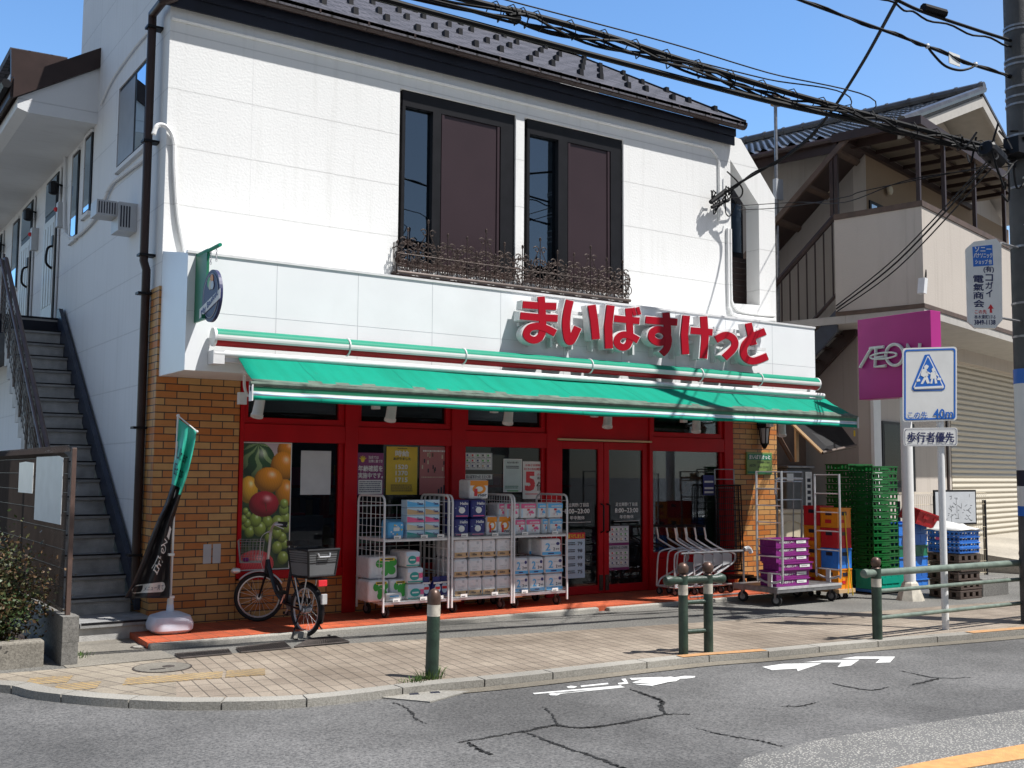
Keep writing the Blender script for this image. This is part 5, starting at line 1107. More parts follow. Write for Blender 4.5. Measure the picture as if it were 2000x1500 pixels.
m = MB(); st1 = V(.655, 0, 1.0); m.tube([ht, st1], .015, 'silver', 8)
hbp = [st1 + ax * .26 - fx * .16 + V(0, 0, .06), st1 + ax * .2 - fx * .04 + V(0, 0, .07), st1 + ax * .04, st1 - ax * .04, st1 - ax * .2 - fx * .04 + V(0, 0, .07), st1 - ax * .26 - fx * .16 + V(0, 0, .06)]
m.tube(smoothline(hbp, 4), .011, 'silver', 8)
for i, j in ((0, 1), (5, 4)): m.tube([hbp[i], hbp[i].lerp(hbp[j], .8)], .017, 'black_rubber', 8); m.tube([hbp[i].lerp(hbp[j], .9) + fx * .02, hbp[i] + fx * .03 - V(0, 0, .03)], .005, 'silver', 5)
for k in range(3): m.tube(smoothline([st1 + ax * (.18 - .16 * k), st1 + fx * .10 + V(0, 0, -.08), ht + fx * .06 + V(0, 0, -.05), hb], 5), .003, 'light_grey', 4)
m.build('handlebar', bk, smooth=True, local=True)
m = MB(); bc = ht + fx * .17 + V(0, 0, -.02)
def wirebox(m, c, fx, ax, l, wd, h, taper, key, r=.0028, nv=7, nh=4):
    cor = lambda z, s: [c + fx * (a * l / 2 * s) + ax * (b * wd / 2 * s) + V(0, 0, z) for a, b in ((-1, -1), (1, -1), (1, 1), (-1, 1))]
    for k in range(nh + 1): m.tube(cor(h * k / nh, taper + (1 - taper) * k / nh), r * (2 if k == nh else 1), key, 4, closed=True)
    B, T2 = cor(0, taper), cor(h, 1)
    for i in range(4):
        for k in range(nv): m.tube([B[i].lerp(B[(i + 1) % 4], k / nv), T2[i].lerp(T2[(i + 1) % 4], k / nv)], r, key, 3)
    for k in range(1, nv): m.tube([B[0].lerp(B[1], k / nv), B[3].lerp(B[2], k / nv)], r, key, 3); m.tube([B[0].lerp(B[3], k / nv), B[1].lerp(B[2], k / nv)], r, key, 3)
wirebox(m, bc, fx, ax, .26, .34, .22, .82, 'steel_grey', .0022); m.build('front_basket', bk, local=True)
m = MB(); m.lathe([(.02, 0), (.03, .03), (.03, .07), (.01, .09)], bc + fx * .10 + ax * .10 + V(0, 0, -.08), 'silver', 10, fx); m.build('headlight', bk, smooth=True, local=True)
m = MB(); m.ball(bc + fx * .05 + ax * -.02 + V(0, 0, .02), .03, 'purple', 8, (1.6, 1, .9)); m.build('lock', bk, smooth=True, local=True)
m = MB(); m.prism(smoothline([V(.34, .02, .86), V(.22, .075, .87), V(.10, .085, .88), V(.06, 0, .88), V(.10, -.085, .88), V(.22, -.075, .87), V(.34, -.02, .86)], 4), (0, 0, .05), 'black_plastic'); m.build('saddle', bk, bevel=.015, local=True)
m = MB(); c = V(-.10, 0, .60); l, wd, h = .34, .36, .25
B = [c + V(a * l / 2 * .85, b * wd / 2 * .85, 0) for a, b in ((-1, -1), (1, -1), (1, 1), (-1, 1))]; T2 = [c + V(a * l / 2, b * wd / 2, h) for a, b in ((-1, -1), (1, -1), (1, 1), (-1, 1))]
m.add(B + T2, [(0, 1, 2, 3), (0, 1, 5, 4), (1, 2, 6, 5), (2, 3, 7, 6), (3, 0, 4, 7)], 'basket_grey')
for z, r in ((0, .012), (.13, .007), (h, .016)): f = z / h; m.tube([B[i].lerp(T2[i], f) * 1.0 for i in range(4)], r, 'black_plastic', 6, closed=True)
for i in range(4): m.tube([B[i], T2[i]], .012, 'black_plastic', 6)
for k in range(4): f = .60 + k * .09; m.tube([B[i].lerp(T2[i], f) * 1.002 for i in range(4)], .004, 'black_plastic', 4, closed=True)
q = B[0].lerp(B[3], .5).lerp(T2[0].lerp(T2[3], .5), .80); m.tube([q + V(-.012, -.07, .02), q + V(-.02, -.06, -.015), q + V(-.02, .06, -.015), q + V(-.012, .07, .02)], .009, 'silver', 6)
rb = m.build('rear_basket', bk, local=True)
m = MB(); m.box((-.24, -.075, .565), (.14, .075, .575), 'dark_metal')
for s in (-1, 1): m.tube([V(-.08, s * .06, .565), V(0, s * .065, RW)], .006, 'silver', 5); m.tube([V(.12, s * .06, .565), V(0, s * .065, RW)], .006, 'silver', 5)
m.build('carrier', bk, local=True)
def fender(name, cen, fxx, axx, a0, a1, key='silver'):
    m = MB(); vs = []; n = 14
    for k in range(n + 1):
        a = a0 + (a1 - a0) * k / n
        for s, dr in ((-1, -.012), (0, 0), (1, -.012)): vs.append(cen + fxx * ((RW + .022 + dr) * math.cos(a)) + V(0, 0, (RW + .022 + dr) * math.sin(a)) + axx * (s * .03))
    m.add(vs, [(3 * k + j, 3 * k + j + 1, 3 * k + 4 + j, 3 * k + 3 + j) for k in range(n) for j in (0, 1)], key); o = m.build(name, bk, smooth=True, local=True); so2 = o.modifiers.new('thickness', 'SOLIDIFY'); so2.thickness = .003
fender('rear_fender', V(0, 0, RW), V(1, 0, 0), V(0, 1, 0), R_(60), R_(205), 'dark_metal'); fender('front_fender', FW, fx, ax, R_(40), R_(150))
m = MB(); m.box((-.305, -.03, .33), (-.275, .03, .43), 'silver'); m.build('fender_tip', bk, local=True, bevel=.006)
m = MB(); m.box((-.27, -.05, .50), (-.25, .05, .56), 'hot_red'); m.build('reflector', bk, local=True, bevel=.005)
m = MB(); c = V(.36, 0, .29); m.lathe([(.075, .045), (.075, .05)], c, 'steel_grey', 20, (0, -1, 0)); m.tube([c + V(0, -.06, 0), c + V(.10, -.07, -.12)], .008, 'silver', 6); m.tube([c + V(0, .06, 0), c + V(-.10, .07, .12)], .008, 'silver', 6); m.box((.41, -.16, .155), (.51, -.07, .185), 'black_plastic'); m.box((.21, .07, .395), (.31, .16, .425), 'black_plastic'); m.box((0, -.056, .30), (.36, -.048, .36), 'dark_metal'); m.build('crank', bk, local=True)
m = MB()
for s in (-1, 1): m.tube(smoothline([V(0, s * .07, RW), V(-.02, s * .14, .1), V(-.06, s * .19, .004), V(-.14, s * .19, .004)], 3), .008, 'dark_metal', 5)
m.build('kickstand', bk, local=True)
# ------------------------------------------------------------------ advertising flag
fb = G(338, 1238, .06)
fl = thing('banner_flag', 'teal and black advertising banner on a white pole by the brick pier', 'banner', (fb.x, fb.y + .1, .062))
dpt = (fb + V(0, .1, 0) - CAM).dot(fwd)
m = MB(); c = V(fb.x, fb.y + .12, .062); pr = [(.0, 0), (.17, .0), (.215, .035), (.22, .09), (.19, .16), (.10, .195), (.04, .20), (.035, .26), (.03, .27)]
vs = []; n = 24
for r, z in pr[1:]:
    for k in range(n):
        a = 2 * math.pi * k / n; e = 4; q = (abs(math.cos(a)) ** e + abs(math.sin(a)) ** e) ** (-1 / e); f = 1 if z > .19 else q; vs.append(c + V(r * f * math.cos(a) * .92, r * f * math.sin(a) * .92, z))
L2 = len(pr) - 1; m.add(vs, [(i * n + k, i * n + (k + 1) % n, (i + 1) * n + (k + 1) % n, (i + 1) * n + k) for i in range(L2 - 1) for k in range(n)] + [tuple(range(n))[::-1], tuple(range((L2 - 1) * n, L2 * n))], 'water_tank'); m.build('water_base', fl, smooth=True)
pt_ = D(348, 812, dpt); m = MB(); p0_ = V(c.x, c.y, .3); m.tube([p0_, pt_], .011, 'card_white', 8); m.lathe([(.03, 0), (.03, .06), (.02, .08)], c + V(0, 0, .25), 'card_white', 12); pe = D(385, 843, dpt - .05); m.tube([pt_, pe], .007, 'card_white', 6); m.ball(pe, .014, 'card_white', 8); m.ball(pt_, .018, 'card_white', 8)
m.build('pole', fl, smooth=True)
LE = [(349, 818), (347, 850), (343, 880), (338, 915), (335, 945), (322, 985), (306, 1020), (290, 1060), (275, 1100), (258, 1140), (243, 1168)]
RE = [(384, 843), (380, 868), (373, 900), (365, 930), (357, 955), (348, 985), (340, 1015), (335, 1050), (333, 1090), (332, 1130), (331, 1168)]
Lp = smoothline([V(*p, 0) for p in LE], 5); Rp = smoothline([V(*p, 0) for p in RE], 5); NXF = 14; vs, keys = [], []
for j, (a, b) in enumerate(zip(Lp, Rp)):
    for i in range(NXF + 1): q = a.lerp(b, i / NXF); vs.append(D(q.x, q.y, dpt - .03 + .05 * math.sin(i * .75 + j * .12) * min(1, j / 10)))
def flagpt(fx_, fy, off=.012):
    j = fy * (len(Lp) - 1); j0 = min(int(j), len(Lp) - 2); i = fx_ * NXF; i0 = min(int(i), NXF - 1); g = lambda jj, ii: vs[jj * (NXF + 1) + ii]
    a = g(j0, i0).lerp(g(j0, i0 + 1), i - i0); b = g(j0 + 1, i0).lerp(g(j0 + 1, i0 + 1), i - i0); return a.lerp(b, j - j0) - fwd * off
m = MB(); NJ = len(Lp)
for j in range(NJ - 1):
    for i in range(NXF): k = j * (NXF + 1) + i; m.f.append((k, k + 1, k + NXF + 2, k + NXF + 1)); m.m.append(m.mi('banner_teal' if j < 20 or (j < 22 and i > NXF - 4) else 'banner_black'))
m.v = [tuple(v) for v in vs]; bc_ = m.build('banner_cloth', fl, smooth=True); so3 = bc_.modifiers.new('thickness', 'SOLIDIFY'); so3.thickness = .002
m = MB()
def flagtext(s, fx0, fx1, fy0, fy1, key, bold, rot=0):
    vv, ff, (bw, bh) = textmesh(s, bold)
    out = []
    for x, y in vv:
        u, v = x / bw, y / bh
        if rot: u, v = (u * math.cos(rot) - v * math.sin(rot)), (u * math.sin(rot) + v * math.cos(rot))
        out.append(flagpt(min(1, max(0, (fx0 + fx1) / 2 + u * (fx1 - fx0))), (fy0 + fy1) / 2 - v * (fy1 - fy0)))
    m.add([p - fwd * .004 for p in out], ff, key)
flagtext('Uber', .12, .78, .165, .235, 'ink', .02); flagtext('Eats', .10, .74, .26, .33, 'ink', .02)
flagtext('ー', .82, .95, .64, .70, 'paper', .03, 1.2); flagtext('る', .62, .86, .70, .77, 'paper', .03, -.5); flagtext('店', .48, .74, .775, .86, 'paper', .03, -.5)
ring_ = [flagpt(.06 + .84 * u, .93 + .022 * v) for u, v in [(.5 + .5 * math.copysign(min(1, abs(math.cos(t)) * 1.25), math.cos(t)), math.sin(t) if abs(math.sin(t)) < .8 else math.copysign(1, math.sin(t))) for t in [2 * math.pi * k / 28 for k in range(28)]]]

def pill(u0, u1, vc, vh, key, off, n=24):
    vs = []
    for k in range(n + 1):
        t = k / n; e = min(t, 1 - t) / .12; hh = vh * (1 if e >= 1 else math.sqrt(max(0, 1 - (1 - e) ** 2)))
        vs += [flagpt(u0 + (u1 - u0) * t, vc - hh, off), flagpt(u0 + (u1 - u0) * t, vc + hh, off)]
    m.add(vs, [(2 * k, 2 * k + 2, 2 * k + 3, 2 * k + 1) for k in range(n)], key)
pill(.08, .90, .935, .024, 'card_white', .010); flagtext('メニュー見て', .38, .86, .924, .948, 'navy_ink', .01); pill(.10, .34, .935, .019, 'banner_black', .014)
m.build('banner_print', fl)
m = MB()
for v in (1083, 1166): p = D(336, v, dpt - .02); m.box((p.x - .035, p.y - .02, p.z - .012), (p.x + .02, p.y + .02, p.z + .012), 'card_white')
m.build('banner_clip', fl, bevel=.004)
# ------------------------------------------------------------------ bollards and guard rail
bp_ = G(843, 1326, 0)
bl = thing('bollard', 'single rusty capped green bollard with a worn white band', 'bollard', (bp_.x, bp_.y, 0)); tilt = V(.022, .0, 1)
m = MB(); m.lathe([(.052, -.02), (.052, .485)], (bp_.x, bp_.y, 0), 'bollard_green', 20, tilt); m.build('post', bl, smooth=True)
m = MB(); m.lathe([(.0525, .485), (.0525, .575)], (bp_.x, bp_.y, 0), 'bollard_white', 20, tilt); m.build('white_band', bl, smooth=True)
m = MB(); m.lathe([(.053, .575), (.053, .63), (.048, .66), (.034, .685), (.012, .697), (.001, .699)], (bp_.x, bp_.y, 0), 'bollard_rust', 20, tilt); m.build('cap', bl, smooth=True)
def tuft(name, label, c, n, spread, h):
    m = MB(); r = random.Random(n)
    for k in range(n):
        a = r.uniform(0, 6.28); d = spread * math.sqrt(r.random()); b = V(c.x + d * math.cos(a), c.y + d * math.sin(a) * .7, 0); hh = h * r.uniform(.3, 1); ln = V(math.cos(a), math.sin(a), 0) * hh * r.uniform(.2, .9); wv = V(-math.sin(a), math.cos(a), 0) * .0035
        m.add([b - wv, b + wv, b + ln * .5 + wv + V(0, 0, hh * .7), b + ln * .5 - wv + V(0, 0, hh * .7), b + ln + V(0, 0, hh)], [(0, 1, 2, 3), (3, 2, 4)], 'grass')
    props(m.build(name), label, 'weeds')
tuft('weed_tuft', 'green weeds growing round the foot of the single bollard', V(bp_.x - .02, bp_.y - .01, 0), 110, .12, .10); tuft('weed_tuft', 'flat weeds on the kerb near the single bollard', V(bp_.x - .2, bp_.y - .06, 0), 70, .13, .05); tuft('weed_tuft', 'small weeds in the concrete beside the block pillar', V(G(150, 1285).x, G(150, 1285).y, 0), 60, .14, .05)
p1, p2 = G(1335, 1279, 0), G(1384, 1275, 0)
db = thing('double_bollard', 'pair of green posts joined by pipes with ball caps', 'bollard', ((p1 + p2) / 2))
hh = .80
for p in (p1, p2):
    m = MB(); m.lathe([(.043, -.02), (.043, .53)], p, 'bollard_green', 18); m.lathe([(.043, .62), (.043, .70)], p, 'bollard_green', 18); po = m.build('post', db, smooth=True)
    m = MB(); m.lathe([(.0433, .53), (.0433, .62)], p, 'bollard_white', 18); m.build('white_band', po, smooth=True)
    m = MB(); m.lathe([(.043, .70), (.03, .72), (.046, .73), (.052, .755), (.05, .785), (.03, .81), (.001, .818)], p, 'bollard_rust', 16); m.build('ball_cap', po, smooth=True)
dv = (p2 - p1).normalized()
m = MB(); m.lathe([(.001, -.20), (.04, -.19), (.05, -.15), (.04, -.11), (.036, -.09), (.036, (p2 - p1).length + .09), (.04, (p2 - p1).length + .11), (.05, (p2 - p1).length + .14), (.035, (p2 - p1).length + .18), (.001, (p2 - p1).length + .19)], p1 + V(0, 0, .66), 'bollard_green', 14, dv); m.build('top_pipe', db, smooth=True)
for z in (.46, .20): m = MB(); m.tube([p1 + V(0, 0, z), p2 + V(0, 0, z)], .022, 'bollard_green', 10); m.build('rung', db, smooth=True)
p1, p2 = G(1714, 1251, 0), G(1998, 1216, 0); p2 = p1 + (p2 - p1) * 1.02; p3 = p1 + (p2 - p1) * 2
gr_ = thing('guard_rail', 'long green pipe guard rail in front of the crossing sign', 'guard rail', p1)
for p in (p1, p2, p3):
    m = MB(); m.lathe([(.048, -.02), (.048, .52)], p, 'bollard_green', 18); m.lathe([(.048, .60), (.048, .70)], p, 'bollard_green', 18); po = m.build('post', gr_, smooth=True)
    m = MB(); m.lathe([(.0483, .52), (.0483, .60)], p, 'bollard_white', 18); m.build('white_band', po, smooth=True)
    m = MB(); m.lathe([(.048, .70), (.032, .715), (.045, .73), (.05, .755), (.045, .785), (.026, .805), (.001, .812)], p, 'bollard_rust', 16); m.build('ball_cap', po, smooth=True)
dv = (p3 - p1).normalized(); LL = (p3 - p1).length
m = MB(); m.lathe([(.001, -.20), (.04, -.19), (.046, -.15), (.038, -.11), (.036, 0), (.036, LL)], p1 + V(0, 0, .655), 'rail_green', 14, dv); m.build('top_rail', gr_, smooth=True)
for z in (.475, .215): m = MB(); m.tube([p1 + V(0, 0, z), p3 + V(0, 0, z)], .021, 'rail_green', 10); m.build('lower_rail', gr_, smooth=True)
# ------------------------------------------------------------------ covers in the ground
c = G(317, 1305, 0); mh = thing('manhole_cover', 'round concrete manhole cover in the slab paving', 'manhole cover', (c.x, c.y, .005))
m = MB(); m.lathe([(.235, -.002), (.235, .003)], c + V(0, 0, .006), 'iron', 40); m.lathe([(.220, -.002), (.220, .0045)], c + V(0, 0, .006), 'concrete_ground', 40); m.build('cover', mh)
m = MB(); m.lathe([(.05, 0), (.05, .002)], c + V(.05, 0, .0108), 'iron', 16); m.box((c.x - .12, c.y - .10, .0108), (c.x + .0, c.y - .06, .0125), 'iron'); m.build('badge', mh)
c = G(275, 1265, 0); m = MB(); m.lathe([(.09, -.002), (.09, .003)], c + V(0, 0, .008), 'iron', 24); m.lathe([(.07, 0), (.07, .004)], c + V(0, 0, .0085), 'kerb_concrete', 24); props(m.build('water_valve_cover'), 'small round iron cover in the concrete before the stairs', 'valve cover')
def grate(label, pts):
    P = [V(p.x, p.y, .008) for p in pts]; t = thing('drain_grate', label, 'drain grate', P[0], 0, 'iron drain grates along the step')
    m = MB(); m.poly([q - V(0, 0, .002) for q in P], 'black_plastic'); m.build('channel', t)
    m = MB(); n = 22
    for k in range(n + 1): a = P[0].lerp(P[1], k / n); b = P[3].lerp(P[2], k / n); m.tube([a + V(0, 0, .004), b + V(0, 0, .004)], .007, 'iron', 4)
    for a, b in ((P[0], P[1]), (P[3], P[2])): m.tube([a + V(0, 0, .004), b + V(0, 0, .004)], .008, 'iron', 4)
    m.build('bars', t)
grate('leftmost iron drain grate next to the concrete apron', [G(*p) for p in ((352, 1288), (452, 1279), (446, 1271), (342, 1280))]); grate('middle iron drain grate under the bicycle shadow', [G(*p) for p in ((470, 1277), (568, 1268), (555, 1256), (462, 1268))]); grate('right iron drain grate behind the bicycle wheel', [G(*p) for p in ((575, 1266), (682, 1256), (655, 1245), (605, 1250))])
P = [G(*p, ZR) for p in ((742, 1364), (806, 1350), (916, 1352), (840, 1373))]
hc = thing('gutter_hatch', 'pale concrete gutter hatch beside the kerb below the bollard', 'hatch', P[0]); m = MB(); m.prism([p + V(0, 0, .001) for p in P], (0, 0, .009), 'kerb_concrete'); m.build('lid', hc)
cc = (P[0] + P[2]) / 2; m = MB()
for d in (-.07, .09): m.obox((cc.x + d, cc.y + .03 - d * .2, ZR + .0105), (.035, -.01, 0), (.01, .03, 0), (0, 0, .0008), 'ink')
m.build('slot', hc)
# ------------------------------------------------------------------ shrub, planter, mesh fence on the left
def shrub(name, label, c, rx, ry, rz_, n, seed=3):
    r = random.Random(seed); t = thing(name, label, 'shrub', (c[0], c[1], 0)); m = MB()
    for k in range(26):
        a = r.uniform(0, 6.28); e = r.uniform(.3, 1.3); p = [V(c[0] + r.uniform(-.1, .1), c[1] + r.uniform(-.1, .1), .0)]; L3 = r.uniform(.7, .98)
        for s in range(1, 5): f = s / 4; p.append(V(c[0] + rx * L3 * f * math.cos(a) * math.cos(e) + r.uniform(-.03, .03), c[1] + ry * L3 * f * math.sin(a) * math.cos(e), c[2] * .3 + (c[2] * .7 + rz_ * L3 * math.sin(e)) * f))
        m.tube(p, [.012, .010, .008, .005, .003], 'twig', 4)
    m.build('stems', t)
    m = MB(); cl = []
    for k in range(70):
        while True:
            q = V(r.uniform(-1, 1), r.uniform(-1, 1), r.uniform(-1, 1))
            if .35 < q.length < 1: break
        cl.append((q, r.uniform(.12, .24), r.choices(['leaf_olive', 'leaf_rust', 'leaf_green'], [5, 3 if q.x > 0 else 1.3, 3])[0]))
    for k in range(n):
        q, s, key = r.choice(cl); o = V(r.gauss(0, 1), r.gauss(0, 1), r.gauss(0, 1)) * s * .62
        p = V(c[0] + q.x * rx + o.x, c[1] + q.y * ry + o.y, c[2] + q.z * rz_ + o.z)
        if p.z < .12: continue
        d = V(r.uniform(-1, 1), r.uniform(-1, 1), r.uniform(-.3, 1)).normalized(); sd_ = d.cross(V(r.uniform(-1, 1), r.uniform(-1, 1), r.uniform(-1, 1))).normalized(); l = r.uniform(.022, .042)
        if r.random() < .12: key = r.choice(['leaf_olive', 'leaf_rust', 'leaf_green'])
        m.add([p, p + d * l * .5 + sd_ * l * .32, p + d * l * 1.2, p + d * l * .5 - sd_ * l * .32], [(0, 1, 2, 3)], key)
    m.build('foliage', t)
gc = G(40, 1245, .15)
shrub('shrub', 'brown and olive leafed shrub behind the concrete planter', (1.40, 10.05, .52), .44, .42, .44, 14000)
m = MB()
for x0, x1, y in ((-1.4, .2, 9.62), (.22, 1.06, 9.60), (1.08, 1.42, 9.58), (1.44, 1.84, 9.56)): m.box((x0, y, -.02), (x1, y + .14, .215), 'concrete_ground')
pk = props(m.build('planter_kerb', bevel=.02), 'low concrete planter edging in front of the shrub', 'planter'); m = MB(); m.box((-1.4, 9.76, -.02), (1.86, 10.9, .12), 'twig'); m.build('soil', pk)
fe = thing('mesh_fence', 'brown wire mesh fence with plastic sheets beside the staircase', 'fence', (2.0, 9.6, 0)); fx0 = 2.02
m = MB(); m.box((fx0 - .06, 9.50, 0), (fx0 + .07, 9.68, .40), 'concrete_block'); m.box((fx0 - .0605, 9.4995, .185), (fx0 + .0705, 9.679, .191), 'crack'); m.box((fx0 - .06, 9.682, 0), (fx0 + .06, 13.5, .40), 'concrete_block'); m.build('block_base', fe, bevel=.008)
for y in (9.62, 11.6, 13.4): m = MB(); m.box((fx0 - .019, y - .025, .38), (fx0 + .019, y + .025, 1.80), 'fence_brown'); m.build('post', fe, bevel=.004)
m = MB()
for k in range(110): y = 9.65 + k * .035; m.tube([V(fx0 - .035, y, .42), V(fx0 - .035, y, 1.72), V(fx0 - .075, y, 1.76), V(fx0 - .045, y, 1.82), V(fx0 - .02, y, 1.77)], .004, 'mesh_dark', 3)
for z in (.46, .62, .78, .94, 1.1, 1.26, 1.42, 1.58, 1.72, 1.82): m.tube([V(fx0 - .037, 9.62, z), V(fx0 - .037, 13.45, z)], .0032, 'mesh_dark', 3)
m.build('wire_mesh', fe)
def fsheet(label, u0, v0, u1, v1, key, notch=0):
    x = fx0 - .05; a, b = SX(u0, v0, x), SX(u1, v1, x); m = MB()
    P = [V(x, a.y, a.z - notch), V(x, a.y + (b.y - a.y) * .45, a.z), V(x, b.y, a.z - notch * 1.4), V(x, b.y, b.z), V(x, a.y, b.z)]
    m.prism(P, (.004, 0, 0), key); props(m.build('fence_sheet', fe, bevel=.0), label)
fsheet('long torn white plastic sheet', 72, 880, 118, 1025, 'light_grey', .06); fsheet('small crumpled white plastic sheet', 38, 902, 63, 964, 'card_white', .01)
# ------------------------------------------------------------------ shopping carts, rack, trolleys
ct0 = None
CL = ['shopping cart at the left end of the nested row', 'second shopping cart from the left in the nested row', 'third shopping cart from the left in the nested row', 'shopping cart at the right end of the nested row']
for k in range(4):
    loc = V(9.72 + .16 * k, 10.40 - .012 * k, ZT)
    if k == 0:
        ct0 = thing('shopping_cart', CL[0], 'shopping cart', loc, 0, 'silver shopping carts nested beside the doors'); ct0.scale = (.92, .92, .90)
        m = MB()
        for s in (-.19, .19):
            m.tube(smoothline([V(-.30, s, .98), V(-.27, s, .84), V(-.24, s, .78), V(.05, s, .64), V(.27, s, .58), V(.31, s, .53), V(.27, s, .44), V(-.02, s, .30), V(-.22, s, .22), V(-.28, s, .12)], 4), .013, 'silver', 8)
            m.tube(smoothline([V(.02, s * .9, .65), V(-.22, s * .9, .62), V(-.29, s * .9, .52), V(-.30, s, .12)], 4), .012, 'silver', 8)
            m.tube([V(-.30, s, .12), V(.28, s * .75, .12)], .012, 'silver', 8)
        for x, z, r in ((.27, .58, .01), (.28, .12, .012), (-.30, .12, .01), (-.02, .30, .008), (.05, .64, .008)): m.tube([V(x, -.19 if x < .25 or z > .2 else -.142, z), V(x, .19 if x < .25 or z > .2 else .142, z)], r, 'silver', 6)
        m.build('frame', ct0, smooth=True, local=True)
        m = MB(); m.tube([V(-.30, -.21, .98), V(-.30, .21, .98)], .018, 'black_plastic', 10); m.build('handle', ct0, smooth=True, local=True)
        m = MB(); m.prism([V(-.02, -.17, .30), V(.26, -.17, .43), V(.26, .17, .43), V(-.02, .17, .30)], (0, 0, .012), 'light_grey'); m.build('basket_rest', ct0, local=True)
        m = MB(); m.prism([V(.06, -.194, .40), V(.24, -.194, .44), V(.24, -.194, .56), V(.06, -.194, .62)], (0, .006, 0), 'light_grey'); m.build('side_plate', ct0, local=True)
        for x in (-.27, .24):
            for y in (-.16, .16): m = MB(); caster(m, (x, y, 0), .05, .022); m.build('wheel', ct0, local=True)
    else: dup(ct0, loc, None, CL[k])
a, b, c = F(1330, 1092, 10.0), F(1452, 1088, 10.0), F(1451, 1175, 10.0); zt_ = .62
m = MB(); m.tube([V(a.x, 10.0, zt_), V(b.x, 10.0, zt_)], .014, 'steel_grey', 8); m.tube([V(b.x, 10.0, zt_ + .03), V(b.x, 10.0, ZT)], .014, 'steel_grey', 8); m.tube([V(a.x + .15, 10.0, ZT + .012), V(b.x + .02, 10.0, ZT + .012)], .012, 'steel_grey', 8); m.tube([V(b.x, 10.0, zt_), V(b.x, 10.6, zt_)], .012, 'steel_grey', 8)
cr = thing('cart_barrier', 'thin grey pipe barrier in front of the nested shopping carts', 'barrier', V(b.x, 10, ZT)); m.build('pipe_frame', cr, smooth=True)
m = MB(); m.tube(smoothline([V(b.x + .01, 9.99, zt_ + .02), V(b.x + .08, 9.98, zt_ + .03), V(b.x + .12, 9.98, zt_ - .03)], 4), .03, 'white_metal', 8); m.build('end_cap', cr, smooth=True)
a, b = F(1400, 948, 10.8), F(1452, 1100, 10.75)
fk = thing('folded_rack', 'dark folded mesh rack leaning by the brick pier behind the carts', 'rack', V((a.x + b.x) / 2, 10.8, ZT))
m = MB(); za = F(1443, 917, 10.8).z
for x in (a.x + .02, b.x - .06): m.tube([V(x, 10.82, b.z), V(x, 10.86, za)], .010, 'steel_grey', 6)
for z in (za, za - .14, za - .26): m.tube([V(a.x + .02, 10.86, z), V(b.x - .06, 10.86, z)], .008, 'steel_grey', 6)
m.build('tube_frame', fk)
m = MB()
for y in (10.74, 10.79):
    for k in range(13): x = a.x + (b.x - a.x) * k / 12; m.tube([V(x, y, b.z - .1), V(x, y + .05, a.z)], .004 if 0 < k < 12 else .012, 'dark_metal', 4)
    for k in range(15): z = b.z - .1 + (a.z - b.z + .1) * k / 14; m.tube([V(a.x, y + .05 * k / 14, z), V(b.x, y + .05 * k / 14, z)], .004 if 0 < k < 14 else .012, 'dark_metal', 4)
m.build('mesh_panel', fk)
m = MB()
for x in (a.x + .06, b.x - .06): caster(m, (x, 10.72, ZT))
m.box((a.x, 10.6, ZT + .12), (b.x + .05, 10.85, ZT + .16), 'brown_metal'); m.build('base', fk)
# crates: one builder, each crate a thing
def crate_mesh(w, d, h, key, nx=4, open_=True, lip=.012):
    m = MB(); t = .012; b_ = .012
    m.box((0, 0, 0), (w, d, b_), key)
    for (x0, y0, x1, y1) in ((0, 0, w, t), (0, d - t, w, d), (0, t, t, d - t), (w - t, t, w, d - t)):
        horiz = (x1 - x0) > (y1 - y0)
        m.box((x0, y0, h - .022), (x1, y1, h), key); m.box((x0, y0, b_), (x1, y1, b_ + h * .14), key)
        L_ = (x1 - x0) if horiz else (y1 - y0); n = nx + 1
        for k in range(n + 1):
            p = L_ * k / n; q = .012
            if horiz: m.box((max(x0, x0 + p - q), y0, b_ + h * .14), (min(x1, x0 + p + q), y1, h - .022), key)
            else: m.box((x0, max(y0, y0 + p - q), b_ + h * .14), (x1, min(y1, y0 + p + q), h - .022), key)
        if not open_:
            e = .004
            m.box((x0 + (e if not horiz else 0), y0 + (e if horiz else 0), b_ + h * .14), (x1 - (e if not horiz else 0), y1 - (e if horiz else 0), h - .022), key)
    m.box((-lip, -lip, h - .016), (w + lip, -.0005, h - .002), key); m.box((-lip, -.0005, h - .016), (-.0005, d + lip, h - .002), key); m.box((w + .0005, -.0005, h - .016), (w + lip, d + lip, h - .002), key)
    return m
def label_plate(m, x0, x1, y, z0, z1, txt=None, key='paper', tk='ink'):
    m.box((x0, y - .002, z0), (x1, y, z1), key)
    if txt: m.text(txt, ((x0 + x1) / 2, y - .0028, (z0 + z1) / 2), (1, 0, 0), (0, 0, 1), (z1 - z0) * .6, tk, .02, (x1 - x0) * .9)
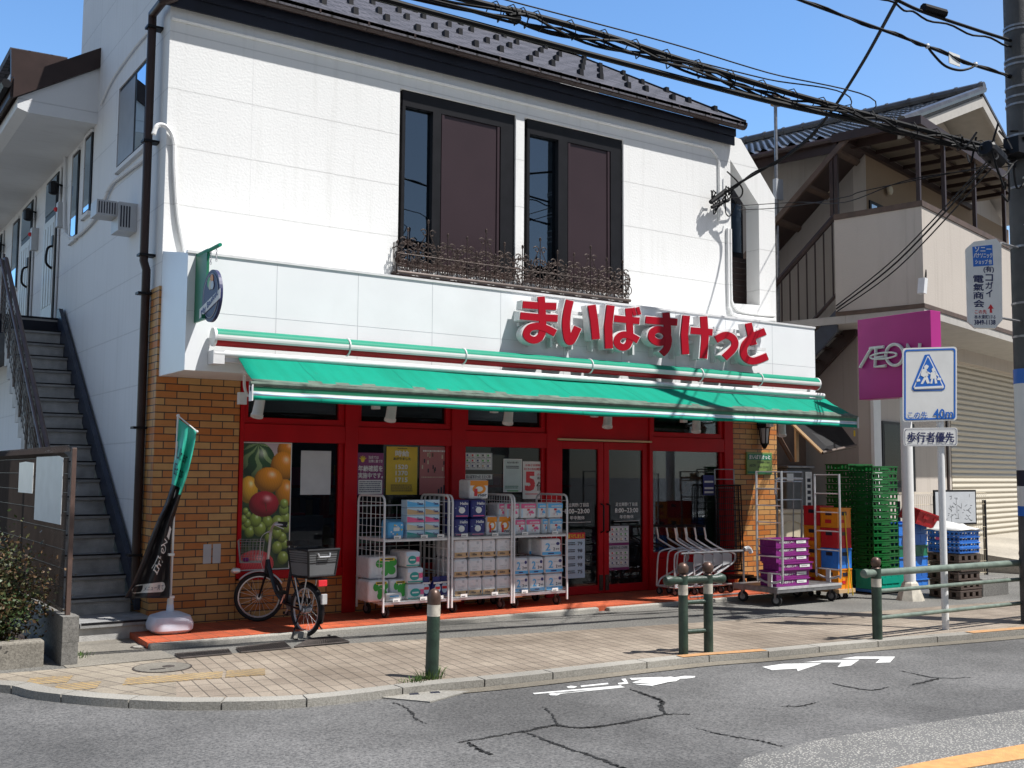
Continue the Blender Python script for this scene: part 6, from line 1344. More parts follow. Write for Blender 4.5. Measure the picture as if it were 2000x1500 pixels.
# front trolley with purple crates
TX, TY = 10.17, 9.22
tr = thing('platform_trolley', 'grey platform trolley with tall tube ends carrying purple crates', 'trolley', V(10.75, 9.6, 0))
px0, px1, py0, py1, pz = 10.10, F(1640, 1140, 9.15).x, 9.12, 9.86, .235
m = MB(); m.box((px0, py0, pz - .07), (px1, py1, pz), 'steel_grey'); m.box((px0 - .004, py0 - .006, pz - .028), (px1 + .004, py0 - .0005, pz + .004), 'silver'); m.build('platform', tr, bevel=.008)
for x in (px0 + .09, px1 - .09):
    for y in (py0 + .09, py1 - .09): m = MB(); caster(m, (x, y, .002), .068, .03); m.build('caster', tr)
def endframe(x, u0, u1, vt, t, bars=6, key='steel_grey', zb=.30, pole=True):
    ya_, yb_ = SX(u1, 1000, x).y, SX(u0, 1000, x).y; zt = SX(u1, vt, x).z; m = MB(); r = .014
    m.tube(smoothline([V(x, ya_, zt), V(x, ya_, zb + .12), V(x, ya_ + .04, zb + .02), V(x, (ya_ + yb_) / 2, zb - .015), V(x, yb_ - .04, zb + .02), V(x, yb_, zb + .12), V(x, yb_, zt)], 4), r, key, 8)
    for k in range(bars): z = zb + .10 + (zt - zb - .11) * k / (bars - 1); m.tube([V(x, ya_, z), V(x, yb_, z)], .009, key, 6)
    if pole: m.box((x - .012, (ya_ + yb_) / 2 - .03, pz - .06), (x + .012, (ya_ + yb_) / 2 + .03, zb + .10), key)
    m.build('end_frame', t, smooth=True)
    return ya_, yb_, zt
endframe(px0 + .03, 1478, 1527, 920, tr, 7, 'silver'); endframe(px1 - .03, 1592, 1640, 926, tr, 6, 'silver')
cy0, cx1 = 9.20, F(1580, 1147, 9.2).x; cw = cx1 - (px0 + .08); cd = min(.62, SX(1485, 1130, px0 + .08).y - cy0); chh = .098
c0 = crate_mesh(cw, cd, chh - .003, 'purple', 3, open_=False)
for k in range(4): pass
c0.text('イオン配送センター', (cw * .32, -.003, chh * .5), (1, 0, 0), (0, 0, 1), .028, 'paper', .02, cw * .46); c0.box((cw * .62, -.004, chh * .32), (cw * .92, -.0005, chh * .72), 'paper'); c0.box((cw * .66, -.005, chh * .46), (cw * .84, -.0042, chh * .52), 'steel_grey')
pc = None
for k in range(6):
    l = 'purple flat crate on the front trolley, %s from the top of six' % ORD[k] if k else 'topmost purple flat crate on the front trolley'
    loc = V(px0 + .08 + (.022 if k == 3 else 0), cy0 - (.02 if k == 3 else 0), pz + .001 + (5 - k) * chh)
    if pc is None: pc = props(c0.build('purple_crate'), l, 'crate', 'purple crates on the front trolley'); pc.location = loc
    else:
        q = pc.copy(); S.collection.objects.link(q); q.location = loc; q['label'] = l
        if k == 3: q.rotation_euler = (0, 0, -.03)
# rear trolley frame, beige bin, grey cabinet in the alley
t2 = thing('tube_trolley', 'tall silver tube trolley standing behind the purple crates', 'trolley', V(11.0, 10.2, 0))
m = MB(); x0, x1, y_ = F(1515, 1000, 10.1).x, F(1568, 1000, 10.1).x, 10.1; zt = F(1540, 922, 10.1).z
for x in (x0, x1): m.tube(smoothline([V(x, y_, zt), V(x + (.03 if x == x0 else -.03), y_, .9), V(x + (-.02 if x == x0 else -.06), y_, .2)], 4), .014, 'steel_grey', 8)
m.tube([V((x0 + x1) / 2 + .1, y_, zt), V((x0 + x1) / 2 + .06, y_, .5)], .009, 'steel_grey', 6)
for z in (zt, zt - .13, zt - .38, .74, .55, .42): m.tube([V(x0, y_, z), V(x1 - .01, y_, z)], .010, 'silver', 6)
m.tube(smoothline([V(x0, y_, zt - .30), V(x0 + .01, y_, zt - .14), V(x0 + .06, y_, zt - .09), V(x1, y_, zt - .09)], 4), .016, 'white_metal', 8)
m.build('tube_frame', t2, smooth=True); m = MB(); m.box((x0 - .05, y_ - .1, .12), (x1 + .02, y_ + .5, .2), 'dark_metal'); m.build('platform', t2)
for x in (x0, x1 - .05):
    for y in (y_, y_ + .4): m = MB(); caster(m, (x, y, 0), .05); m.build('caster', t2)
m = MB(); c = F(1545, 932, 10.08); m.box((c.x - .08, 10.08, c.z - .05), (c.x + .05, 10.086, c.z + .05), 'card_white'); m.build('paper_tag', t2)
a, b = F(1522, 1000, 11.5), F(1572, 1075, 11.5); bn = thing('beige_bin', 'beige plastic bin with an arched front in the alley', 'bin', V((a.x + b.x) / 2, 11.6, 0)); m = MB(); m.box((a.x, 11.5, 0), (b.x, 11.95, a.z - .03), 'cream'); m.build('body', bn, bevel=.03); m = MB(); m.box((a.x - .015, 11.48, a.z - .03), (b.x + .015, 11.97, a.z + .03), 'cream'); m.build('lid', bn, bevel=.015); m = MB(); m.tube(smoothline([V(a.x + .06, 11.49, a.z - .28), V(a.x + .1, 11.49, a.z - .19), V((a.x + b.x) / 2, 11.49, a.z - .14), V(b.x - .1, 11.49, a.z - .19), V(b.x - .06, 11.49, a.z - .28)], 4), .012, 'cream', 6); m.build('handle', bn)
a, b = F(1536, 914, 12.1), F(1588, 1060, 12.1); cb = thing('alley_cabinet', 'tall dark grey machine cabinet standing in the alley', 'cabinet', V((a.x + b.x) / 2, 12.3, 0)); m = MB(); m.box((a.x, 12.1, 0), (b.x, 12.7, a.z), 'store_dark'); m.build('body', cb, bevel=.03); m = MB(); m.box((b.x - .17, 12.09, 0.05), (b.x - .01, 12.098, a.z - .06), 'silver')
for k in range(6): m.box((b.x - .13, 12.086, 1.0 + k * .1), (b.x - .05, 12.0895, 1.06 + k * .1), 'ink')
m.build('front_strip', cb); m = MB(); m.box((a.x - .02, 12.05, a.z), (b.x + .02, 12.72, a.z + .04), 'steel_grey'); m.build('top', cb, bevel=.015)
# yellow / red / blue bottle containers on dollies
bx = 11.42; by = SX(1638, 1151, bx).y; bxr = F(1664, 1146, by).x; bw = bxr - bx; bd = (SX(1571, 1130, bx).y - by) / 2; zb_ = max(.12, SX(1638, 1151, bx).z); bh = (SX(1638, 992, bx).z - zb_) / 4
dl = thing('crate_dolly', 'low dark dolly under the coloured bottle crates', 'dolly', V(bx + .2, by + .4, 0)); m = MB(); m.box((bx - .03, by - .03, zb_ - .05), (bx + bw + .03, by + 2 * bd + .03, zb_ - .001), 'tan'); m.build('deck', dl)
for x in (bx + .06, bx + bw - .06):
    for y in (by + .06, by + 2 * bd - .06): m = MB(); caster(m, (x, y, 0), max(.02, (zb_ - .05) / 2.5), .025); m.build('caster', dl)
def bottle_crate(x, y, z, key, label):
    m = crate_mesh(bw, bd - .006, bh - .004, key, 2, False, .006)
    m.box((bw * .32, -.004, bh * .62), (bw * .68, -.0005, bh * .80), 'ink' if key != 'crate_red' else 'brown_wood'); m.box((-.004, bd * .32, bh * .62), (-.0005, bd * .68, bh * .80), 'ink'); m.box((bw * .28, -.005, bh * .25), (bw * .5, -.0006, bh * .4), 'crate_red' if key == 'orange' else key)
    m.box((-.004, bd * .35, bh * .22), (-.0006, bd * .7, bh * .40), 'crate_red' if key == 'orange' else key)
    o = props(m.build('bottle_crate'), label, 'crate', 'bottle crates on the dolly'); o.location = (x, y, z)
for k, (key, l) in enumerate((('orange', 'orange bottle crate at the bottom of the front stack'), ('crate_blue', 'bright blue bottle crate in the front stack'), ('crate_red', 'red bottle crate between blue and orange crates'), ('orange', 'orange bottle crate on top of the front stack'))): bottle_crate(bx, by, zb_ + k * bh, key, l)
for k, (key, l) in enumerate((('orange', 'orange bottle crate at the bottom of the rear stack'), ('orange', 'second orange bottle crate up in the rear stack'), ('orange', 'orange bottle crate under the red one in the rear stack'), ('crate_red', 'red bottle crate on top of the rear stack'))): bottle_crate(bx, by + bd, zb_ + .02 + k * bh, key, l)
m = MB(); p = [V(bx + bw * .5, by - .012, zb_ + 3.75 * bh), V(bx + bw * .62, by - .014, zb_ + 2 * bh), V(bx + bw * .7, by - .02, zb_ + 1.1 * bh)]; m.tube(p, .008, 'yellow', 5); m.tube([p[2], p[2] + V(-.04, -.01, -.35)], .008, 'yellow', 5); m.tube([p[2], p[2] + V(.06, -.01, -.38)], .008, 'yellow', 5); props(m.build('yellow_strap'), 'yellow strap hanging down the front of the bottle crates', 'strap')
# green crates
gx = 12.35; gy = SX(1708, 1113, gx).y; gz = SX(1708, 1113, gx).z; gw = F(1756, 1110, gy).x - gx; gd = SX(1662, 1108, gx).y - gy; gtop = SX(1708, 909, gx).z; NG = 15; gh = (gtop - gz) / NG
gm = crate_mesh(gw, gd - .004, gh - .008, 'crate_green', 5, True, .009)
gm.box((gw * .3, -.008, gh * .38), (gw * .62, -.0005, gh * .7), 'crate_green'); gm.box((-.008, gd * .3, gh * .38), (-.0005, gd * .7, gh * .7), 'crate_green')
g0 = None
for s in range(2):
    for k in range(NG):
        l = ('%s green mesh crate %s stack beside the white sign pole' % ('topmost' if k == 0 else ORD[k] + ' from the top', 'of the front') if s == 0 else '%s green mesh crate of the rear green stack' % ('topmost' if k == 0 else ORD[k] + ' from the top'))
        if s == 0: l = '%s green mesh crate of the front green stack' % ('topmost' if k == 0 else ORD[k] + ' from the top')
        loc = V(gx + random.uniform(-.006, .006), gy + s * (gd + .01) + random.uniform(-.004, .004), gz + (NG - 1 - k) * gh + (.0 if s == 0 else .03))
        if g0 is None: g0 = props(gm.build('green_crate'), l, 'crate', 'green crates in two tall stacks'); g0.location = loc
        else: q = g0.copy(); S.collection.objects.link(q); q.location = loc; q['label'] = l
m = crate_mesh(gw + .02, gd, .26, 'teal', 3, False); m.box((.06, -.006, .08), (gw * .8, -.0005, .16), 'teal'); tc_ = props(m.build('teal_crate'), 'teal crate at the foot of the front green stack', 'crate'); tc_.location = (gx - .03, gy - .10, gz - .265)
m = crate_mesh(gw + .02, gd, .26, 'teal', 3, False); tc_ = props(m.build('teal_crate'), 'teal crate at the foot of the rear green stack', 'crate'); tc_.location = (gx - .0, gy + gd + .02, gz - .235)
dl2 = thing('crate_dolly', 'blue dolly under the teal crate and green stacks', 'dolly', V(gx + .2, gy + .3, 0)); m = MB(); zz = max(.03, gz - .268); m.box((gx - .02, gy - .08, zz - .04), (gx + gw + .02, gy + 2 * gd, zz - .002), 'crate_blue'); m.build('deck', dl2)
for x in (gx + .05, gx + gw - .05):
    for y in (gy, gy + 2 * gd - .1): m = MB(); caster(m, (x, y, 0), max(.015, (zz - .04) / 2.5), .025); m.build('caster', dl2)
# blue crates, pallets and red crate on the right
q0 = F(1758, 1145, 9.45); q1 = F(1813, 1145, 9.45); zt = F(1785, 1021, 9.45).z; n = 6; h6 = zt / n
for k in range(n):
    key = ('crate_blue', 'basket_blue', 'crate_blue', 'dark_green', 'crate_blue', 'crate_blue')[k]
    m = crate_mesh(q1.x - q0.x, .5, h6 - .003, key, 4, False); o = props(m.build('stacked_crate'), ('blue crate at the bottom of the stack behind the white pole', 'second crate up, deep blue, behind the white pole', 'third crate up, blue, behind the white pole', 'dark green crate within the blue stack behind the white pole', 'fifth crate up, blue, behind the white pole', 'topmost blue crate behind the white pole')[k], 'crate', 'blue crates behind the white pole'); o.location = (q0.x, 9.45, .002 + k * h6)
m = crate_mesh(.5, .34, .20, 'crate_red', 2, False, .01)
for f in (.3, .7): m.box((.5 * f - .05, -.005, .10), (.5 * f + .05, -.0004, .15), 'crate_red')
rc_ = props(m.build('red_crate'), 'tilted red crate lying on top of the blue crates', 'crate'); p = F(1788, 1022, 9.3); rc_.location = (p.x, 9.3, zt + .0); rc_.rotation_euler = (R_(14), R_(14), R_(-8))
dx = 12.82; dy = SX(1878, 1170, dx).y; dr = F(1916, 1170, dy).x; dd = SX(1816, 1160, dx).y - dy
zp0, zp1, zq = .0, SX(1878, 1082, dx).z, SX(1878, 1038, dx).z
for k in range(5):
    h5 = (zp1 - zp0) / 5; m = MB(); w5, d5 = dr - dx + .05, dd
    for e in (0, 1): m.box((0, 0, e * (h5 - .035)), (w5, d5, e * (h5 - .035) + .025), 'crate_brown')
    for i in range(4):
        for j in range(4): m.box((w5 * i / 3.6, d5 * j / 3.6, .026), (w5 * i / 3.6 + .07, d5 * j / 3.6 + .07, h5 - .036), 'crate_brown')
    o = props(m.build('plastic_pallet', bevel=.004), ('lowest', 'second lowest', 'middle', 'second highest', 'uppermost')[k] + ' brown plastic pallet under the blue baskets', 'pallet', 'brown pallets stacked behind the guard rail'); o.location = (dx - .02 + .03 * (k % 2), dy + .01 * (k % 3), .002 + k * h5)
for k in range(4):
    h4 = (zq - zp1) / 4; m = crate_mesh(dr - dx, dd, h4 - .003, 'crate_blue' if k % 2 else 'basket_blue', 6, True)
    if k == 2: m.box((-.005, dd * .5, .02), (-.0005, dd * .75, h4 * .9), 'pink')
    o = props(m.build('blue_basket'), ('lowest', 'second lowest', 'third', 'uppermost')[k] + ' blue mesh crate on the brown pallets', 'crate', 'blue crates on the brown pallets'); o.location = (dx - .01, dy, zp1 + .003 + k * h4)
m = MB(); vs = []; rr = random.Random(5)
for j in range(7):
    for i in range(7): vs.append(V(dx - .04 + (dr - dx + .08) * i / 6, dy - .04 + (dd + .08) * j / 6, zq + .03 + rr.uniform(-.01, .03) + (.06 if 1 < i < 5 and 1 < j < 6 else 0) - (.03 if i in (0, 6) or j in (0, 6) else 0)))
m.add(vs, [(j * 7 + i, j * 7 + i + 1, j * 7 + i + 8, j * 7 + i + 7) for j in range(6) for i in range(6)], 'card_white'); o = props(m.build('white_sheet', smooth=True), 'crumpled white plastic sheet over the blue crates', 'plastic sheet'); so4 = o.modifiers.new('thickness', 'SOLIDIFY'); so4.thickness = .004
m = MB(); a = G(1920, 1166, 0); m.box((a.x, a.y, -.02), (a.x + .62, a.y + .35, .24), 'concrete_block'); props(m.build('concrete_block_kerb', bevel=.02), 'rough concrete block beside the brown pallets', 'concrete block')
# rear mesh fence with the map board
yf = 9.95; xa, xb = F(1757, 1000, yf).x, F(1925, 1000, yf).x; zt1 = F(1900, 962, yf).z
mf = thing('map_fence', 'pale wire fence carrying a framed map board in front of the neighbouring house', 'fence', V(xb, yf, 0)); m = MB()
for k in range(44): x = xa + (xb - xa) * k / 43; m.tube([V(x, yf, .05), V(x, yf, zt1 - .05), V(x, yf - .03, zt1 - .02), V(x, yf, zt1)], .003, 'cream', 3)
for k in range(8): z = .1 + (zt1 - .1) * k / 7; m.tube([V(xa, yf, z), V(xb, yf, z)], .004, 'cream', 3)
m.build('wire_mesh', mf)
for x in (xa, xb): m = MB(); m.tube([V(x, yf + .02, 0), V(x, yf + .02, zt1 - .12)], .03, 'dark_metal', 8); m.build('post', mf)
a, b = F(1824, 957, yf - .05), F(1908, 1024, yf - .05); m = MB(); m.box((a.x, yf - .05, b.z), (b.x, yf - .03, a.z), 'dark_metal'); bd_ = m.build('map_board', mf)
m = MB(); m.box((a.x + .03, yf - .053, b.z + .03), (b.x - .03, yf - .0505, a.z - .03), 'light_grey'); rr = random.Random(11)
for k in range(46):
    x, z = rr.uniform(a.x + .06, b.x - .12), rr.uniform(b.z + .06, a.z - .08); t = rr.choice((0, 1.57, .4, -.5)); l = rr.uniform(.03, .11); m.obox((x, yf - .0545, z), (l / 2 * math.cos(t), 0, l / 2 * math.sin(t)), (-.003 * math.sin(t), 0, .003 * math.cos(t)), (0, .0008, 0), 'store_dark')
m.build('map_print', bd_)
# sales room fittings glimpsed through the glass
def storeshelf(x, y, w, label):
    t = thing('store_shelf', label, 'shelf', V(x, y, .062)); m = MB(); m.box((x, y + .35, .062), (x + w, y + .4, 1.6), 'steel_grey')
    for k in range(4): m.box((x, y, .2 + k * .4), (x + w, y + .348, .23 + k * .4), 'steel_grey'); m.box((x, y - .012, .195 + k * .4), (x + w, y - .001, .235 + k * .4), 'hot_red')
    m.build('rack', t); m = MB(); rr = random.Random(int(x * 10))
    for k in range(4):
        xx = x + .02
        while xx < x + w - .1: ww = rr.uniform(.08, .16); m.box((xx, y + .03, .231 + k * .4), (xx + ww - .01, y + .3, .231 + k * .4 + rr.uniform(.12, .28)), rr.choice(['tan', 'hot_red', 'navy', 'cream', 'green_print', 'yellow', 'pink', 'light_grey'])); xx += ww
    m.build('shelf_goods', t)
storeshelf(5.6, 13.5, 1.7, 'store shelf seen dimly through the middle window'); storeshelf(8.9, 13.8, 1.6, 'store shelf seen dimly through the glass doors'); storeshelf(3.6, 13.0, 1.5, 'store shelf seen dimly behind the white window notice')
m = MB(); m.box((4.15, 11.35, .062), (5.1, 11.55, 1.12), 'grey_plastic'); o = props(m.build('window_counter', bevel=.01), 'grey counter back standing inside the window behind the bicycle', 'counter'); m = MB(); m.box((4.2, 11.4, 1.121), (4.9, 11.5, 1.15), 'hot_red'); m.build('counter_edge', o)
b0_ = None
for k in range(12):
    m = crate_mesh(.42, .3, .07, 'basket_dark', 6, True) if k == 0 else None; l = '%s dark blue shopping basket stacked inside the window by the carts' % ('lowest' if k == 0 else ORD[k] + ' from the floor,')
    x = F(1318, 1100, 11.2).x
    if b0_ is None: b0_ = props(m.build('shopping_basket'), l, 'shopping basket', 'shopping baskets inside the window by the carts'); b0_.location = (x, 11.15, .07)
    else: q = b0_.copy(); S.collection.objects.link(q); q.location = (x, 11.15, .07 + k * .058); q['label'] = l
m = MB(); a, b = F(1330, 920, 11.8), F(1368, 962, 11.8); m.prism([V(b.x, 11.8, a.z), V(b.x, 11.8, a.z - .12), V(a.x + .1, 11.8, b.z), V(a.x, 11.8, b.z - .02), V(a.x + .2, 11.8, a.z - .1)], (0, .02, 0), 'orange'); props(m.build('orange_banner'), 'orange hanging banner glimpsed inside the window by the carts', 'banner')
# ------------------------------------------------------------------ store pole sign and crossing sign
pb = G(1778, 1172, 0); AXX = pb.x
ps = thing('pole_sign', 'square magenta pole sign with white letters on a white steel pole', 'pole sign', pb)
m = MB(); m.lathe([(.18, 0), (.17, .03), (.10, .22), (.082, .24)], pb, 'bollard_white', 8); m.build('base_flare', ps)
fy0, fy1 = SX(1818, 650, AXX - .10).y, SX(1675, 650, AXX - .10).y; fz1, fz0 = SX(1675, 625, AXX - .10).z, SX(1676, 781, AXX - .10).z
m = MB(); m.lathe([(.075, -.02), (.075, fz0 - .001)], pb, 'white_paint', 24); m.build('pole', ps, smooth=True)
m = MB(); m.box((AXX - .10, fy0, fz0), (AXX + .12, fy1, fz1), 'magenta'); m.build('sign_box', ps, bevel=.006)
m = MB(); xf = AXX - .102
def aeon(pts, r=.022, key='white_metal', o=.03):
    P = [SX(1500 + x / 3, 500 + y / 3, xf) for x, y in pts]; m.tube([p + V(-o, 0, 0) for p in P], r, key, 6); m.tube([p + V(-o - r * .9, 0, 0) for p in P], r * .45, 'paper', 5)
aeon([(548, 655), (612, 545)]); aeon([(606, 542), (688, 533)]); aeon([(642, 540), (636, 650), (700, 644)]); aeon([(640, 597), (690, 592)])
aeon([(752 + 52 * math.cos(t), 580 + 62 * math.sin(t)) for t in [2 * math.pi * k / 28 for k in range(29)]]); aeon([(822, 640), (826, 520), (892, 632), (898, 512)])
aeon([(692 + 78 * math.cos(t), 586 + 18 * math.sin(t) - 8 * math.cos(t)) for t in [2 * math.pi * k / 28 for k in range(29)]], .013, 'white_metal', .055); m.build('lettering', ps, smooth=True)
sb = G(1847, 1230, 0); ds = (sb - CAM).dot(fwd)
cs = thing('crossing_sign', 'white and blue school crossing sign on a thin white post', 'road sign', sb)
m = MB(); tp = F(1840, 690, sb.y - 0); m.tube([sb, V(sb.x, sb.y, F(1840, 690, sb.y).z)], .036, 'white_paint', 14); m.build('post', cs, smooth=True)
su = (D(1865, 676, ds) - D(1763, 682, ds)); su.z = 0; su = (right * 1.0 + V(0, 0, 0)); su = V(math.cos(R_(-26)), math.sin(R_(-26)), 0); sn = V(su.y, -su.x, 0)
def SP(u, v): return PL(u, v, V(sb.x, sb.y, 0) + sn * .055, sn)
def panel(mb, pts, off, key, th=.004): mb.prism([SP(*p) + sn * off for p in pts], sn * -th, key)
def rrect(u0, v0, u1, v1, r, sk=0):
    out = []
    for cx, cy, a0 in ((u1 - r, v0 + r, -90), (u1 - r, v1 - r, 0), (u0 + r, v1 - r, 90), (u0 + r, v0 + r, 180)):
        for k in range(5): a = R_(a0 + k * 22.5); out.append((cx + r * math.cos(a), cy + r * math.sin(a) + sk * (cx - u0)))
    return out
m = MB(); panel(m, rrect(1763, 680, 1869, 824, 6, -.03), 0, 'card_white'); pn = m.build('sign_panel', cs)
m = MB()
for a, b in (((1766, 683, 1866, 821, 5), (1769, 686, 1863, 818, 4)),):
    A, B = rrect(*a, -.03), rrect(*b, -.03); n = len(A)
    P = [SP(*p) + sn * .003 for p in A] + [SP(*p) + sn * .003 for p in B]; m.add(P, [(i, (i + 1) % n, n + (i + 1) % n, n + i) for i in range(n)], 'sign_blue')
panel(m, [(1806, 693), (1815, 692), (1846, 753), (1845, 760), (1840, 763), (1785, 764), (1781, 760), (1781, 755)], .003, 'sign_blue', .002); panel(m, [(1811, 695), (1814, 696), (1843, 755), (1841, 760), (1786, 761), (1784, 756)], .005, 'paper', .0015); panel(m, [(1811, 698), (1813, 699), (1841, 756), (1839, 758), (1787, 759), (1786, 756)], .007, 'sign_blue', .0015)
C_ = lambda pts: [(1500 + x / 3, 500 + y / 3) for x, y in pts]
for pts in ([(912, 648), (925, 636), (940, 645), (932, 662), (915, 662)], [(900, 664), (925, 660), (938, 700), (915, 712), (892, 700)], [(912, 706), (930, 702), (946, 746), (930, 748)], [(915, 706), (925, 715), (905, 750), (892, 750)], [(925, 672), (952, 688), (948, 694), (922, 684)], [(868, 724), (888, 720), (890, 734), (870, 737)], [(957, 662), (968, 652), (980, 664), (972, 680), (960, 680)], [(952, 682), (978, 680), (986, 718), (948, 720)], [(955, 718), (965, 718), (960, 748), (948, 748)], [(972, 716), (982, 716), (990, 746), (976, 748)], [(978, 686), (1000, 700), (996, 706), (975, 694)], [(990, 716), (1012, 714), (1012, 728), (990, 728)], [(858, 768), (1026, 760), (1028, 772), (856, 780)]): panel(m, C_(pts), .009, 'paper', .0015)
def stext(s, u0, v0, u1, v1, key, bold, off=.005):
    a, b, c = SP(u0, v1), SP(u1, v1), SP(u0, v0); m.text(s, (SP(u0, v0) + SP(u1, v1)) / 2 + sn * off, (b - a), (c - a), (c - a).length, key, bold, (b - a).length)
stext('この先', 1773, 804, 1811, 818, 'sign_blue', .01); stext('40m', 1823, 799, 1861, 817, 'sign_blue', .02); m.build('sign_print', pn)
m = MB(); panel(m, rrect(1765, 836, 1870, 872, 5, -.01), 0, 'card_white'); p2_ = m.build('sub_plate', cs)
m = MB(); A, B = rrect(1767, 838, 1868, 870, 4, -.01), rrect(1767.8, 838.8, 1867.2, 869.2, 4, -.01); n = len(A); P = [SP(*p) + sn * .003 for p in A] + [SP(*p) + sn * .003 for p in B]; m.add(P, [(i, (i + 1) % n, n + (i + 1) % n, n + i) for i in range(n)], 'navy_ink'); stext('歩行者優先', 1772, 844, 1863, 864, 'navy_ink', .02); m.build('sign_print', p2_)
# ------------------------------------------------------------------ utility pole with its signs
up = D(2029, 1215, 11.75); up.z = 0
po_ = thing('utility_pole', 'dark concrete utility pole at the end of the guard rail', 'utility pole', up)
m = MB(); m.lathe([(.178, -.05), (.160, 5), (.135, 12)], up, 'pole_concrete', 28); m.build('shaft', po_, smooth=True)
for v in (55, 62, 118, 128, 172, 190, 205, 265, 365, 480, 590, 655): z = F(1985, v, up.y).z; m = MB(); m.lathe([(.168 - .003 * z * .8 + .012, -.012), (.168 - .003 * z * .8 + .012, .012)], up + V(0, 0, z), 'steel_grey', 24); m.build('band', po_)
for k, v in enumerate((350, 440, 505, 560, 630)): z = F(1985, v, up.y).z; m = MB(); m.tube(smoothline([up + V(-.12, -.05, z), up + V(-.20, -.16, z), up + V(-.22, -.18, z + .04)], 3), .012, 'silver', 6); m.build('step_bolt', po_)
m = MB(); z0, z1 = F(1970, 308, up.y).z, F(1970, 272, up.y).z; m.box((up.x - .42, up.y - .2, z0), (up.x + .3, up.y - .02, z1 - .03), 'dark_metal'); m.lathe([(.08, -.16), (.1, -.14), (.1, .14), (.08, .16)], up + V(-.85, -.15, z0 - .10), 'dark_metal', 12, (1, .1, -.3))
rr = random.Random(21)
for k in range(16):
    a = up + V(rr.uniform(-1.2, -.1), rr.uniform(-.3, .1), rr.uniform(z0 - .25, z1 - .02)); b = a + V(rr.uniform(-.35, .35), rr.uniform(-.2, .2), rr.uniform(-.3, .0)); m.tube(smoothline([a, (a + b) / 2 + V(rr.uniform(-.1, .1), 0, rr.uniform(-.25, 0)), b], 5), .012, 'cable_black', 5)
m.build('cable_closure', po_)
sn2 = V(-.80, -.60, 0).normalized(); su2 = V(-sn2.y, sn2.x, 0)   # hexagon sign faces the camera
hp = up + V(-.55, -.15, 0)
def HP(u, v, off=0): return PL(u, v, hp, sn2) + sn2 * off
ad = thing('advertising_sign', 'long white hexagonal advertising sign bracketed to the utility pole', 'sign', hp)
hexa = [(1902, 472), (1946, 466), (1956, 478), (1958, 625), (1944, 641), (1904, 640), (1890, 628), (1886, 486)]
m = MB(); m.prism([HP(*p) for p in hexa], sn2 * -.09, 'card_white'); m.build('sign_box', ad, bevel=.006); m = MB()
def htext(s, u0, v0, u1, v1, key, bold, off=.003):
    a, b, c = HP(u0, v1), HP(u1, v1), HP(u0, v0); m.text(s, (HP(u0, v0) + HP(u1, v1)) / 2 + sn2 * off, (b - a), (c - a), (c - a).length, key, bold, (b - a).length)
m.prism([HP(*p, .0012) for p in ((1899, 482), (1938, 478), (1940, 518), (1901, 521))], sn2 * -.001, 'sign_blue')
htext('ソニー', 1904, 482, 1936, 492, 'paper', .02); htext('パナソニック', 1902, 494, 1938, 504, 'paper', .02); htext('ショップ 他', 1905, 507, 1937, 516, 'paper', .02)
for s, (u0, v0, u1, v1) in (('(有)', (1921, 520, 1941, 533)), ('コ', (1925, 536, 1939, 549)), ('ガ', (1925, 551, 1939, 564)), ('イ', (1926, 566, 1938, 580)), ('電', (1901, 538, 1921, 552)), ('氣', (1901, 554, 1921, 568)), ('商', (1901, 570, 1921, 584)), ('会', (1902, 586, 1922, 600)), ): htext(s, u0, v0, u1, v1, 'navy_ink', .02)
htext('この先', 1904, 605, 1927, 613, 'crate_red', .01); htext('本木東町17-5', 1903, 615, 1944, 623, 'navy_ink', .01); htext('3849-1138', 1903, 625, 1944, 634, 'navy_ink', .02)
m.prism([HP(*p, .0015) for p in ((1935, 594), (1941, 603), (1937, 603), (1938, 611), (1933, 611), (1933, 603), (1929, 603))], sn2 * -.001, 'crate_red'); m.build('sign_print', ad)
m = MB()
for v in (473, 620): a = HP(1956, v, -.04); m.tube([a, V(up.x - .1, up.y, a.z)], .014, 'steel_grey', 6)
m.build('bracket', ad)
pw = thing('wrapped_sign', 'white advertising plate wrapped round the utility pole', 'sign', up)
def wrap(v0, v1, key, r):
    m = MB(); z0, z1 = F(1990, v1, up.y - .1).z, F(1990, v0, up.y - .1).z; n = 20; vs = []
    for z in (z0, z1):
        for k in range(n + 1): a = R_(135 + 180 * k / n); vs.append(up + V(r * math.cos(a), r * math.sin(a), z))
    m.add(vs, [(k, k + 1, n + 2 + k, n + 1 + k) for k in range(n)], key); return m
for v0, v1, key in ((716, 745, 'sign_blue'), (745, 918, 'card_white'), (918, 950, 'ink'), (950, 990, 'card_white'), (990, 1010, 'sign_blue')):
    o = wrap(v0, v1, key, .176).build('plate', pw); s_ = o.modifiers.new('thickness', 'SOLIDIFY'); s_.thickness = .004; s_.offset = 1
m = MB()
def wtext(s, v0, v1, a0, a1, key, bold):
    vv, ff, (bw, bh) = textmesh(s, bold); z0, z1 = F(1990, v1, up.y - .1).z, F(1990, v0, up.y - .1).z
    m.add([up + V(.1825 * math.cos(R_((a0 + a1) / 2 + x / bw * (a1 - a0))), .1825 * math.sin(R_((a0 + a1) / 2 + x / bw * (a1 - a0))), (z0 + z1) / 2 + y / bh * (z1 - z0)) for x, y in vv], ff, key)
wtext('ソニー', 720, 730, 200, 250, 'paper', .02); wtext('パナソニック', 732, 742, 195, 260, 'paper', .02)
for s, v in (('電', 785), ('氣', 811), ('商', 836), ('会', 860)): wtext(s, v, v + 21, 200, 222, 'ink', .02)
wtext('この先', 890, 898, 200, 235, 'crate_red', .01); wtext('3849-1138', 902, 912, 200, 250, 'ink', .01); wtext('本木', 928, 940, 200, 225, 'paper', .01); wtext('本木', 965, 975, 200, 222, 'navy', .01); m.build('plate_print', pw)
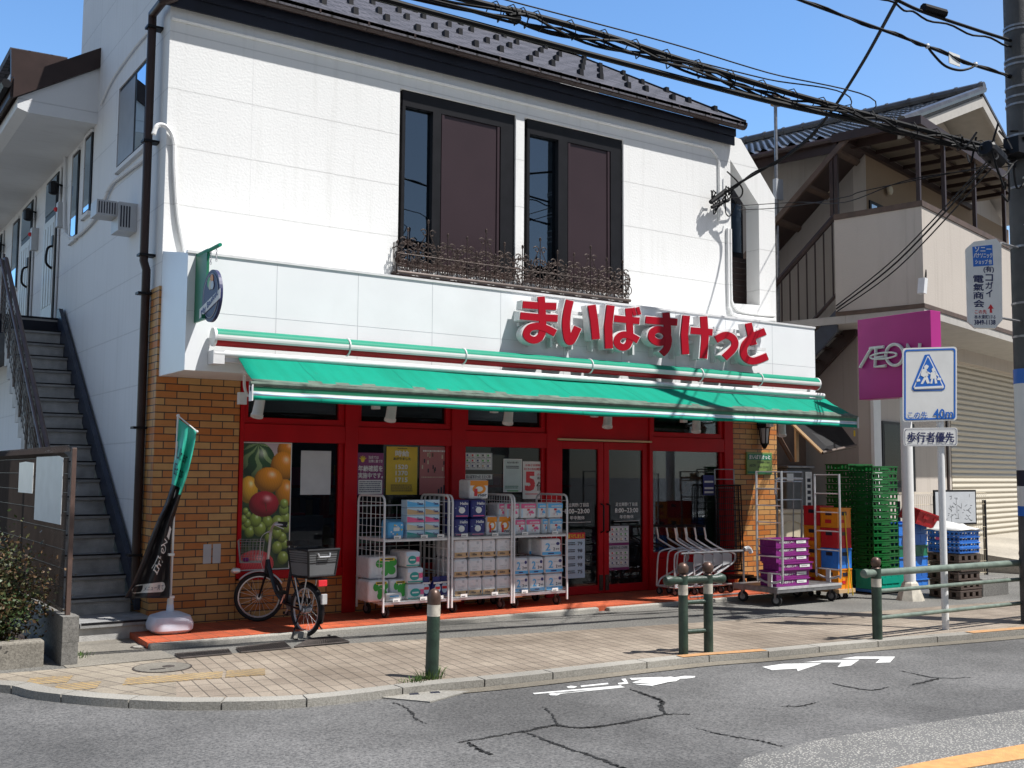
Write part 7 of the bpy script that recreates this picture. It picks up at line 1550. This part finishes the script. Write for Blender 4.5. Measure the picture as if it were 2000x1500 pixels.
# ------------------------------------------------------------------ neighbouring house
A14 = R_(14); e2 = V(math.cos(A14), math.sin(A14), 0); e1 = V(-math.sin(A14), math.cos(A14), 0)
B0 = D(1805, 600, 16.5); B0.z = 0
def N(a, b, z=0): return B0 + e1 * a + e2 * b + V(0, 0, z)
def zat(v, u=1805): return D(u, v, 16.5).z if u == 1805 else PL(u, v, B0, e1).z
def ZL(u, v): return PL(u, v, B0, e2)     # on the left face of the balcony
def ZRt(u, v): return PL(u, v, B0, e1)    # on the street face of the balcony
ho = thing('neighbour_house', 'beige two storey neighbouring house with tiled roof, balcony and outside stair', 'house', B0)
def hbox(m, a0, a1, b0, b1, z0, z1, key): m.prism([N(a0, b0, z0), N(a0, b1, z0), N(a1, b1, z0), N(a1, b0, z0)], (0, 0, z1 - z0), key)
zpt, zpb, zcan = zat(387), zat(592), zat(226)
af, bl_ = 1.28, .9
ez2 = D(1770, 225, 17.1).z
m = MB(); hbox(m, af, 14, bl_, 7.98, -.1, ez2 - .1, 'house_beige'); hbox(m, af, 9, 7.98, 12.5, -.1, zpb, 'house_beige'); m.prism([N(af, bl_, ez2 - .099), N(af, 7.98, ez2 - .099), N(af, 4.44, ez2 + 1.33)], e1 * 12, 'house_beige'); m.build('wall', ho)
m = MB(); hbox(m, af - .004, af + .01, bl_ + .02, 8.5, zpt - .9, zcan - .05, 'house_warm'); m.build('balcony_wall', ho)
m = MB(); hbox(m, 1.5, 14, bl_ - .006, bl_ - .001, -.1, ez2 - .1, 'house_beige_shade'); m.build('painted_shade_wall', ho)  # thin sheet over the side wall, coloured darker to paint in its shade
# balcony
m = MB(); L1 = 1.44
hbox(m, 0, .12, 0, 12.5, zpb, zpt - .09, 'house_beige'); hbox(m, .122, L1, 0, .10, zpb, zpt - .09, 'house_beige'); m.build('balcony_parapet', ho)
m = MB(); hbox(m, -.02, .14, -.02, 12.5, zpt - .088, zpt, 'brown_wood'); hbox(m, .142, L1, -.02, .12, zpt - .088, zpt, 'brown_wood'); hbox(m, -.014, .13, -.014, 12.5, zpb - .07, zpb - .002, 'brown_wood'); hbox(m, .132, L1, -.014, .1, zpb - .07, zpb - .002, 'brown_wood'); m.build('balcony_trim', ho)
m = MB(); hbox(m, .0, af - .002, .0, 12.5, zpb - .20, zpb - .072, 'soffit'); hbox(m, af + .002, L1 + 1.0, 0, bl_ - .008, zpb - .20, zpb - .072, 'soffit'); m.build('balcony_floor', ho)
for b in (.06, 1.15, 2.6, 4.2): m = MB(); hbox(m, .03, .09, b - .03, b + .03, zpt + .002, zcan - .06, 'brown_metal'); m.build('canopy_post', ho)
m = MB(); hbox(m, L1 - .06, L1, .02, .08, zpt + .002, zcan - .06, 'brown_metal'); m.build('canopy_post', ho)
m = MB(); slope = .10
def cq(a, b, dz=0): return N(a, b, zcan - (b) * slope * 0 + dz)
hbox(m, -.04, .06, -.04, 6, zcan - .06, zcan + .08, 'brown_metal'); hbox(m, .062, L1, -.04, .05, zcan - .06, zcan + .08, 'brown_metal'); hbox(m, af - .08, af - .006, .1, 6, zcan - .08, zcan + .02, 'brown_metal')
for k in range(9): hbox(m, .062, af - .082, .55 + k * .6, .60 + k * .6, zcan - .03, zcan + .04, 'brown_metal')
hbox(m, .5, .55, .06, 5.8, zcan + .041, zcan + .06, 'brown_metal'); m.build('canopy_frame', ho)
m = MB(); hbox(m, .0, af - .01, .0, 6, zcan + .081, zcan + .095, 'canopy_panel'); hbox(m, af - .01, L1, 0, bl_ - .01, zcan + .081, zcan + .095, 'canopy_panel'); m.build('canopy_panel', ho)
# gable roof
m = MB(); aR, bR, zr2 = .45, .40, ez2; ap = 4.04; rise = 1.63; bb = bR + ap
m.prism([N(aR, bR, zr2 - .12), N(aR, bb, zr2 + rise - .12), N(aR, bb + ap, zr2 - .12), N(aR, bb + ap, zr2 - .30), N(aR, bb, zr2 + rise - .32), N(aR, bR, zr2 - .30)], e1 * .06, 'soffit'); m.build('gable_board', ho)
m = MB(); m.prism([N(aR + .062, bR, zr2 - .08), N(aR + .062, bb, zr2 + rise - .08), N(aR + .062, bb + ap, zr2 - .08), N(aR + .062, bb + ap, zr2 - .16), N(aR + .062, bb, zr2 + rise - .16), N(aR + .062, bR, zr2 - .16)], e1 * 14, 'soffit'); m.build('roof_soffit', ho)
m = MB(); vs, fs = [], []; na, nr = 52, 17; sub = 6; Lr = 14.0
for j in range(nr):
    for e in (0, 1):
        f = (j + e) / nr; lift = .035 * (1 - e) * 0 + (.04 if e == 0 else .005)
        for i in range(na * sub + 1):
            t = (i % sub) / sub; wv = .028 * math.sin(2 * math.pi * t) + (.014 if t < .5 else -.004)
            vs.append(N(aR - .02 + Lr * i / (na * sub), bR - .03 + (ap + .03) * f, zr2 - .055 + rise * f + lift + wv))
W2 = na * sub + 1
for j in range(nr):
    for i in range(na * sub): k = (2 * j) * W2 + i; fs.append((k, k + 1, k + W2 + 1, k + W2)); 
    if j: 
        for i in range(na * sub): k = (2 * j - 1) * W2 + i; fs.append((k, k + 1, k + W2 + 1, k + W2))
m.add(vs, fs, 'tile_roof'); rt = m.build('tiled_roof', ho, smooth=True)
m = MB(); m.prism([N(aR, bb, zr2 + rise - .06), N(aR, bb + ap, zr2 - .06), N(aR, bb + ap, zr2), N(aR, bb, zr2 + rise)], e1 * Lr, 'tile_roof'); m.tube([N(aR - .04, bb, zr2 + rise + .06), N(aR + Lr, bb, zr2 + rise + .06)], .10, 'tile_roof', 10)
for k in range(30): m.tube([N(aR + k * .46, bb, zr2 + rise + .06), N(aR + .05 + k * .46, bb, zr2 + rise + .06)], .115, 'tile_roof', 10)
m.tube([N(aR - .01, bR, zr2 + .01), N(aR - .01, bb, zr2 + rise + .01)], .075, 'tile_roof', 8); m.build('ridge', rt)
m = MB(); m.tube([N(aR, bR - .06, zr2 - .10), N(aR + Lr, bR - .06, zr2 - .10)], .055, 'brown_metal', 8); hbox(m, aR + .07, aR + Lr, bR - .005, bR + .02, zr2 - .30, zr2 - .1, 'brown_metal'); m.build('eave_gutter', ho)
m = MB(); c = N(af - .01, 3.4, zr2 + .55); m.prism([c + e2 * -.12 + V(0, 0, -.25), c + e2 * .12 + V(0, 0, -.25), c + e2 * .12 + V(0, 0, .25), c + e2 * -.12 + V(0, 0, .25)], e1 * .005, 'brown_wood')
for k in range(7): m.prism([c + e2 * -.11 + e1 * -.004 + V(0, 0, -.22 + k * .07), c + e2 * .11 + e1 * -.004 + V(0, 0, -.22 + k * .07), c + e2 * .11 + e1 * -.004 + V(0, 0, -.19 + k * .07), c + e2 * -.11 + e1 * -.004 + V(0, 0, -.19 + k * .07)], e1 * .003, 'tan')
m.build('gable_vent', ho)
# balcony windows, vents, stair
m = MB(); hbox(m, af - .03, af - .006, 1.0, 2.3, zpt - .3, zpt + .42, 'dark_metal'); w1 = m.build('balcony_window', ho); m = MB(); hbox(m, af - .034, af - .031, 1.06, 2.24, zpt - .2, zpt + .36, 'film_glass'); m.build('pane', w1)
m = MB(); hbox(m, af - .03, af - .006, 3.0, 3.9, zpt - .3, zpt + .45, 'dark_metal'); w1 = m.build('balcony_window', ho); m = MB(); hbox(m, af - .034, af - .031, 3.05, 3.85, zpt - .2, zpt + .38, 'film_glass'); m.build('pane', w1)
for p in (PL(1730, 373, N(af, 0), e1), PL(1616, 373, N(0, bl_), e2)):
    m = MB(); m.lathe([(.085, 0), (.085, .03), (.06, .05)], p - (e1 if p.x > N(af, bl_).x else e2) * .06, 'cream', 16, (e1 if p.x > N(af, bl_).x else e2) * -1); m.build('vent_cap', ho)
m = MB(); m.prism([N(L1, .02, zpb + .05), N(L1 + 3.4, .02, zpb - 3.1), N(L1 + 3.4, .02, zpb - 3.45), N(L1, .02, zpb - .32)], e2 * .07, 'stringer_navy'); m.prism([N(L1, bl_ - .15, zpb - .0), N(L1 + 3.4, bl_ - .15, zpb - 3.1), N(L1 + 3.4, bl_ - .15, zpb - 3.45), N(L1, bl_ - .15, zpb - .30)], e2 * .07, 'brown_metal')
for k in range(16): hbox(m, L1 + .02 + k * .21, L1 + .26 + k * .21, .10, bl_ - .16, zpb - .12 - k * .195, zpb - .09 - k * .195, 'brown_metal')
m.tube([N(L1, .05, zpt), N(L1 + 3.4, .05, zpt - 3.15)], .05, 'brown_metal', 6); m.tube([N(L1, .05, zpb + .30), N(L1 + 3.4, .05, zpb - 2.85)], .03, 'brown_metal', 6)
for k in range(22): a = L1 + .06 + k * .155; m.tube([N(a, .05, zpb + .26 - (a - L1) * .926), N(a, .05, zpt - .02 - (a - L1) * .926)], .014, 'brown_metal', 5)
m.build('outside_stair', ho)
za1 = PL(1657, 257, B0, e2); za2 = PL(1517, 420, B0, e2)
aA, aB = (za1 - B0).dot(e1), (za2 - B0).dot(e1)
sl3 = (za2.z - za1.z) / (aB - aA); zS = lambda a: za1.z + sl3 * (a - aA); aE = aB + 1.6
m = MB(); m.prism([N(aA, 0, zS(aA)), N(aE, 0, zS(aE)), N(aE, 0, zS(aE) - .12), N(aA, 0, zS(aA) - .12)], e2 * .06, 'brown_wood'); m.prism([N(aA, .062, zS(aA)), N(aE, .062, zS(aE)), N(aE, .062, zS(aE) - .04), N(aA, .062, zS(aA) - .04)], e2 * (bl_ - .07), 'brown_metal')
for k in range(6): a = aA + .2 + k * .55; m.prism([N(a, .062, zS(a) - .05), N(a + .06, .062, zS(a + .06) - .05), N(a + .06, .062, zS(a + .06) - .10), N(a, .062, zS(a) - .10)], e2 * (bl_ - .08), 'brown_wood')
hbox(m, L1 + .02, L1 + .08, .02, .08, zpt, zS(L1) - .13, 'brown_metal'); m.build('stair_roof', ho)
# ground floor: window, pillar, shutter, sun hood
m = MB(); p0_ = N(af, bl_); FU = lambda u, v: PL(u, v, p0_, e1)
def fquad(m, u0, v0, u1, v1, off, th, key, z0=None):
    a, b = FU(u0, v0), FU(u1, v1); z1 = a.z; zz = b.z if z0 is None else z0; a.z = b.z = 0
    m.prism([a + V(0, 0, zz) - e1 * off, b + V(0, 0, zz) - e1 * off, b + V(0, 0, z1) - e1 * off, a + V(0, 0, z1) - e1 * off], e1 * th, key)
fquad(m, 1697, 690, 1718, 1000, .06, .055, 'card_white', 0); m.build('corner_pillar', ho)
m = MB(); fquad(m, 1720, 822, 1786, 960, .03, .025, 'dark_metal'); w1 = m.build('ground_window', ho); m = MB(); fquad(m, 1723, 828, 1757, 952, .034, .003, 'shop_glass'); m.build('pane', w1)
m = MB(); fquad(m, 1852, 690, 2100, 1060, .012, .01, 'shutter_slats', .35); sh_ = m.build('roller_shutter', ho); m = MB(); fquad(m, 1846, 640, 2100, 700, .20, .18, 'house_beige', FU(1850, 706).z); m.build('shutter_box', sh_); m = MB(); fquad(m, 1846, 706, 1853, 1060, .03, .028, 'brown_metal', .3); m.build('guide_rail', sh_)
m = MB(); c = ZL(1793, 570); m.obox(ZRt(1789, 560) - e1 * .10, e2 * .06, e1 * .05, V(.02, 0, .12), 'white_metal'); m.tube(smoothline([ZRt(1796, 575) - e1 * .05, ZRt(1800, 560) - e1 * .04, ZRt(1806, 540) - e1 * .02, ZRt(1808, 527)], 4), .012, 'cable_black', 5); m.build('security_light', ho)
hd_ = thing('window_hood', 'dark tilted sun hood on a timber frame in the alley', 'hood', F(1600, 850, 11.45))
m = MB(); y = 11.45; P = [F(1548, 828, y), F(1640, 828, y), F(1672, 870, y - .5), F(1606, 884, y - .5)]; m.prism(P, (0, 0, -.03), 'dark_metal'); m.build('hood_panel', hd_)
m = MB(); m.tube([P[0], P[3]], .03, 'tan', 5); m.tube([P[3], P[2]], .025, 'brown_wood', 5); m.build('edge_batten', hd_)
m = MB(); a = F(1552, 840, y + .05); m.box((a.x, y + .02, F(1552, 902, y).z), (a.x + .06, y + .06, a.z + .2), 'tan'); m.tube([F(1520, 850, y), F(1548, 900, y)], .04, 'brown_wood', 5); m.build('timber_post', hd_)
m = MB(); m.box((13.0, 12.4, 0), (14.5, 12.5, 2.6), 'brown_wood'); m.box((12.25, 14.0, 0), (14.2, 14.1, 3.2), 'store_dark'); m.build('back_screen', hd_)
m = MB(); fq = [N(af - .05, 2.6, .03), N(af - .05, 12, .03), N(-4.5, 12, .03), N(-3.5, 2.6, .03)]; p = [N(af, 2.6, .42), N(af, 12, .42), N(-3.4, 12, .012), N(-2.6, 2.6, .012)]; m.prism([N(af, 2.6, .0), N(af, 12, .0), N(-3.4, 12, .0), N(-2.6, 2.6, 0)], (0, 0, .002), 'concrete_drive'); m.poly(p, 'concrete_drive'); m.poly([p[0], p[3], N(af, 2.6, 0)], 'concrete_drive'); structure(m, 'sloping_pavement')
# street lamp behind the shop
lp = Y_ = F(1517, 380, 12.5); sl2 = thing('street_lamp', 'thin grey pole lamp with an amber lamp head behind the wing wall', 'street lamp', V(lp.x, 12.5, 0)); m = MB(); hz = F(1517, 205, 12.5).z; m.tube([V(lp.x, 12.5, 0), V(lp.x, 12.5, hz)], .03, 'steel_grey', 8); m.box((lp.x - .05, 12.46, F(1517, 390, 12.5).z), (lp.x + .12, 12.54, F(1517, 350, 12.5).z), 'light_grey'); m.build('pole', sl2); m = MB(); m.lathe([(.05, 0), (.14, .02), (.15, .08), (.10, .12)], V(lp.x + .08, 12.5, hz), 'tan', 14); m.build('lamp_head', sl2, smooth=True); m = MB(); m.box((lp.x - .12, 12.42, hz + .12), (lp.x + .3, 12.58, hz + .15), 'brown_wood'); m.build('lamp_roof', sl2)
# ------------------------------------------------------------------ cables
kd = V(6.36, -.77, 0).normalized(); kn = V(kd.y, -kd.x, 0)
def KP(u, v, off=0): return PL(u, v, up + kn * off, kn)
def cable(name, label, pts, r, extra=None, group=None):
    p = smoothline(pts, 8); m = MB(); m.tube(p, r, 'cable_black', 6)
    if extra: extra(m, p)
    return props(m.build(name, smooth=True), label, 'cable', group)
def bundle(n, r, ra):
    def f(m, p):
        rr = random.Random(n)
        for k in range(n):
            ph = rr.uniform(0, 6.28); m.tube([q + V(0, ra * math.cos(ph + i * .35), -abs(ra * 1.6 * math.sin(ph * 2 + i * .27)) - ra * .4) for i, q in enumerate(p)], r, 'cable_black', 5)
        for i in range(0, len(p) - 1, 3):
            c = p[i] - V(0, 0, ra * .7); m.tube([c + V(.02 * k, ra * 1.5 * math.cos(k * 1.05), ra * 1.7 * math.sin(k * 1.05)) for k in range(7)], .006, 'cable_black', 4)
    return f
ext = lambda u, v, u2, v2, L_: (lambda a, b: a + (a - b).normalized() * L_)(KP(u, v), KP(u2, v2))
cable('cable_bundle', 'thick spiral tied bundle of telephone cables crossing above the roof edge', [ext(890, -6, 1170, 66, 6), KP(890, -6), KP(1000, 20), KP(1170, 66), KP(1333, 118), KP(1500, 170), KP(1650, 212), KP(1760, 242), KP(1880, 274), up + V(-.2, 0, KP(1960, 296).z)], .028, bundle(5, .013, .05), 'cables strung to the utility pole')
cable('power_cable', 'single thick black cable running just below the cable bundle', [ext(690, -16, 1000, 66, 6), KP(690, -16), KP(1000, 66), KP(1250, 132), KP(1500, 197), KP(1700, 241), KP(1860, 281), up + V(-.3, -.1, KP(1930, 297).z)], .027, None, 'cables strung to the utility pole')
def loop(m, p):
    q = [KP(1811, 90), KP(1822, 105), KP(1845, 128), KP(1872, 137), KP(1893, 134), KP(1905, 127)]; m.tube(smoothline(q, 5), .014, 'cable_black', 6)
    for u, v in ((1811, 90), (1905, 126)): m.ball(KP(u, v), .03, 'light_grey', 8)
    a = KP(1863, 115); m.box((a.x - .10, a.y - .01, a.z - .07), (a.x + .10, a.y, a.z + .06), 'card_white')
    rr = random.Random(3); m.tube([x + V(0, .02 * math.cos(i * .8), .022 * math.sin(i * .8)) for i, x in enumerate(p)], .009, 'cable_black', 4)
cable('telephone_cable', 'black cable with a white tag and a slack loop', [KP(1480, -40), KP(1555, -3), KP(1720, 57), KP(1812, 91), KP(1905, 128), KP(1990, 153), up + V(0, 0, KP(2010, 158).z)], .016, loop, 'cables strung to the utility pole')
def box_(m, p): a, b = KP(1803, 15), KP(1845, 27); m.tube([a, b], .05, 'cable_black', 8); m.tube([x + V(0, 0, -.06 + .02 * math.sin(i)) for i, x in enumerate(p)], .012, 'cable_black', 5)
cable('telephone_cable', 'upper black cable with a splice case near the top edge', [KP(1660, -40), KP(1745, -3), KP(1800, 22), KP(1900, 56), up + V(-.1, 0, KP(1985, 84).z)], .018, box_, 'cables strung to the utility pole')
cable('thin_wire', 'thin wire high above the thick cables in the blue sky', [ext(880, -30, 1300, 82, 5), KP(880, -30, -.4), KP(1000, 3, -.4), KP(1300, 82, -.4), KP(1500, 142, -.4), KP(1710, 198, -.4), N(aR + 2, bR + 2.4, zr2 + rise * .6)], .007); cable('thin_wire', 'second thin wire just above the thick cables', [KP(1350, 118, -.2), KP(1500, 155, -.2), KP(1660, 190, -.2), N(aR + 2, bR + 2, zr2 + rise * .55)], .007)
br = F(1402, 388, 10.9)
dtop = KP(1757, -8)
cable('service_cable', 'diagonal black service cable from the wing wall up across the sky', [br, F(1440, 360, 10.7), F(1500, 325, 10.45), F(1560, 288, 9.9), F(1620, 222, 9.2), F(1685, 122, 8.2), dtop, KP(1800, -75)], .02, lambda m, p: m.tube([q + V(.0, .03 * math.cos(i * .6), .03 * math.sin(i * .6)) for i, q in enumerate(p[:30])], .012, 'cable_black', 5))
bt_ = thing('cable_bracket', 'tangle of black cable fittings on the wall beside the wing opening', 'cable bracket', br); m = MB(); rr = random.Random(8)
m.tube([F(1388, 395, 10.85), F(1418, 372, 10.85)], .035, 'cable_black', 8); m.tube([F(1390, 405, 10.85), F(1424, 390, 10.85)], .025, 'cable_black', 8); m.tube([F(1405, 390, 10.98), F(1408, 388, 10.8)], .02, 'silver', 6); m.build('clamp', bt_)
m = MB()
for k in range(9): c = F(1398 + rr.uniform(-10, 28), 395 + rr.uniform(-25, 14), 10.86); r = rr.uniform(.05, .14); m.tube([c + V(r * math.cos(t), .04 * math.sin(t * 1.5), r * 1.2 * math.sin(t)) for t in [rr.uniform(0, 2) + .55 * q for q in range(11)]], .009, 'cable_black', 5)
m.tube(smoothline([F(1420, 335, 10.95), F(1438, 352, 10.85), F(1450, 370, 10.85), F(1446, 385, 10.85), F(1430, 388, 10.85)], 4), .012, 'cable_black', 5); m.build('slack_cable', bt_)
hb_ = N(L1 - .02, -.02, zpb + .1)
for k, (v0, v1) in enumerate(((318, 0), (326, 0), (340, 0))): a = up + V(-.9, -.15, KP(1880, v0).z); cable('drop_wire', ('upper of the three drop wires slanting across the balcony', 'middle drop wire slanting across the balcony', 'lowest drop wire slanting across the balcony')[k], [a, (a + hb_) / 2 + V(0, 0, -.12 - .05 * k), hb_ + V(0, 0, -.05 * k)], .009 if k != 1 else .012, None, 'drop wires to the house')
w1_ = F(1440, 402, 10.95); a = up + V(-.4, -.1, KP(1950, 330).z); cable('drop_wire', 'thin sagging wire from the wing wall to the utility pole', [w1_, F(1560, 395, 10.4), D(1650, 395, 13.5), D(1780, 350, 12.5), a], .006); cable('drop_wire', 'second thin sagging wire from the wing wall below the first', [F(1442, 410, 10.95), F(1530, 405, 10.5), D(1650, 385, 13.6), D(1700, 370, 13.2), up + V(-.3, -.1, KP(1960, 318).z)], .006)
# houses across the street, seen only as reflections in the glass
m = MB(); m.box((-9, -15, -.06), (2.5, -8, 5.4), 'brown_wood'); oh = thing('opposite_house', 'dark brown house across the street behind the viewer', 'house', V(-3, -8, 0)); m.build('wall', oh); m = MB(); m.prism([V(-9.5, -7.5, 5.4), V(-9.5, -15.5, 5.4), V(-9.5, -11.5, 7.4)], (12.5, 0, 0), 'roof_shingle'); m.build('roof', oh)
m = MB()
for x in (-7, -4, -1): m.box((x, -8.02, .9), (x + 1.4, -7.99, 2.2), 'film_glass'); 
m.build('window', oh)
oh2 = thing('opposite_house', 'dark grey house across the street beside the brown one', 'house', V(8, -9, 0)); m = MB(); m.box((4.5, -16, -.06), (16, -9, 4.6), 'store_dark'); m.build('wall', oh2); m = MB(); m.prism([V(4, -8.5, 4.6), V(4, -16.5, 4.6), V(4, -12.5, 6.4)], (12.5, 0, 0), 'roof_shingle'); m.build('roof', oh2)
